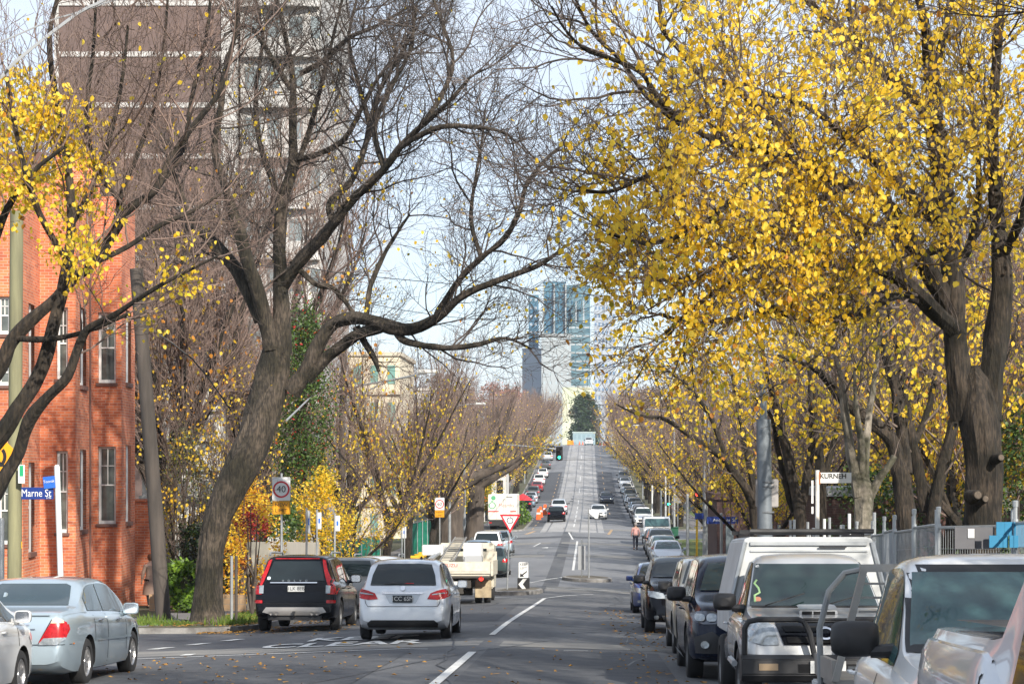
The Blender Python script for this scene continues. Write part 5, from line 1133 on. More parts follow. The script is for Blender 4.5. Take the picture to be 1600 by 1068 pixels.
mb.tube([(.96,.35,.6),(.97,.35,1.2),(.90,.36,1.48),(.78,.38,1.62),(.60,.5,1.66)], .024, 8); mb.build('rear_rack', mat('dull_grey_tube', (.22,.23,.235), .5), t, smooth=True)
mb = MB(); mb.box(.62,.99,-.02,.33,.42,.80); q = mb.build('under_tray_box', WPAN, t, bevel=.01); mb = MB(); mb.box(.72,.90,.332,.338,.66,.73); mb.build('yellow_sticker', mat('yellow_label', (.75,.65,.03), .6), q)
# ---- silver dual-cab ute nearest at the right edge ----
D3 = D_suv(5.3, 1.9, 1.8, .38)
D3['top'] = [(0,.9),(.02,1.2),(.05,1.35),(.1,1.38),(1.75,1.39),(1.88,1.41),(1.95,1.62),(2.03,1.74),(2.3,1.78),(2.8,1.8),(3.3,1.77),(3.7,1.58),(4.15,1.2),(4.5,1.14),(5.0,1.03),(5.2,.9),(5.3,.66)]
D3['tum'] = .2; D3['belt'] = [(0,.88),(.1,1.32),(1.8,1.32),(2.1,1.12),(4.0,1.06),(5.0,.92),(5.3,.6)]; D3['wy'] = (1.1, 4.35); D3['side'] = [(2.2,2.75),(2.85,4.05)]; D3['gaps'] = [(1.88,.5,1.3),(2.8,.5,1.05)]; D3['handles'] = [(2.0,1.0),(2.95,1.0)]; D3['mirror'] = (3.95,1.26); D3['mirm'] = BLACKP; D3['mirs'] = 1.2
D3.pop('rear_glass'); D3['wind'] = [(-.74,1.24),(.74,1.24),(.66,1.48),(.58,1.68),(-.58,1.68),(-.66,1.48)]; D3['parts'] = [('tonneau_cover','t',rrect(-.70,.70,.1,1.8,.05),mat('black_vinyl',(.035,.035,.038),.6,col2=(.06,.06,.06),scale=3),False,.03)]
t, b = car('utility_truck', 'silver dual-cab ute nearest the camera at the right frame edge with black tonneau', 'ute', D3, paint('reflective_silver_paint', (.58,.60,.63), .25, .35), (0,0,0))
t.location = at(1.66+.95, 5.1+5.3); pitch(t, 2.7, 8, math.pi)
# ---- tray truck with ladders ----
CREAM = mat('cream_white_paint', (.52,.49,.41), .6, col2=(.34,.29,.20), scale=4, lo=.5, hi=.8); DIRTY = mat('dirty_mudflap', (.42,.34,.22), .8, col2=(.25,.2,.13), scale=5)
t = thing('tray_truck', 'cream tipper tray truck loaded with a ladder and boxes in the left lane', 'truck', at(-4.25, 65.8)); pitch(t, -4.25, 66)
mb = MB(); mb.box(-1.06,1.06,0,.05,1.02,1.42); tg = mb.build('tailgate', CREAM, t, bevel=.01)
mb = MB(); mb.box(-.68,-.01,-.012,0,1.10,1.38); mb.box(.07,.92,-.012,0,1.10,1.38); mb.box(-1.0,-.76,-.012,0,1.10,1.38); mb.build('tailgate_panel', mat('pale_cream', (.60,.58,.52), .55, col2=(.46,.43,.36), scale=3), tg)
text_obj('ISUZU', .15, 'truck_lettering', mat('red_lettering', (.5,.02,.02), .5), tg, (-.32,-.016,1.29), (R(90),0,0), 1.15, 1)
mb = MB()
for s in (-1, 1): mb.box(s*1.06-.03,s*1.06+.03,-.02,3.4,.98,1.46); mb.box(s*1.06-.04,s*1.06+.04,-.03,.05,.95,1.50)
mb.box(-1.06,1.06,.05,3.4,.95,1.01); mb.box(-1.06,1.06,3.4,3.46,1.0,1.75); mb.build('tray', CREAM, t)
mb = MB(); mb.box(-.35,-.2,.1,4.8,.55,.8); mb.box(.2,.35,.1,4.8,.55,.8); mb.box(-1.0,1.0,-.02,.06,.88,.95); mb.lathe([(.18,-.35),(.18,.35)], 'x', (0,1.1,.45), 10); mb.box(-.7,.1,.3,.6,.35,.6); mb.build('chassis', mat('grimy_chassis', (.05,.045,.04), .85), t)
mb = MB(); mb.prism([(3.6,.45),(5.1,.45),(5.3,.8),(5.25,1.3),(4.9,2.0),(3.6,2.05)], 'x', -.95, .95); cb = mb.build('cab', CREAM, t, bevel=.05)
mb = MB(); mb.box(-.7,.7,3.585,3.60,1.35,1.85); mb.build('cab_window', GLASS, cb)
for s in (-1, 1):
    for k, xx in enumerate((.98, .68)):
        mb = MB(); mb.lathe([(.15,s*xx),(.22,s*xx),(.34,s*(xx-.02)),(.36,s*(xx-.06)),(.36,s*(xx-.2)),(.3,s*(xx-.24)),(.15,s*(xx-.24))], 'x', (0,1.1,.36), 20); w_ = mb.build('wheel', TYRE, t, smooth=True)
    mb = MB(); mb.lathe([(.15,s*.93),(.22,s*.95),(.34,s*.93),(.36,s*.9),(.36,s*.75),(.15,s*.72)], 'x', (0,4.3,.36), 20); mb.build('wheel', TYRE, t, smooth=True)
    mb = MB(); mb.box(s*.74-.27,s*.74+.27,.55,.57,.22,.80) if s > 0 else mb.box(-1.0,-.5,.55,.57,.22,.7); mb.build('mudflap', DIRTY, t)
    mb = MB(); mb.lathe([(.001,-.02),(.075,-.02),(.08,.02)], 'y', (s*.70,.0,.86), 12); mb.build('tail_lamp', REDL if s < 0 else LITR, t)
plate(t, -.22, -.03, .70, '', dark=False); 
t2 = thing('ladder', 'aluminium ladder lying along the tray truck with its feet at the tailgate', 'ladder', at(-4.25, 65.8)); pitch(t2, -4.25, 66)
mb = MB(); a = Vector((-.45,.15,1.45)); bb_ = Vector((-.25,4.3,2.25))
for s in (-.24,.24): mb.tube([a+Vector((s,0,0)), bb_+Vector((s*.8,0,0))], .028, 4)
for k in range(15): p = a.lerp(bb_, (k+.5)/15); mb.tube([p+Vector((-.23,0,0)), p+Vector((.23,0,0))], .02, 4)
mb.build('rungs_and_rails', ALU, t2)
t2 = thing('box', 'large white box standing in the tray truck right of the ladder', 'box', at(-4.25, 65.8)); pitch(t2, -4.25, 66)
mb = MB(); mb.box(.02,.62,1.3,2.7,1.05,2.05); mb.build('carton', mat('white_carton', (.7,.7,.68), .7), t2, bevel=.02); mb = MB(); mb.box(.1,.7,.3,1.2,1.02,1.62); mb.build('grey_lid', mat('grey_plastic', (.35,.36,.37), .6), t2, bevel=.03)
t2 = thing('gutter_lengths', 'white gutter lengths leaning over the left side of the tray truck', 'gutter', at(-4.25, 65.8)); pitch(t2, -4.25, 66)
mb = MB(); mb.box(-1.45,-.75,2.2,4.6,1.62,1.98); mb.build('wrapped_bundle', mat('white_carton', (.7,.7,.68), .7), t2, bevel=.03); mb = MB(); mb.tube([(-1.0,.6,1.5),(-.6,4.8,2.0)], .06, 6); mb.tube([(-1.15,.6,1.45),(-.8,4.8,1.95)], .05, 6); mb.build('pipes', STEEL, t2)
# ---- white box lorry ----
t = thing('box_lorry', 'white box lorry with red stripe parked by the left kerb beyond the junction', 'lorry', at(-7.2, 166.5)); BXW = mat('lorry_white', (.70,.69,.64), .55, col2=(.62,.6,.54), scale=1)
mb = MB(); mb.box(-1.2,1.2,0,6.5,.95,3.05); bx = mb.build('box_body', BXW, t, bevel=.04)
RS = mat('red_stripe', (.6,.05,.04), .5); FR = mat('faded_red_lettering', (.62,.22,.20), .6); GR2 = mat('green_badge', (.08,.32,.16), .6)
mb = MB(); mb.box(-1.17,-.3,-.008,0,1.60,1.70); mb.box(.65,1.17,-.008,0,1.60,1.70); mb.build('red_stripe', RS, bx)
mb = MB(); mb.box(-.52,-.50,-.01,0,1.0,2.65); mb.box(.28,.30,-.01,0,1.0,2.65); mb.box(-.52,.30,-.01,0,2.64,2.66); mb.box(.06,.075,-.01,0,1.2,2.7); mb.box(.14,.155,-.01,0,1.2,2.7); mb.build('door_frame', mat('door_seal', (.12,.12,.11), .7), bx)
text_obj('Mcarthy', .42, 'lorry_lettering', FR, bx, (.35,-.014,2.15), (R(90),0,0), .95, 1)
mb = MB(); mb.lathe([(.30,-.01),(.22,-.012)], 'y', (-.85,0,2.15), 20); mb.box(-.95,-.75,-.01,0,2.48,2.55); mb.build('round_logo', GR2, bx); mb = MB(); mb.lathe([(.2,-.008),(.001,-.008)], 'y', (-.75,0,2.78), 12); mb.build('badge', GR2, bx)
mb = MB(); mb.box(.35,.85,-.008,0,2.82,2.88); mb.build('number_strip', BLACKP, bx)
mb = MB(); mb.box(-1.1,1.1,.0,.2,.45,.95); mb.box(-.5,-.3,.2,8,.5,.95); mb.box(.3,.5,.2,8,.5,.95); mb.box(-1.0,1.0,6.6,8.2,.5,2.4); mb.build('chassis', BLACKP, t)
for s in (-1, 1):
    for yy in (1.6, 7.2): mb = MB(); mb.lathe([(.15,s*1.1),(.3,s*1.12),(.46,s*1.1),(.48,s*1.05),(.48,s*.6),(.3,s*.55)], 'x', (0,yy,.48), 18); mb.build('wheel', TYRE, t, smooth=True)
    mb = MB(); mb.box(s*1.0-.12,s*1.0+.12,-.01,.02,.66,.76); mb.build('tail_lamp', REDL, t)
# ---- white ute & van on the right ----
def boxvan(x, y):
    t = thing('van', 'white high-roofed van beside the man in the pink shirt, far right row', 'van', at(x, y)); t.rotation_euler = (0,0,math.pi)
    mb = MB(); prof = [(0,.35),(0,1.75),(.12,1.95),(3.3,1.98),(3.7,1.9),(4.45,1.25),(4.75,1.05),(4.85,.8),(4.85,.35)]; mb.prism(prof, 'x', -.92, .92); bd = mb.build('body', P_WH, t, bevel=.06)
    mb = MB(); mb.add([(-.80,3.83,1.83),(.80,3.83,1.83),(.84,4.40,1.33),(-.84,4.40,1.33)], [(0,1,2,3)]); mb.build('windscreen', GLASST, bd, loc=(0,.035,.035))
    for s in (-1, 1):
        mb = MB(); mb.box(s*.925-.003,s*.925+.003,3.1,3.9,1.25,1.7); mb.build('side_window', GLASS, bd)
        mb = MB(); mb.box(s*.68-.14,s*.68+.14,4.83,4.87,.8,.98); mb.build('headlight', WHL, bd)
        mb = MB(); mb.box(s*1.05-.08,s*1.05+.08,3.95,4.0,1.25,1.5); mb.build('wing_mirror', BLACKP, bd)
        for yy in (.9, 3.9): mb = MB(); mb.lathe([(.1,s*.93),(.2,s*.94),(.31,s*.93),(.33,s*.9),(.33,s*.7),(.1,s*.7)], 'x', (0,yy,.33), 16); mb.build('wheel', TYRE, t, smooth=True)
    mb = MB(); mb.box(-.5,.5,4.84,4.87,.6,.78); mb.build('grille', BLACKP, bd); mb = MB(); mb.box(-.2,.2,4.86,4.88,.42,.54); mb.build('number_plate', PLW, bd)
boxvan(4.75, 141)
D4 = dict(D); D4['parts'] = [('headlight','f',[(.50,.86),(.54,1.0),(.84,1.02),(.86,.85)],WHL,True,.014),('grille','f',[(-.44,.82),(.44,.82),(.5,1.0),(-.5,1.0)],CHROME,False,.016),('lower_grille','f',[(-.4,.5),(.4,.5),(.5,.72),(-.5,.72)],BLACKP,False,.016),('fog_lamp','f',ell(.7,.6,.06,.06,10),BLACKP,True,.02)]
t, b = car('utility_truck', 'white ute facing the junction at the foot of the right hill row', 'ute', D4, P_WH, (0,0,0))
t.location = at(4.05+.9, 177.5+5.1); t.rotation_euler = (0,0,math.pi); mb = MB(); mb.box(-.82,.82,.05,2.25,.7,1.15); mb.build('tub', P_WH, t, bevel=.03)
# ---------------- buildings, poles, signs ----------------
def brick_mat(name, c1, c2, mortar, sc=1.0):
    m = bpy.data.materials.new(name); m.use_nodes = True; nt = m.node_tree; p = nt.nodes['Principled BSDF']; L = nt.links.new
    tc = N(nt, 'ShaderNodeTexCoord'); sx = N(nt, 'ShaderNodeSeparateXYZ'); L(tc.outputs['Object'], sx.inputs[0])
    g = N(nt, 'ShaderNodeMath', operation='ADD'); L(sx.outputs[0], g.inputs[0]); L(sx.outputs[1], g.inputs[1]); cb = N(nt, 'ShaderNodeCombineXYZ'); L(g.outputs[0], cb.inputs[0]); L(sx.outputs[2], cb.inputs[1])
    b = N(nt, 'ShaderNodeTexBrick', Scale=1.0); b.inputs['Color1'].default_value = (*c1,1); b.inputs['Color2'].default_value = (*c2,1); b.inputs['Mortar'].default_value = (*mortar,1)
    b.inputs['Brick Width'].default_value = .24*sc; b.inputs['Row Height'].default_value = .086*sc; b.inputs['Mortar Size'].default_value = .007*sc; b.inputs['Mortar Smooth'].default_value = .3; b.inputs['Bias'].default_value = -.2
    L(cb.outputs[0], b.inputs['Vector']); n = N(nt, 'ShaderNodeTexNoise', Scale=.7, Detail=6.0); L(tc.outputs['Object'], n.inputs[0])
    cr = N(nt, 'ShaderNodeValToRGB'); cr.color_ramp.elements[0].position = .35; cr.color_ramp.elements[0].color = (.70,.64,.64,1); cr.color_ramp.elements[1].position = .62; cr.color_ramp.elements[1].color = (1,1,1,1); L(n.outputs['Fac'], cr.inputs[0])
    mu = N(nt, 'ShaderNodeMix', data_type='RGBA', blend_type='MULTIPLY'); mu.inputs[0].default_value = 1; L(b.outputs['Color'], mu.inputs[6]); L(cr.outputs[0], mu.inputs[7]); L(mu.outputs[2], p.inputs['Base Color'])
    p.inputs['Roughness'].default_value = .9; bp = N(nt, 'ShaderNodeBump', Strength=.4, Distance=.008); L(b.outputs['Fac'], bp.inputs['Height']); bp.invert = True; L(bp.outputs[0], p.inputs['Normal']); return m
BRK = brick_mat('red_brick', (.70,.215,.09), (.42,.10,.05), (.56,.44,.35)); BRKD = brick_mat('brown_brick', (.11,.055,.045), (.075,.04,.035), (.13,.11,.10))
BRKO = brick_mat('orange_brick_wall', (.40,.13,.06), (.30,.10,.05), (.32,.26,.2)); BRKS = brick_mat('sand_stone_wall', (.45,.30,.17), (.38,.25,.15), (.35,.28,.2), 2)
WTRIM = mat('white_window_paint', (.72,.72,.70), .5); WIN = mat('window_glass', (.16,.18,.165), .06, spec=.9, col2=(.03,.035,.035), scale=1.1); SILL = mat('dark_sill', (.14,.07,.055), .8)
BB = W(211, 940, 62); gx0 = gz(-14, 62)+.13
def pxX(px, Y): return (px-CX)*Y/F
def pxZ(py, Y): return -(py-CY)*Y/F
bld = thing('brick_building', 'red brick apartment building with white sash windows on the left', 'building', (-17, 62, gz(-17,62)+.1)); bo = bld.location.copy()
# (front bay faces are cut with real openings)
def facade(mb, x0, x1, Y, z0, z1, holes, thick=.25, mi=0):
    xs = sorted(set([x0, x1]+[h[0] for h in holes]+[h[1] for h in holes])); zs = sorted(set([z0, z1]+[h[2] for h in holes]+[h[3] for h in holes]))
    for i in range(len(xs)-1):
        for j in range(len(zs)-1):
            cx, cz = (xs[i]+xs[i+1])/2, (zs[j]+zs[j+1])/2
            if any(h[0] < cx < h[1] and h[2] < cz < h[3] for h in holes): continue
            mb.add([(xs[i],Y,zs[j]),(xs[i+1],Y,zs[j]),(xs[i+1],Y,zs[j+1]),(xs[i],Y,zs[j+1])], [(0,1,2,3)], mi)
    for a, b, c, d in holes:
        mb.add([(a,Y,c),(b,Y,c),(b,Y,d),(a,Y,d),(a,Y+thick,c),(b,Y+thick,c),(b,Y+thick,d),(a,Y+thick,d)], [(0,4,5,1),(1,5,6,2),(2,6,7,3),(3,7,4,0)], mi)
def sash(par, x0, x1, Y, z0, z1, o, gl=None):
    f = .075; w_ = MB(); y = Y+.12
    for a, b, c, d in ((x0,x0+f,z0,z1),(x1-f,x1,z0,z1),(x0+f,x1-f,z0,z0+f*1.4),(x0+f,x1-f,z1-f,z1),(x0+f,x1-f,(z0+z1)/2-.02,(z0+z1)/2+.025),((x0+x1)/2-.012,(x0+x1)/2+.012,(z0+z1)/2+.025,z1-f),(x0+f,x1-f,(z0+z1)/2+(z1-z0)*.25-.012,(z0+z1)/2+(z1-z0)*.25+.012)):
        w_.box(a-o.x, b-o.x, y-o.y, y+.06-o.y, c-o.z, d-o.z)
    w = w_.build('window', WTRIM, par); g = MB(); g.add([(x0-o.x,y+.035-o.y,z0-o.z),(x1-o.x,y+.035-o.y,z0-o.z),(x1-o.x,y+.035-o.y,z1-o.z),(x0-o.x,y+.035-o.y,z1-o.z)], [(0,1,2,3)]); g.build('pane', gl or WIN, w)
    s_ = MB(); s_.box(x0-.05-o.x, x1+.05-o.x, Y-.06-o.y, Y+.12-o.y, z0-.09-o.z, z0-o.z); s_.build('sill', SILL, w)
zb = gz(-14,60)-.3; zt = pxZ(300, 61)
mb = MB()
rows = [((488,598),(697,818))]
FB = [ # frontal faces: x0px,x1px,Y, windows px x-range list
 (145,190,62.0,[(153,181,[(488,598),(697,818)])]), (62,118,59.0,[(88,106,[(480,592),(704,832)])]), (-60,36,56.5,[(-4,15,[(463,522),(560,602),(745,850)])])]
wins = []
for (a, b, Y, ws) in FB:
    hs = []
    for (wa, wb, rr) in ws:
        for (t_, b_) in rr: hs.append((pxX(wa,Y), pxX(wb,Y), pxZ(b_,Y), pxZ(t_,Y)))
    facade(mb, pxX(a,Y), pxX(b,Y), Y, zb, zt, hs); wins += [(h, Y) for h in hs]
# canted side faces between bays, with tall narrow white-framed windows
def canted(xa, Ya, xb, Yb, frac, zr_, zt=zt):
    A = Vector((pxX(xa,Ya), Ya, 0)); B = Vector((pxX(xb,Yb), Yb, 0)); d = (B-A); Ln = d.length; d.normalize()
    a, b = frac[0]*Ln, frac[1]*Ln; zs = sorted([zb, zt]+[z for r_ in zr_ for z in r_])
    for u0, u1 in ((0,a),(a,b),(b,Ln)):
        for j in range(len(zs)-1):
            if u0 == a and any(r_[0] <= (zs[j]+zs[j+1])/2 <= r_[1] for r_ in zr_): continue
            P, Q = A+d*u0, A+d*u1; mb.add([(P.x,P.y,zs[j]),(Q.x,Q.y,zs[j]),(Q.x,Q.y,zs[j+1]),(P.x,P.y,zs[j+1])], [(0,1,2,3)])
    n = Vector((d.y, -d.x, 0))
    for r_ in zr_:
        P, Q = A+d*a-n*.10, A+d*b-n*.10; fr = MB(); o = bo
        for (u0,u1,z0,z1) in ((0,.36,r_[0],r_[1]),(.64,1,r_[0],r_[1]),(.36,.64,r_[0],r_[0]+.1),(.36,.64,r_[1]-.08,r_[1]),(.36,.64,(r_[0]+r_[1])/2-.04,(r_[0]+r_[1])/2+.04)):
            p, q = P.lerp(Q,u0), P.lerp(Q,u1); fr.add([(p.x-o.x,p.y-o.y,z0-o.z),(q.x-o.x,q.y-o.y,z0-o.z),(q.x-o.x,q.y-o.y,z1-o.z),(p.x-o.x,p.y-o.y,z1-o.z)], [(0,1,2,3)])
        w = fr.build('window', WTRIM, bld); g = MB(); p, q = P-n*.03, Q-n*.03; g.add([(p.x-o.x,p.y-o.y,r_[0]-o.z),(q.x-o.x,q.y-o.y,r_[0]-o.z),(q.x-o.x,q.y-o.y,r_[1]-o.z),(p.x-o.x,p.y-o.y,r_[1]-o.z)], [(0,1,2,3)]); g.build('pane', WIN, w)
        s_ = MB(); p, q = A+d*(a-.04), A+d*(b+.04); s_.tube([(p.x-o.x,p.y-o.y,r_[0]-.06-o.z),(q.x-o.x,q.y-o.y,r_[0]-.06-o.z)], .09, 4); s_.build('sill', SILL, w)
canted(190,62,211,64.6,(.3,.7),[(pxZ(815,63),pxZ(695,63)),(pxZ(598,63),pxZ(484,63))])
canted(118,59,141,61.6,(.3,.72),[(pxZ(828,60),pxZ(702,60)),(pxZ(602,60),pxZ(480,60))])
canted(36,56.5,62,59.0,(.32,.68),[(pxZ(862,58),pxZ(722,58)),(pxZ(596,58),pxZ(476,58))])
A1, A2 = (pxX(141,61.6),61.6), (pxX(145,62.0),62.0)
def wallq(x0,y0,x1,y1,z0,z1,mi=0): mb.add([(x0,y0,z0),(x1,y1,z0),(x1,y1,z1),(x0,y0,z1)], [(0,1,2,3)], mi)
wallq(*A1, pxX(141,61.6), 62.0, zb, zt); wallq(pxX(141,61.6), 62.0, *A2, zb, zt)
wallq(pxX(211,64.6),64.6,-17.3,74,zb,zt); wallq(-17.3,74,-30,74,zb,zt)
mb.add([(pxX(-60,56.5),56.5,zt),(pxX(36,56.5),56.5,zt),(pxX(62,59),59,zt),(pxX(118,59),59,zt),(pxX(141,61.6),61.6,zt),(pxX(145,62),62,zt),(pxX(190,62),62,zt),(pxX(211,64.6),64.6,zt),(-17.3,74,zt),(-30,74,zt),(-30,56.5,zt)], [tuple(range(11))])
mb.v = [(x-bo.x, y-bo.y, z-bo.z) for x, y, z in mb.v]
mb.build('wall', BRK, bld, fix=False)
for (h, Y) in wins: sash(bld, h[0], h[1], Y, h[2], h[3], bo)
pm_ = MB(); pm_.box(-20.2-bo.x, -15.5-bo.x, 56.4-bo.y, 56.6-bo.y, zt-bo.z, zt+.5-bo.z); pm_.tube([(pxX(140,61.4)-bo.x, 61.45-bo.y, zb-bo.z),(pxX(140,61.4)-bo.x, 61.45-bo.y, zt-bo.z)], .045, 6, 0); pm_.build('downpipe', SILL, bld)
pm_ = MB(); pm_.box(-17.2-bo.x,-16.0-bo.x,64-bo.y,65-bo.y,zt-bo.z,zt+1.6-bo.z); pm_.build('chimney', BRK, bld)
# brick garden wall right of the building
def wall(name, label, x0, y0, x1, y1, h, m, th=.24, cap=None, cat='wall', step=0):
    d = Vector((x1-x0, y1-y0, 0)); Ln = d.length; a = math.atan2(d.y, d.x); zb = min(gz(x0,y0), gz(x1,y1))
    t = thing(name, label, cat, (x0, y0, zb), a); mb = MB(); s = (gz(x1,y1)-gz(x0,y0))
    n = max(1, int(Ln/3)) 
    for i in range(n): u0, u1 = Ln*i/n, Ln*(i+1)/n; zz = gz(x0,y0)+s*(i+.5)/n-zb; mb.box(u0, u1, -th/2, th/2, -.3, zz+h)
    mb.build('wall_panel', m, t)
    if cap:
        mb = MB()
        for i in range(n): u0, u1 = Ln*i/n, Ln*(i+1)/n; zz = gz(x0,y0)+s*(i+.5)/n-zb; mb.box(u0-.02, u1+.02, -th/2-.04, th/2+.04, zz+h, zz+h+.09)
        mb.build('coping', cap, t)
    return t
wall('brick_wall', 'tall red brick garden wall between the brick building and the wooden pole', -15.0, 65.6, -14.15, 65.6, 3.55, BRK, cap=BRK)
wall('stone_wall', 'low sandy stone wall behind the big leaning elm', -13.2, 59.8, -10.3, 59.6, .62, BRKS)
PAL = mat('paling_fence', (.50,.47,.41), .85, col2=(.36,.33,.28), scale=3, stretch=(3,3,.3))
def palings(name, label, x0, y0, x1, y1, h, m, parent_m=None):
    d = Vector((x1-x0, y1-y0, 0)); Ln = d.length; a = math.atan2(d.y, d.x); zb = min(gz(x0,y0), gz(x1,y1)); t = thing(name, label, 'fence', (x0, y0, zb), a); n = int(Ln/.14); Rr = random.Random(3); mb = MB()
    for i in range(n): u = Ln*i/n; zz = gz(x0+d.x*i/n, y0+d.y*i/n)-zb; mb.box(u, u+.125, -.012, .012, zz+.05, zz+h+Rr.uniform(-.02,.02))
    mb.build('palings', m, t); mb = MB(); k = int(Ln/2.4)
    for i in range(k+1): u = Ln*i/k; zz = gz(x0+d.x*i/k, y0+d.y*i/k)-zb; mb.box(u-.05, u+.05, .012, .11, zz-.2, zz+h)
    mb.build('posts', m, t); return t
palings('paling_fence', 'weathered cream paling fence behind the 40 sign', -9.28, 60.4, -9.9, 74, 2.2, PAL)
wall('rendered_wall', 'cream rendered wall with a dark letter slot behind the 40 sign', -10.35, 60.3, -9.3, 60.3, 2.2, mat('cream_render', (.50,.46,.38), .9, col2=(.4,.37,.3), scale=1.5))
GM = mat('green_mesh', (.0,.21,.13), .8, col2=(.0,.15,.095), scale=2, stretch=(.3,.3,3))
def meshfence(label, x0, y0, x1, y1, h):
    d = Vector((x1-x0, y1-y0, 0)); Ln = d.length; a = math.atan2(d.y, d.x); t = thing('construction_fence', label, 'fence', (x0,y0,gz(x0,y0)+.1), a); mb = MB(); k = int(Ln/.3); dz = gz(x1,y1)-gz(x0,y0)
    for i in range(k): mb.add([(Ln*i/k,.05*math.sin(i*1.7),.05+dz*i/k),(Ln*(i+1)/k,.05*math.sin((i+1)*1.7),.05+dz*(i+1)/k),(Ln*(i+1)/k,.05*math.sin((i+1)*1.1),h+dz*(i+1)/k),(Ln*i/k,.05*math.sin(i*1.1),h+dz*i/k)], [(0,1,2,3)])
    mb.build('shade_cloth', GM, t, smooth=True); mb = MB()
    for i in range(int(Ln/2.4)+1): mb.tube([(i*2.4,-.05,0),(i*2.4,-.05,h+.1)], .025, 6)
    mb.tube([(0,-.05,h),(Ln,-.05,h+dz)], .02, 6); mb.build('fence_posts', STEEL, t); return t
meshfence('green shade-cloth construction fence left of the vase-shaped tree', -11.0, 84, -10.1, 96, 2.0); meshfence('green shade-cloth construction fence in front of the giant twin trunks', -10.3, 112, -9.8, 124, 2.1)
YB = mat('yellow_block', (.75,.42,.02), .6)
for i in range(5):
    t = tag((lambda m: (m.box(-.3,.3,-.18,.18,0,.28), m)[1])(MB()).build('fence_block', YB, None, at(-9.9+.06*i, 113+i*2.2, .13), bevel=.06), f'{ordn[i]} yellow fence weight block from the near end of the green mesh', 'block', 'yellow blocks under the green mesh fence')
# ---- brown tower with white bands and its balcony wing ----
TWB = mat('brown_tower_brick', (.15,.105,.092), .9, col2=(.115,.08,.072), scale=1.3, detail=9); TWW = mat('white_tower_render', (.50,.49,.475), .7, col2=(.40,.39,.375), scale=.5); TGL = mat('tower_glass', (.26,.30,.31), .2, spec=.5, col2=(.14,.17,.18), scale=.8)
def tower1():
    Y = 118; x0, x1, x2 = pxX(92,Y), pxX(345,Y), pxX(498,Y); zb = -5.2; ft = 3.03; z0 = pxZ(483,Y); t = thing('apartment_tower', 'brown brick apartment tower with white floor bands behind the left trees', 'building', (x0, Y, zb)); o = Vector((x0,Y,zb))
    n0 = -3; nf = 13; top = z0+ft*(nf)
    mb = MB(); mb.box(0, x1-x0, 0, 16, 0, top-zb); mb.build('wall', TWB, t)
    mb = MB()
    for k in range(n0, nf+1): z = z0+k*ft-zb; mb.box(-.1, x1-x0+.05, -.08, 0, z-.15, z+.15)
    mb.box(-.25, 0.0, -.1, .3, 0, top-zb); mb.box(x1-x0+.05, x1-x0+.95, -.12, .5, 0, top-zb); mb.build('white_bands', TWW, t)
    mb = MB(); mb.box(x1-x0+.95, x2-x0, 1.2, 15, 0, top-zb); mb.build('wing', TWW, t); wd = x2-x1-.95
    for k in range(n0, nf):
        z = z0+k*ft-zb
        g = MB()
        for a, b in ((1.25,2.2),(2.6,3.3),(3.9,4.7),(5.2,5.75)):
            if a < wd+.9: g.box(x1-x0+a, x1-x0+min(b, wd+.9), 1.15, 1.2, z+.5, z+2.5)
        g.build('window', TGL, t)
        s = MB(); m_ = 14; r0 = wd/2*.97; cx = x1-x0+.95+wd/2; pts = [(cx-r0+2*r0*i/m_, 1.15-.3-.4*math.sin(math.pi*i/m_)) for i in range(m_+1)]
        for i in range(m_): s.add([(pts[i][0],1.15,z),(pts[i+1][0],1.15,z),(pts[i+1][0],pts[i+1][1],z),(pts[i][0],pts[i][1],z),(pts[i][0],1.15,z+.18),(pts[i+1][0],1.15,z+.18),(pts[i+1][0],pts[i+1][1],z+1.1 if i % 5 else z+1.1),(pts[i][0],pts[i][1],z+1.1)], [(0,1,2,3),(3,2,6,7),(4,5,1,0)])
        s.build('balcony', TWW, t)
    return t
tower1()
def block_b(name, label, Y, pxl, pxr, pyt, depth, m, wins, wm, zb=None, ledges=None, lm=None, extra=None):
    x0, x1 = pxX(pxl,Y), pxX(pxr,Y); zb = gz(x0,Y)-.2 if zb is None else zb; zt = pxZ(pyt,Y); t = thing(name, label, 'building', (x0,Y,zb)); H = zt-zb; Wd = x1-x0
    mb = MB(); mb.box(0,Wd,0,depth,0,H); mb.build('wall', m, t)
    nx, nz, fx, fz, ww, wh = wins
    for j in range(nz):
        g = MB()
        for i in range(nx):
            cx = Wd*(i+.5)/nx; cz = H*(j+fz)/nz; hw = Wd/nx*ww/2; hh = H/nz*wh/2; g.box(cx-hw, cx+hw, -.04, 0, cz-hh, cz+hh)
        if nx: g.build('window', wm, t)
    if ledges:
        for k in range(1, ledges): mb = MB(); mb.box(-.1, Wd+.1, -.25, -.001, H*k/ledges-.12, H*k/ledges+.12); mb.build('ledge', lm or TWW, t)
    mb = MB(); mb.box(-.15,Wd+.15,-.15,depth+.15,H,H+.3); mb.build('roof', lm or m, t)
    return t
WHB = mat('white_building', (.62,.61,.58), .8, col2=(.5,.49,.47), scale=1)
block_b('white_building', 'white stepped building behind the bare thicket left of the leaning elm', 92, 222, 345, 545, 9, WHB, (3,4,.5,.55,.5,.5), TGL, ledges=8, lm=TWW)
block_b('apartment_block', 'cream apartment block with green windows above the street lamp arm', 150, 545, 625, 556, 12, mat('cream_block', (.62,.55,.42), .8), (3,5,.5,.5,.45,.5), mat('green_window', (.16,.30,.27), .3), ledges=5, lm=mat('cream_block_trim', (.5,.45,.36), .8))
block_b('apartment_block', 'pale block behind the bare trees left of the hill', 240, 640, 730, 610, 14, mat('pale_block', (.55,.52,.47), .8), (5,7,.5,.5,.4,.5), TGL, ledges=7)
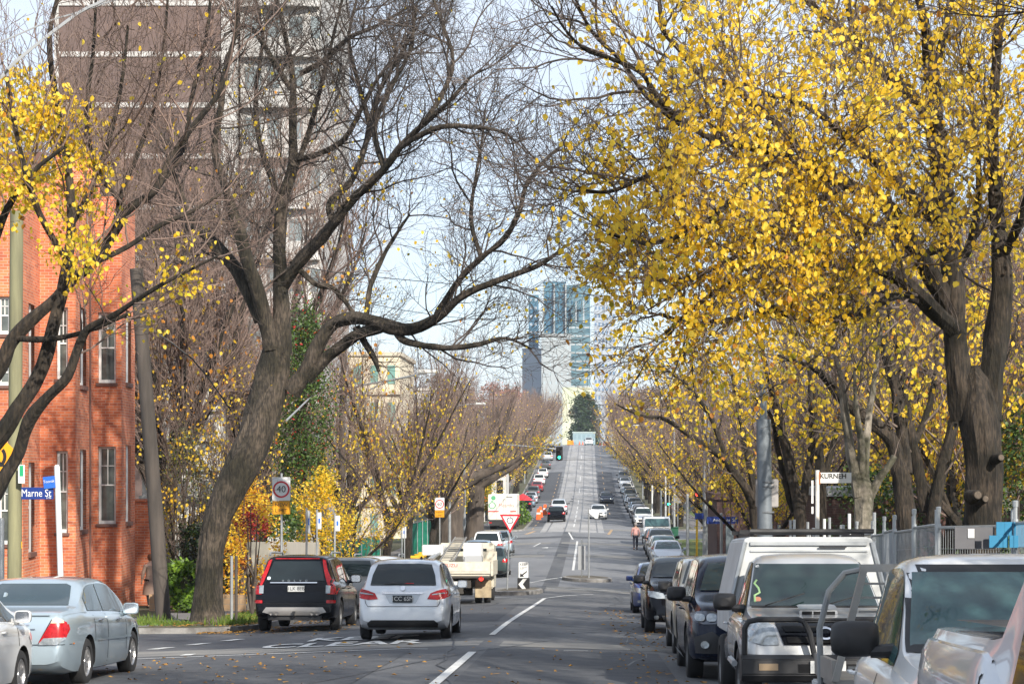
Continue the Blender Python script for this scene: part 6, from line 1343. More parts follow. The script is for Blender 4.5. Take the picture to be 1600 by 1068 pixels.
block_b('shop_row', 'white shopfront row behind the giant twin trunks', 190, 700, 790, 735, 8, WHB, (5,2,.5,.4,.55,.5), mat('shop_dark_glass', (.02,.022,.025), .2), ledges=2, lm=mat('shop_canopy', (.25,.26,.28), .7))
block_b('house', 'pale terrace house behind the left hill parking row', 250, 700, 775, 690, 10, mat('terrace_render', (.48,.44,.38), .85), (5,2,.5,.5,.4,.5), TGL)
block_b('dark_brick_building', 'low dark brown brick building behind the right fence', 70, 1288, 1480, 775, 8, BRKD, (0,1,.5,.5,.5,.5), TGL, lm=mat('grey_gutter', (.3,.31,.32), .6))
block_b('house', 'brown house deep behind the right trees', 96, 1120, 1240, 780, 8, BRKD, (3,1,.5,.5,.3,.4), TGL)
# far towers
def far(name, label, Y, xl, xr, yt, depth, m, nx, nz, wm, ww=.6, wh=.6, fin=None):
    t = block_b(name, label, Y, xl, xr, yt, depth, m, (nx,nz,.5,.5,ww,wh), wm, zb=4.5)
    return t
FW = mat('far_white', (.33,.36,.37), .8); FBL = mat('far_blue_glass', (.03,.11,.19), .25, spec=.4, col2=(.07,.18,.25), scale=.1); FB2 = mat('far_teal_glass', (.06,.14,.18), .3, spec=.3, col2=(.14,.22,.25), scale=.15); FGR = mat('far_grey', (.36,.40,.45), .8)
far('glass_tower', 'blue glass tower, left half, tallest at the end of the street', 1000, 848, 884, 441, 20, FBL, 5, 26, FB2, .35, .45)
far('glass_tower', 'blue glass tower, right half beside the tallest', 1005, 884, 922, 446, 20, FB2, 6, 26, FBL, .5, .5)
far('tower_block', 'pale tower block below the glass tower with small windows', 940, 846, 892, 522, 16, FW, 5, 14, mat('far_window', (.35,.42,.45), .3), .25, .3)
far('tower_block', 'teal balcony tower in front of the glass towers', 956, 888, 922, 505, 16, FB2, 3, 16, FW, .82, .22)
far('tower_block', 'grey blue office tower right of the glass towers', 1040, 928, 962, 462, 20, FGR, 6, 20, mat('far_blue_window', (.12,.2,.32), .2), .5, .4)
far('tower_block', 'slim dark blue tower left of the glass towers', 1060, 826, 841, 462, 14, FBL, 2, 20, FGR, .5, .3)
far('tower_block', 'low grey block left of the glass towers', 1048, 816, 846, 545, 14, FGR, 5, 12, mat('far_window', (.35,.42,.45), .3), .4, .3)
# white fins on the glass tower
t = thing('tower_fin', 'white vertical fins on the front of the tallest far tower', 'fin', (pxX(848,999),999,4.5)); mb = MB()
for px in (849, 866, 884, 900, 912): x = pxX(px,999)-pxX(848,999); mb.box(x-.35, x+.35, -.6, .9, 0, pxZ(443 if px < 890 else 470,999)-4.5)
mb.build('fin', FW, t)
block_b('cream_hall', 'cream walled hall closing the far end of the street', 760, 879, 926, 606, 14, mat('cream_hall_render', (.48,.53,.36), .85, col2=(.6,.6,.46), scale=.2), (0,1,.5,.5,.5,.5), TGL, zb=4.5)
block_b('pavilion', 'pale blue grey pavilion beyond the crest of the street', 520, 895, 930, 676, 8, mat('blue_grey_wall', (.24,.33,.37), .7), (5,2,.5,.5,.6,.6), mat('pavilion_glass', (.2,.28,.32), .3), zb=5.0, lm=mat('pale_roof', (.38,.46,.45), .7))
# ---- poles ----
WOOD = mat('weathered_pole', (.085,.07,.06), .9, col2=(.045,.038,.033), scale=4, bump=.5, stretch=(1,1,.15)); GWOOD = mat('green_treated_pole', (.26,.25,.14), .85, col2=(.13,.125,.075), scale=3, bump=.4, stretch=(1,1,.12))
def pole(name, label, px0, py0, px1, py1, Y, r0, r1, m, cat='pole', n=14, dY=0):
    a = W(px0, py0, Y); a.z = gz(a.x, Y)+.05; b = W(px1, py1, Y+dY); t = thing(name, label, cat, a); mb = MB(); mb.tube([(0,0,-.3), (b-a)*.33, (b-a)*.66, b-a], [r0, r0+(r1-r0)*.33, r0+(r1-r0)*.66, r1], n); mb.build('shaft', m, t, smooth=True); return t, a, b
t, a, b = pole('utility_pole', 'leaning weathered wooden pole beside the walking person', 257, 960, 213, 420, 51.5, .20, .17, WOOD)
t, a, b = pole('utility_pole', 'greenish timber pole behind the Marne St sign', 22, 900, 26, 330, 43, .155, .14, GWOOD)
mb = MB(); mb.box(.155,.17,-.02,.02,1.9,2.05); mb.build('pole_tag', YB, t)
t, a, b = pole('utility_pole', 'weathered timber pole carrying the curved street lamp arms', 531, 850, 537, 540, 98, .19, .14, WOOD)
mb = MB(); zz = pxZ(608,98)-a.z; z2 = pxZ(635,98)-a.z; X = lambda px: pxX(px,98)-a.x
mb.tube([(0,-.1,zz),(X(575),-.1,pxZ(600,98)-a.z),(X(620),-.1,pxZ(592,98)-a.z),(X(668),-.1,pxZ(582,98)-a.z)], .05, 6); mb.tube([(0,-.1,z2),(X(545),-.1,z2+.05),(X(575),-.1,pxZ(610,98)-a.z),(X(605),-.1,pxZ(596,98)-a.z)], .04, 6); arm = mb.build('lamp_arm', STEEL, t, smooth=True)
mb = MB(); mb.box(X(652),X(686),-.22,.02,pxZ(583,98)-a.z,pxZ(577,98)-a.z); mb.build('lamp_head', mat('lamp_housing', (.55,.56,.55), .5), t, bevel=.04)
t, a, b = pole('steel_pole', 'thick grey steel pole with a sign back, right verge above the silver canopy ute', 1197, 900, 1193, 655, 44, .175, .165, mat('grey_pole', (.20,.225,.25), .5, metal=.3, col2=(.15,.17,.19), scale=2), n=18)
mb = MB(); mb.tube([(pxX(1193,44)-a.x,0,b.z-a.z-.05),(pxX(1192,44)-a.x,0,pxZ(600,44)-a.z)], [.09,.07], 12); mb.build('upper_shaft', MATS['grey_pole'], t, smooth=True)
mb = MB(); mb.box(-.22,.27,-.06,-.19+.36,pxZ(792,44)-a.z,pxZ(748,44)-a.z); mb.build('sign_back', mat('grey_plate', (.33,.31,.30), .6), t, bevel=.02)
mb = MB()
for z in (pxZ(760,44)-a.z, pxZ(753,44)-a.z, pxZ(800,44)-a.z): mb.lathe([(.18,z-.015),(.185,z-.01),(.185,z+.02),(.175,z+.025)], 'z', (0,0,0), 18)
mb.build('clamp', mat('dark_clamp', (.12,.13,.14), .6), t)
def lamp_post(label, X_, Y, h, side, arm=2.2):
    t = thing('street_lamp', label, 'street lamp', at(X_, Y, .1)); mb = MB(); mb.tube([(0,0,0),(0,0,h*.5),(0,0,h)], [.10,.08,.06], 10); mb.build('post', STEEL, t, smooth=True)
    mb = MB(); mb.tube([(0,0,h-.05),(side*arm*.4,0,h+.25),(side*arm,0,h+.35)], .035, 6); mb.build('arm', STEEL, t); mb = MB(); mb.box(min(side*arm, side*(arm+.7)), max(side*arm, side*(arm+.7)), -.12,.12,h+.29,h+.41); mb.build('lamp_head', mat('lamp_housing', (.55,.56,.55), .5), t, bevel=.04); return t
lamp_post('street lamp with slender grey post right of the blue sign', 6.3, 104, 8.6, -1); lamp_post('street lamp at the far right kerb beside the green signal', 6.2, 143, 9.2, -1, 3); lamp_post('street lamp partway up the right hill', 7.2, 196, 9, -1); lamp_post('street lamp near the top of the right hill', 7.2, 262, 9, -1); lamp_post('street lamp up the left hill', -9.6, 232, 9, 1); lamp_post('street lamp high on the left hill', -9.6, 300, 9, 1); lamp_post('street lamp beyond the left queue of cars', -8.8, 126, 9, 1, 1.6)
WHP = mat('white_post', (.66,.67,.66), .5)
for i, (px, Y, h, m, lb) in enumerate(((1040,150,5.2,WHP,'white post beside the green signal, right junction corner'),(1019,178,3.6,WHP,'short white post at the foot of the right hill'),(1074,90,4.0,STEEL,'grey post left of the Anderson St sign'),(1127,80,3.2,STEEL,'grey post right behind the Anderson St sign'))):
    t = thing('post', lb, 'post', at(pxX(px,Y), Y, .1)); mb = MB(); mb.tube([(0,0,0),(0,0,h)], .06, 8); mb.lathe([(.07,h),(.06,h+.04),(.001,h+.05)], 'z', (0,0,0), 8); mb.build('shaft', m, t, smooth=True)
# ---- signs ----
SW = mat('sign_white', (.70,.70,.69), .45); SR = mat('sign_red', (.55,.015,.03), .45); SB = mat('sign_blue', (.01,.035,.20), .45); SBL = mat('sign_light_blue', (.03,.14,.55), .45); SK = mat('sign_black', (.012,.012,.014), .5); SO = mat('sign_orange', (.72,.32,.01), .45); SY = mat('sign_yellow', (.80,.34,.01), .45); SGR = mat('sign_grey_back', (.34,.35,.36), .5, metal=.4); SGN = mat('sign_green', (.02,.35,.15), .45)
def ring(mb, r0, r1, y, o=(0,0), a0=0, a1=360, n=28):
    for i in range(n):
        p, q = R(a0+(a1-a0)*i/n), R(a0+(a1-a0)*(i+1)/n); mb.add([(o[0]+r0*math.cos(p),y,o[1]+r0*math.sin(p)),(o[0]+r1*math.cos(p),y,o[1]+r1*math.sin(p)),(o[0]+r1*math.cos(q),y,o[1]+r1*math.sin(q)),(o[0]+r0*math.cos(q),y,o[1]+r0*math.sin(q))], [(0,1,2,3)])
def panel(t, poly, z, m, name='sign_face', y=-.06, th=.012, back=None):
    mb = MB(); mb.prism([(a, b+z) for a, b in poly], 'y', y, y+th); return mb.build(name, m, t)
def speed(label, X_, Y, zc, num, s=.45):
    t = thing('speed_sign', label, 'sign', at(X_, Y, .12)); g = gz(X_, Y)+.12; z = zc-g
    mb = MB(); mb.tube([(0,0,-.2),(0,0,z+.9*s)], .035, 10); mb.build('post', STEEL, t, smooth=True)
    f = panel(t, rrect(-.5*s,.5*s,-.62*s,.68*s,.04*s), z, SW); mb = MB(); ring(mb, .37*s, .465*s, -.064); mb.v = [(a,b,c+z) for a,b,c in mb.v]; mb.build('red_ring', SR, f)
    text_obj(num, .52*s, 'numerals', SK, f, (0,-.064,z), (R(90),0,0), 1.0, 1)
    p = panel(t, rrect(-.49*s,.49*s,-1.38*s,-.64*s,.03*s), z, SO, 'orange_plate'); mb = MB(); x = .46*s
    for a,b,c,d in ((-x,x,-.69*s,-.675*s),(-x,x,-1.35*s,-1.335*s),(-x,-x+.015*s,-1.35*s,-.675*s),(x-.015*s,x,-1.35*s,-.675*s)): mb.add([(a,-.064,c+z),(b,-.064,c+z),(b,-.064,d+z),(a,-.064,d+z)], [(0,1,2,3)])
    mb.build('plate_border', SK, p); text_obj('NEW', .27*s, 'letters', SK, p, (0,-.064,z-.86*s), (R(90),0,0), 1.15, 1); text_obj('LIMIT', .27*s, 'letters', SK, p, (0,-.064,z-1.18*s), (R(90),0,0), 1.1, 1)
Y = 54; speed('white 40 speed sign with orange NEW LIMIT plate above the black parked car', pxX(440,Y), Y, pxZ(764,Y), '40', .49)
Y = 104; speed('smaller distant speed sign with orange plate left of the giant trunks', pxX(687,Y), Y, pxZ(787,Y), '60', .5)
def parksign(label, px, py0, py1, Y, wd, sq=1.0, rot=0):
    x = pxX(px,Y); t = thing('parking_sign', label, 'sign', at(x,Y,.12)); g = gz(x,Y)+.12; t.rotation_euler = (0,0,rot); z0, z1 = pxZ(py1,Y)-g, pxZ(py0,Y)-g
    mb = MB(); mb.tube([(0,0,-.2),(0,0,z1+.08)], .03, 8); mb.build('post', STEEL, t, smooth=True); mb = MB(); mb.box(0.03 if wd > .0 else 0, wd, -.02, 0, z0, z1); f = mb.build('sign_face', SW, t)
    mb = MB(); mb.box(wd*.35, wd*.75, -.024, -.0205, z0+(z1-z0)*.35, z0+(z1-z0)*.65); mb.build('blue_symbol', SBL, f)
parksign('narrow parking sign seen nearly edge on, first behind the black car', 479, 797, 832, 57, .12, rot=R(50)); parksign('white parking sign with blue symbol, middle of the three behind the black car', 495, 800, 826, 60, .14); parksign('white parking sign with blue symbol, right of the three behind the black car', 523, 805, 829, 62, .16)
parksign('white parking sign beside the first trunk of the vase-shaped tree', 632, 770, 797, 92, .28); parksign('small white sign at the green mesh fence', 628, 822, 840, 92, .2)
# give way sign with roundabout symbol
Y = 77.2; x = pxX(797,Y); t = thing('give_way_sign', 'red bordered triangular roundabout sign on the traffic island', 'sign', at(x,Y,.16)); g = gz(x,Y)+.16; z1, z0 = pxZ(803,Y)-g, pxZ(832,Y)-g; hw = .41
mb = MB(); mb.tube([(-.12,0,-.1),(0,0,z1-.05)], .03, 8); mb.build('post', STEEL, t, smooth=True)
def tri(k, lift=0): c = z1-(z1-z0)*.36; return [(-hw*k, c+(z1-c)*k), (hw*k, c+(z1-c)*k), (0, c-(c-z0)*k)]
mb = MB(); mb.prism(tri(1.0), 'y', -.05, -.04); f = mb.build('red_border', SR, t); mb = MB(); mb.prism(tri(.72), 'y', -.056, -.05); f2 = mb.build('sign_face', SW, f)
mb = MB(); c = z1-(z1-z0)*.33
for k in range(3): ring(mb, .10, .13, -.060, (0,c), 100+k*120, 190+k*120, 8)
for k in range(3): a = R(195+k*120); mb.add([(.07*math.cos(a),-.060,c+.07*math.sin(a)),(.165*math.cos(a),-.060,c+.165*math.sin(a)),(.115*math.cos(a+.4),-.060,c+.115*math.sin(a+.4))], [(0,1,2)])
mb.build('arrows', SK, f2)
# keep left sign + chevron
Y = 77; x = pxX(818,Y); t = thing('keep_left_sign', 'white KEEP LEFT sign over black chevron board on the traffic island', 'sign', at(x,Y,.16)); g = gz(x,Y)+.16
mb = MB(); mb.tube([(0,0,-.1),(0,0,pxZ(880,Y)-g)], .03, 8); mb.build('post', STEEL, t); zc = pxZ(890,Y)-g
f = panel(t, rrect(-.185,.185,-.30,.31,.03), zc, SW); text_obj('KEEP', .135, 'letters', SK, f, (0,-.064,zc+.22), (R(90),0,0)); text_obj('LEFT', .135, 'letters', SK, f, (0,-.064,zc+.08), (R(90),0,0))
mb = MB(); mb.add([(a,-.064,zc+b) for a,b in ((.13,-.02),(.15,-.06),(-.02,-.20),(.03,-.25),(-.14,-.26),(-.12,-.11),(-.06,-.16))], [(0,1,2,3,4,5,6)]); mb.build('arrow', SK, f)
zc = pxZ(912,Y)-g; f = panel(t, rrect(-.235,.235,-.25,.25,.03), zc, SK, 'chevron_board'); mb = MB(); mb.add([(a,-.064,zc+b) for a,b in ((.13,.21),(-.02,.21),(-.20,0),(-.02,-.21),(.13,-.21),(-.03,0))], [(0,1,2,5),(5,2,3,4)]); mb.build('chevron', SW, f)
# sign back + pole on far small island
Y = 91; t = thing('sign', 'grey backed keep-left board on the small far island', 'sign', at(pxX(909,Y),Y,.16)); g = gz(0,Y)+.16
mb = MB(); mb.tube([(0,0,-.1),(0,0,1.75)], .03, 8); mb.build('post', STEEL, t); mb = MB(); mb.box(-.17,-.035,-.05,-.035,.35,1.45); mb.box(.035,.17,-.05,-.035,.35,1.45); mb.build('sign_back', SGR, t)
Y = 90.5; t = thing('sign', 'tall grey pole with a pale sign on the small far island', 'sign', at(pxX(920,Y),Y,.16)); g = gz(0,Y)+.16
mb = MB(); mb.tube([(0,0,-.1),(0,0,pxZ(793,Y)-g)], .035, 8); mb.build('post', STEEL, t, smooth=True); mb = MB(); q = pxZ(800,Y)-g; mb.prism([(0,q+.13),(.5,q+.13),(.42,q-.28),(.30,q-.28),(0,q-.02)], 'y', -.05, -.04); mb.build('sign_back', mat('pale_sign_back', (.55,.56,.57), .5), t)
# street name signs left
Y = 43; x = pxX(98,Y); t = thing('street_sign', 'dark blue Marne St sign and small blue blade on a white leaning post', 'street sign', at(x,Y,.12)); g = gz(x,Y)+.12; top = pxZ(729,Y)-g; lx = pxX(89,Y)-x
mb = MB(); mb.tube([(0,0,-.2),(lx,0,top)], .062, 12); mb.lathe([(.062,0),(.04,.04),(.001,.05)], 'z', (lx,0,top), 10); mb.build('post', WHP, t, smooth=True)
z = pxZ(771,Y)-g; xa, xb = pxX(19,Y)-x, pxX(84,Y)-x; mb = MB(); mb.box(xa, xb, -.03, -.01, z-.12, z+.14); f = mb.build('name_blade', SB, t, bevel=.004); text_obj('Marne St', .23, 'letters', SW, f, ((xa+xb)/2+.08,-.036,z+.01), (R(90),0,0), .78, 1); text_obj('2-96', .06, 'letters', SW, f, (xb-.1,-.036,z-.085), (R(90),0,0)); text_obj('v', .16, 'bird_mark', SBL, f, (xa+.07,-.036,z), (R(90),0,0))
z = pxZ(752,Y)-g; mb = MB(); mb.box(-.28, -.02, -.04, -.02, -.13, .13); f = mb.build('name_blade', SBL, t, loc=(lx,-.05,z)); f.rotation_euler = (0, R(-6), R(-8)); text_obj('Toorak', .085, 'letters', SW, f, (-.15,-.046,.02), (R(90),0,0)); 
mb = MB(); mb.box(-.05,-.02,-.07,-.05,.75,.98); mb.build('pole_sticker', SBL, t)
# yellow roundabout warning diamond
Y = 41; x = pxX(-8,Y); t = thing('warning_sign', 'yellow diamond roundabout warning sign cut by the left frame edge', 'sign', at(x,Y,.12)); g = gz(x,Y)+.12; z = pxZ(713,Y)-g; s = .56
mb = MB(); mb.tube([(0,0,-.2),(0,0,z+.2)], .035, 8); mb.build('post', STEEL, t, smooth=True); f = panel(t, [(0,s),(s,0),(0,-s),(-s,0)], z, SY); mb = MB()
for k in range(3): ring(mb, .19, .26, -.064, (0,0), -40+k*120, 40+k*120, 10); a = R(-55+k*120); mb.add([(.13*math.cos(a+.3),-.064,.13*math.sin(a+.3)),(.33*math.cos(a+.3),-.064,.33*math.sin(a+.3)),(.23*math.cos(a-.2),-.064,.23*math.sin(a-.2))], [(0,1,2)])
mb.v = [(a,b,c+z) for a,b,c in mb.v]; mb.build('arrows', SK, f)
t = thing('parking_sign', 'white and green parking sign on the timber pole by Marne St', 'sign', W(33,740,42.7)); mb = MB(); mb.box(-.06,.08,-.01,0,-.2,.2); f = mb.build('sign_face', SW, t); mb = MB(); mb.box(-.03,.05,-.014,-.0101,-.05,.18); mb.build('green_symbol', SGN, f)
t = thing('post', 'grey steel post at the left frame edge below the yellow diamond', 'post', at(pxX(2,38),38,.12)); mb = MB(); mb.tube([(0,0,-.2),(0,0,2.4)], .06, 10); mb.build('shaft', STEEL, t, smooth=True)
# verge posts by the elm
for px, pyt, m, lb in ((362,868,STEEL,'left short grey post on the grass right of the big elm'),(369,868,WOOD,'right short timber post on the grass right of the big elm')):
    t = thing('post', lb, 'post', at(pxX(px,50),50,.12)); mb = MB(); mb.tube([(0,0,-.1),(0,0,pxZ(pyt,50)-gz(-9,50)-.12)], .04, 8); mb.build('shaft', m, t)
# right street sign
Y = 84; x = pxX(1101,Y); t = thing('street_sign', 'dark blue Anderson St sign on tall grey pole, right side', 'street sign', at(x,Y,.12)); g = gz(x,Y)+.12
mb = MB(); mb.tube([(0,0,-.2),(0,0,pxZ(640,Y)-g)], [.10,.07], 12); mb.tube([(.08,.1,-.2),(.08,.1,3.6)], .06, 8); mb.build('post', STEEL, t, smooth=True); z = pxZ(812,Y)-g
mb = MB(); mb.box(pxX(1104,Y)-x, pxX(1153,Y)-x, -.13, -.11, z-.15, z+.15); f = mb.build('name_blade', SB, t); text_obj('Anderson St', .19, 'letters', SW, f, (.83,-.136,z), (R(90),0,0)); mb = MB(); mb.box(-.42,-.05,-.13,-.11,z+.05,z+.3); mb.build('side_blade', SB, t)
t = thing('street_sign', 'small bright blue name sign over the right junction corner', 'street sign', W(1056,760,148)); mb = MB(); mb.box(-.5,.5,-.01,.01,-.1,.1); mb.build('name_blade', SBL, t); mb = MB(); mb.tube([(-.5,.02,-5),(-.5,.02,.3)], .05, 8); mb.build('post', STEEL, t)
# KURNEH post
Y = 38; x = pxX(1277,Y); t = thing('name_post', 'white post with KURNEH name board on the right verge', 'sign', at(x,Y,.12)); g = gz(x,Y)+.12; RUST = mat('white_post_rust', (.66,.65,.62), .7, col2=(.4,.3,.2), scale=5, lo=.5, hi=.8)
mb = MB(); mb.tube([(0,0,-.2),(0,0,pxZ(734,Y)-g)], .042, 10); mb.build('post', RUST, t, smooth=True); z = pxZ(746,Y)-g; mb = MB(); mb.box(.05, pxX(1330,Y)-x, -.03, -.01, z-.10, z+.10); f = mb.build('name_board', SW, t); text_obj('KURNEH', .135, 'letters', SK, f, (.30,-.034,z+.03), (R(90),0,0), .95, 1, bold=.002)
mb = MB(); mb.box(.03,.055,-.04,0,z-.12,z+.11); mb.build('rusty_bracket', mat('rust', (.4,.14,.05), .8), t); mb = MB(); mb.box(-.115,-.075,-.02,0,pxZ(786,Y)-g,pxZ(750,Y)-g); mb.box(-.115,-.075,-.02,0,pxZ(802,Y)-g,pxZ(791,Y)-g); mb.build('side_board', SW, t)
# sign backs near right junction
t = thing('warning_sign', 'grey back of a diamond sign at the far right corner', 'sign', at(pxX(1076,120),120,.1)); z = pxZ(790,120)-gz(6,120)-.1; mb = MB(); mb.prism([(0,z+.42),(.42,z),(0,z-.42),(-.42,z)], 'y', -.05, -.03); mb.build('sign_back', SGR, t); mb = MB(); mb.tube([(0,0,0),(0,0,z+.3)], .035, 8); mb.build('post', STEEL, t)
t = thing('sign', 'grey rectangular sign back beside the yellow signal post', 'sign', at(pxX(1059,150),150,.1)); z = pxZ(777,150)-gz(6,150)-.1; mb = MB(); mb.box(-.3,.3,-.05,-.03,z-.4,z+.4); mb.build('sign_back', SGR, t); mb = MB(); mb.tube([(0,0,0),(0,0,z)], .035, 8); mb.build('post', STEEL, t)
# traffic signals
LGN = mat('lit_green', (.03,1,.55), .3, emit=4); LRD = mat('lit_red', (1,.03,.02), .3, emit=3); LOFF = mat('unlit_lamp', (.03,.02,.02), .3); YP = mat('yellow_signal_post', (.75,.45,.02), .5)
def signal(label, px, py, Y, lit, post=None, arm=None, w_=.5, h_=1.05):
    p = W(px, py, Y); t = thing('traffic_light', label, 'traffic light', p); mb = MB(); mb.prism(rrect(-w_/2,w_/2,-h_/2,h_/2,.08), 'y', 0, .02); f = mb.build('backboard', SK, t); mb = MB(); mb.box(-.15,.15,-.18,0,-.45,.45); mb.build('housing', SK, t, bevel=.03)
    for k, zz in enumerate((.29,0,-.29)):
        mb = MB(); mb.lathe([(.10,-.19),(.001,-.19)], 'y', (0,0,zz), 14); on = (lit == 'g' and k == 2) or (lit == 'r' and k == 0); mb.build('lens', LGN if on and lit == 'g' else LRD if on else LOFF, t)
        mb = MB(); mb.lathe([(.12,-.32),(.125,-.18)], 'y', (0,0,zz), 14); mb.build('visor', SK, t)
    if post: mb = MB(); mb.tube([(0,.1,gz(p.x,Y)-p.z),(0,.1,.5)], .06, 8); mb.build('post', post, t, smooth=True)
    if arm: mb = MB(); mb.tube([(0,.06,.3),(-3.5,.1,.62),(arm,.2,.55),(arm,.2,gz(p.x+arm,Y)-p.z)], [.05,.06,.09,.12], 8); mb.build('mast_arm', STEEL, t, smooth=True)
signal('traffic light showing green, hanging over the road left of centre', 874, 708, 146, 'g', arm=-7.0); signal('traffic light showing green at the right junction corner', 1045, 781, 152, 'g', post=YP, w_=.45, h_=.95); signal('traffic light showing red on a yellow post, right corner', 1089, 780, 112, 'r', post=YP, w_=.3, h_=.8); signal('dark traffic light seen from the side beyond the giant trunks', 748, 795, 155, 'o', post=STEEL, w_=.45, h_=1.3)
mb = MB(); t = thing('bin', 'dark green rubbish bin at the right kerb behind the van', 'bin', at(pxX(1052,140),140,.13)); mb.prism([(-.3,0),(.3,0),(.36,1.0),(-.36,1.0)], 'y', -.3, .3); mb.build('body', mat('bin_green', (.01,.09,.05), .5), t, bevel=.03); mb = MB(); mb.box(-.38,.38,-.34,.34,1.0,1.08); mb.build('lid', mat('bin_green', (.01,.09,.05), .5), t, bevel=.02)
t = thing('shelter', 'blue striped low hoarding behind the row on the right', 'hoarding', at(pxX(1150,72),72,.1)); mb = MB(); n = 9
for i in range(n): mb.box(-.62+i*.14,-.62+i*.14+.12,-.03,.03,0,1.7)
mb.build('boards', mat('grey_blue_board', (.20,.33,.40), .7), t)
# orange barriers and cones
ORG = mat('safety_orange', (.85,.12,.02), .6)
def cone(x, y, lb, g=None): t = thing('traffic_cone', lb, 'cone', at(x,y,.01), group=g); mb = MB(); mb.lathe([(.17,.04),(.03,.75),(.001,.76)], 'z', (0,0,0), 12); b_ = mb.build('cone_body', ORG, t, smooth=True); mb = MB(); mb.box(-.2,.2,-.2,.2,0,.04); mb.build('base', ORG, t); mb = MB(); mb.lathe([(.108,.35),(.078,.5)], 'z', (0,0,0), 12); mb.build('reflective_band', SW, t)
def bollard(x, y, lb): t = thing('barrier', lb, 'barrier', at(x,y,.01), group='orange barriers by the left kerb'); mb = MB(); mb.prism([(-.25,0),(.25,0),(.14,1.1),(-.14,1.1)], 'y', -.08, .08); mb.build('panel', ORG, t, bevel=.02); mb = MB(); mb.box(-.19,.19,-.09,-.081,.55,.72); mb.build('band', SW, t)
bollard(-4.9, 196, 'nearest orange barrier at the end of the green garden bed'); bollard(-4.9, 204, 'middle orange barrier beyond the garden bed'); bollard(-4.6, 212, 'farthest orange barrier beyond the garden bed')
for i, (x, y) in enumerate(((-3.3,436),(-1.9,438),(-1.2,437),(2.6,436),(3.4,437))): cone(x, y, f'{ordn[i]} orange cone from the left at the roadworks on the crest', 'cones at the crest roadworks')
t = thing('barrier', 'orange roadworks barrier left of the crest', 'barrier', at(-3.9,434,.0)); mb = MB(); mb.box(-.7,.7,-.2,.2,.1,1.0); mb.box(-.75,.75,-.3,.3,0,.1); mb.build('panel', mat('roadworks_orange', (.8,.3,.02), .6), t, bevel=.05)
t = thing('barrier', 'orange roadworks barrier right of the crest', 'barrier', at(4.3,434,.0)); mb = MB(); mb.box(-.7,.7,-.2,.2,.1,.9); mb.box(-.75,.75,-.3,.3,0,.1); mb.build('panel', mat('roadworks_orange', (.8,.3,.02), .6), t, bevel=.05)
t = thing('signboard', 'small black board standing before the oncoming white car', 'sign', at(.9, 192,.01)); mb = MB(); mb.prism([(-.45,.3),(.3,.3),(.1,1.0),(-.15,1.0)], 'y', -.03, .03); mb.build('board', SK, t)
# red umbrellas
for x, y, lb in ((-8.95,176,'red cafe umbrella left of the white lorry'),(-5.85,178,'red cafe umbrella right behind the white lorry')):
    t = thing('umbrella', lb, 'umbrella', at(x,y,.13)); mb = MB(); mb.tube([(0,0,0),(0,0,2.6)], .03, 6); mb.build('pole', STEEL, t); mb = MB(); mb.lathe([(.9,2.2),(.45,2.55),(.001,2.8)], 'z', (0,0,0), 8); mb.build('canopy', mat('red_canvas', (.62,.03,.04), .8), t)
# ---- temporary mesh fence on the right ----
def temp_panel(label, x0, y0, x1, y1, h=2.0, dz=.0):
    d = Vector((x1-x0,y1-y0,0)); Ln = d.length; a = math.atan2(d.y,d.x); t = thing('mesh_fence_panel', label, 'fence', (x0,y0,gz(x0,y0)+.13), a, 'temporary mesh fence panels on the right verge'); s = gz(x1,y1)-gz(x0,y0); mb = MB()
    mb.tube([(.05,0,.05),(.05,0,h+.18)], .022, 8); mb.tube([(Ln-.05,0,.05+s),(Ln-.05,0,h+.18+s)], .022, 8); mb.tube([(.05,0,h),(Ln-.05,0,h+s)], .019, 6); mb.tube([(.05,0,.25),(Ln-.05,0,.25+s)], .019, 6)
    mb.lathe([(.03,h+.18),(.032,h+.24),(.02,h+.25)], 'z', (.05,0,0), 8); mb.lathe([(.03,h-.05),(.035,h),(.03,h+.05)], 'z', (.05,0,0), 8); mb.build('frame', STEEL, t, smooth=True)
    mb = MB(); n = int(Ln/.075)
    for i in range(1, n): u = .05+(Ln-.1)*i/n; mb.tube([(u,0,.25+s*u/Ln),(u,0,h+s*u/Ln)], .0028, 3, cap=False)
    for k in range(1, 7): mb.tube([(.05,.004,.25+(h-.25)*k/7),(Ln-.05,.004,.25+(h-.25)*k/7+s)], .0028, 3, cap=False)
    mb.build('wire_mesh', STEEL, t, fix=False); mb = MB(); mb.box(-.15,.15,-.3,.3,-.02,.12); mb.build('foot', CONC, t, bevel=.02); return t
FP = [(5.2,46.5),(5.0,44.1),(4.75,41.9),(5.05,39.6),(4.8,37.4),(4.75,35.1),(4.7,32.8),(4.55,30.5),(4.35,28.2),(4.25,25.9),(4.15,23.6),(4.6,21.4),(4.5,19.1),(4.5,16.8)]
for i in range(len(FP)-1): temp_panel(f'{ordn[i]} galvanised mesh fence panel from the far end, right verge', *FP[i], *FP[i+1], h=2.0+(.03 if i % 2 else 0))
TARP = mat('grey_hoarding', (.13,.13,.14), .8, col2=(.10,.10,.11), scale=3)
def hung(name, label, px0, px1, py0, py1, Y, m, cat='panel', n=6):
    o = W(px0,py1,Y); t = thing(name, label, cat, o); w_, h_ = pxX(px1,Y)-pxX(px0,Y), pxZ(py0,Y)-pxZ(py1,Y); mb = MB()
    for i in range(n):
        y = (i % 2)*.03; mb.box(w_*i/n, w_*(i+1)/n-.008, y, y+.02, 0, h_)
    mb.build('sheet', m, t); return t
t = hung('hoarding_board', 'grey board with white notice tied to the right mesh fence', 1492, 1556, 823, 857, 21.6, TARP, n=2); mb = MB(); mb.box(.14,.21,-.012,-.004,.12,.22); mb.build('notice', SW, t)
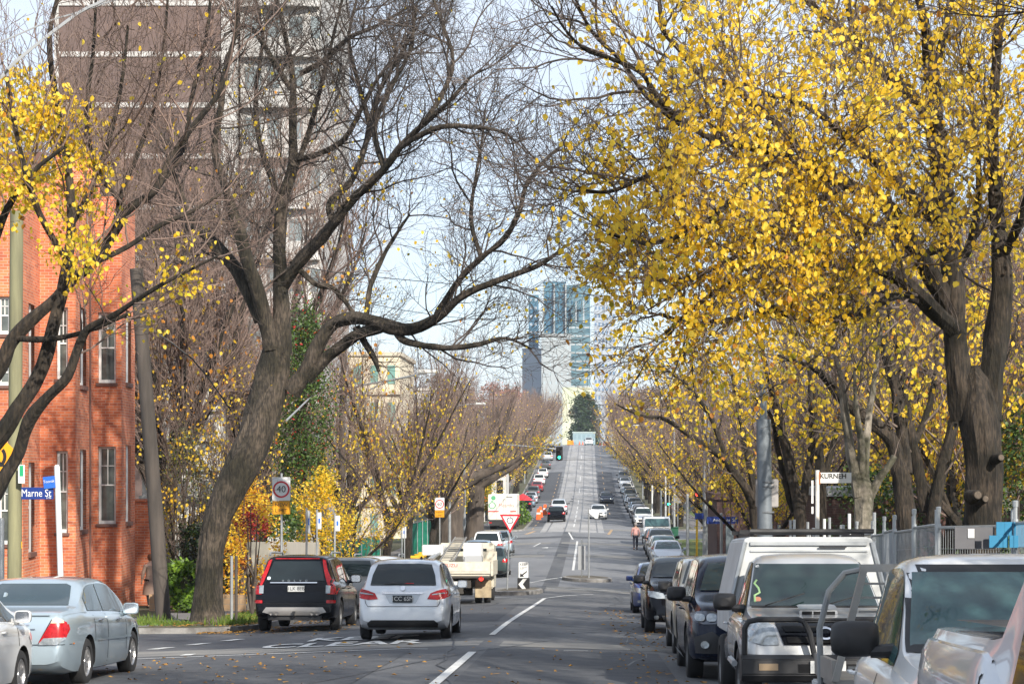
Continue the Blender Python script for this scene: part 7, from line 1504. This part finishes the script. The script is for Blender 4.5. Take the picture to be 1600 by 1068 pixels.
BLT = mat('blue_panel', (.02,.20,.36), .6, col2=(.015,.15,.28), scale=2)
hung('hoarding_board', 'upper blue board tied to the mesh fence at the right edge', 1557, 1625, 815, 836, 21.3, BLT, n=5); hung('hoarding_board', 'lower blue board tied to the mesh fence at the right edge', 1546, 1625, 836, 855, 21.2, BLT, n=5)
t = thing('skip_bin', 'green and yellow plant machinery behind the right mesh fence', 'machinery', at(5.6,24.5,.1)); mb = MB(); mb.box(-.8,1.6,-.5,.8,.5,1.3); mb.build('body', mat('machine_green', (.12,.22,.03), .6), t, bevel=.05); mb = MB(); mb.box(-.9,1.6,-.52,-.5,1.0,1.1); mb.box(-.9,1.6,-.52,-.5,.7,.78); mb.build('rail', mat('machine_yellow', (.65,.6,.05), .6), t)
mb = MB(); mb.tube([(-.8,-.6,1.45),(1.6,-.6,1.55)], .04, 8); mb.build('bar', STEEL, t)
# second smaller barricade heads beyond canopy
for i, (px, pt, Y) in enumerate(((1235,812,47),(1241,811,47),(1262,815,46),(1288,810,45),(1296,808,44.5),(1327,802,42),(1366,800,38))):
    t = thing('post', f'{ordn[i]} short pale fence stake above the canopy ute, from the left', 'post', at(pxX(px,Y),Y,.1)); mb = MB(); mb.tube([(0,0,0),(0,0,pxZ(pt,Y)-gz(5,Y)-.1)], .035, 8); mb.build('shaft', [STEEL, WHP][i % 2], t)
# overhead cables
CAB = mat('cable_black', (.02,.02,.022), .6); CABG = mat('cable_grey', (.28,.29,.30), .6)
def cable(label, pts, r, m):
    P = [W(*p) for p in pts]; a = P[0]; mb = MB(); mb.tube([Vector(q)-a for q in cat_v(P)], r, 5); return tag(mb.build('overhead_cable', m, None, a), label, 'cable')
cable('grey service cable crossing the top left corner', [(-60,155,24),(0,122,25),(25,96,25),(120,22,26),(168,-2,26.5),(260,-60,28)], .022, CABG); cable('thin grey cable crossing the top left corner', [(-80,92,24),(0,66,25),(80,32,26),(120,20,26.4),(240,-20,28)], .012, CABG)
cable('black cable sagging above the road, upper one', [(430,405,60),(520,425,62),(700,443,68),(880,457,74),(1000,462,80),(1200,450,90)], .014, CAB); cable('black cable behind the leaning elm, lower one', [(210,400,70),(450,420,72),(560,470,76),(760,500,90),(960,500,110)], .014, CAB)
cable('blue grey stay cable from the leaning elm to the lamp pole', [(448,656,60),(480,625,75),(505,600,88),(531,560,98)], .03, CABG)
cable('service cable between wooden pole and elm', [(213,500,51.5),(300,560,52),(360,640,53)], .02, CAB)
for i, (px, Y0) in enumerate(((895,0),(925,0))): cable(['left','right'][i]+' overhead tram wire running up the street', [(px,640,140),(px+3,650,220),(px+3,655,320),(px+2,640,430)], .03, CAB)
for i, (y, h) in enumerate(((182,6.2),(230,6.2),(300,6.2))):
    a = Vector((-9,y,gz(-9,y)+h)); b = Vector((7,y,gz(7,y)+h)); mb = MB(); mb.tube([(0,0,0),((b-a)/2)-Vector((0,0,.2)),b-a], .02, 4); tag(mb.build('overhead_cable', CAB, None, a), ['near','middle','far'][i]+' span wire crossing the hill street', 'cable')
STB = mat('sawn_wood', (.13,.10,.075), .85, col2=(.05,.04,.03), scale=12)
for i, (p, d, r) in enumerate(STUB):
    par = [o for o in bpy.data.objects if o.get('label','').startswith('huge right elm')][0]; mb = MB(); u = d.orthogonal().normalized(); v = d.cross(u).normalized(); c0 = p-par.location; mb.add([c0+(u*math.cos(k*.524)+v*math.sin(k*.524))*r for k in range(12)], [tuple(range(12))]); mb.build('sawn_end', STB, par)
# ---- people ----
def skin_body(name, verts, edges, radii, m, parent, loc=(0,0,0), lv=2):
    me = bpy.data.meshes.new(name); me.from_pydata(verts, edges, []); o = bpy.data.objects.new(name, me); COL.objects.link(o)
    sk = o.modifiers.new('s', 'SKIN'); sub = o.modifiers.new('u', 'SUBSURF'); sub.levels = lv; sub.render_levels = lv
    for i, r in enumerate(radii): d = me.skin_vertices[0].data[i]; d.radius = (r if isinstance(r, tuple) else (r, r)); d.use_root = (i == 0)
    dg = bpy.context.evaluated_depsgraph_get(); mm = bpy.data.meshes.new_from_object(o.evaluated_get(dg)); o.modifiers.clear(); o.data = mm; mm.materials.clear(); mm.materials.append(m)
    mm.polygons.foreach_set('use_smooth', [True]*len(mm.polygons)); o.parent = parent; o.location = loc; return o
SKIN = mat('skin', (.45,.27,.2), .6)
def person(label, loc, rz, top_m, leg_m, hair_m, coat=False, stride=.12, scale=1.0):
    t = thing('person', label, 'person', loc, rz); t.scale = (scale,)*3
    V = [(0,0,.95),(0,0,1.12),(0,.01,1.32),(0,0,1.44),(0,-.01,1.53),(0,.0,1.60),(0,.01,1.68),(0,.01,1.74), (.10,0,.90),(.11,.02+stride*.5,.50),(.11,stride,.09),(.11,stride+.14,.04), (-.10,0,.90),(-.11,-stride*.3,.50),(-.11,-stride,.09),(-.11,-stride+.14,.04), (.19,0,1.40),(.25,-.03,1.14),(.26,.08,.92),(.26,.11,.84), (-.19,0,1.40),(-.25,.03,1.14),(-.26,.12,.92),(-.26,.15,.84)]
    E = [(0,1),(1,2),(2,3),(3,4),(4,5),(5,6),(6,7),(0,8),(8,9),(9,10),(10,11),(0,12),(12,13),(13,14),(14,15),(3,16),(16,17),(17,18),(18,19),(3,20),(20,21),(21,22),(22,23)]
    Rd = [(.15,.11),(.13,.10),(.16,.115),(.12,.09),.055,.085,.10,.06, .095,.065,.045,.04,.095,.065,.045,.04,.06,.045,.035,.03,.06,.045,.035,.03]
    skin_body('body', V, E, Rd, SKIN, t)
    # clothing follows the body
    tv = [(0,0,.90),(0,0,1.12),(0,.01,1.32),(0,0,1.43),(.19,0,1.40),(.255,-.03,1.14),(.262,.07,.95),(-.19,0,1.40),(-.255,.03,1.14),(-.262,.11,.95)]; te = [(0,1),(1,2),(2,3),(3,4),(4,5),(5,6),(3,7),(7,8),(8,9)]; tr = [(.185,.145),(.165,.13),(.185,.14),(.13,.10),.08,.06,.05,.08,.06,.05]
    skin_body('jacket' if not coat else 'coat', tv, te, tr, top_m, t)
    if coat:
        mb = MB(); mb.lathe([(.17,1.05),(.20,.9),(.24,.7),(.27,.45),(.25,.44)], 'z', (0,0,0), 16); mb.build('coat_skirt', top_m, t, smooth=True)
    lv_ = [(0,0,.95),(.10,0,.88),(.11,.02+stride*.5,.50),(.11,stride,.10),(-.10,0,.88),(-.11,-stride*.3,.50),(-.11,-stride,.10)]; le = [(0,1),(1,2),(2,3),(0,4),(4,5),(5,6)]
    skin_body('trousers', lv_, le, [(.16,.125),.11,.078,.06,.11,.078,.06], leg_m, t)
    for s, yy in ((1, stride), (-1, -stride)): mb = MB(); mb.box(s*.11-.045,s*.11+.045,yy-.09,yy+.18,-.01,.09); mb.build('shoe', BLACKP, t, bevel=.025)
    mb = MB(); mb.lathe([(.001,1.80),(.06,1.795),(.105,1.75),(.115,1.69),(.105,1.62),(.07,1.58)], 'z', (0,-.012,0), 14); mb.build('hair', hair_m, t, smooth=True)
    mb = MB(); mb.lathe([(.001,1.665+.025),(.018,1.665)], 'z', (0,.105,0), 6); mb.build('nose', SKIN, t)
    for s in (-1,1):
        for k in range(5): mb = MB(); mb.tube([(s*.26+(k-2)*.013*0, .10+(k-2)*.016+(.04 if s < 0 else 0), .85),(s*.26,.11+(k-2)*.018+(.04 if s < 0 else 0),.79-.01*(k in (1,2,3)))], [.009,.006], 5); mb.build('finger', SKIN, t)
    return t
person('man in pink shirt and dark trousers walking on the road beside the right row', at(pxX(993,129),129,.02), R(8), mat('pink_shirt', (.62,.33,.30), .8), mat('dark_trousers', (.015,.017,.03), .8), mat('grey_hair', (.35,.32,.3), .8), scale=.98)
person('person in long beige brown coat and black leggings behind the wooden pole', at(-13.78,62.5,.13), R(35), mat('taupe_coat', (.26,.18,.14), .9), mat('black_leggings', (.01,.01,.012), .8), mat('brown_hair', (.14,.06,.03), .8), coat=True, stride=.16, scale=.95)
t, a, b = pole('tree_stake', 'thin timber stake right of the pale forked tree', 1590, 870, 1590, 780, 30, .03, .03, WOOD)
# ---------------- haze ----------------
hm = bpy.data.materials.new('haze'); hm.use_nodes = True; nt = hm.node_tree; nt.nodes.clear(); o_ = N(nt, 'ShaderNodeOutputMaterial'); v_ = N(nt, 'ShaderNodeVolumePrincipled'); v_.inputs['Color'].default_value = (.80,.88,1,1); v_.inputs['Density'].default_value = .00016; v_.inputs['Anisotropy'].default_value = .25
nt.links.new(v_.outputs[0], o_.inputs['Volume']); mb = MB(); mb.box(-3050, 3050, -320, 4550, -11, 90); tag(mb.build('haze', hm), kind='stuff')
SC.cycles.volume_bounces = 0
# tidy: unused tree archetypes
for i, o in enumerate(ARCH):
    if not first_used[i]:
        for c in list(o.children_recursive): bpy.data.objects.remove(c)
        bpy.data.objects.remove(o)
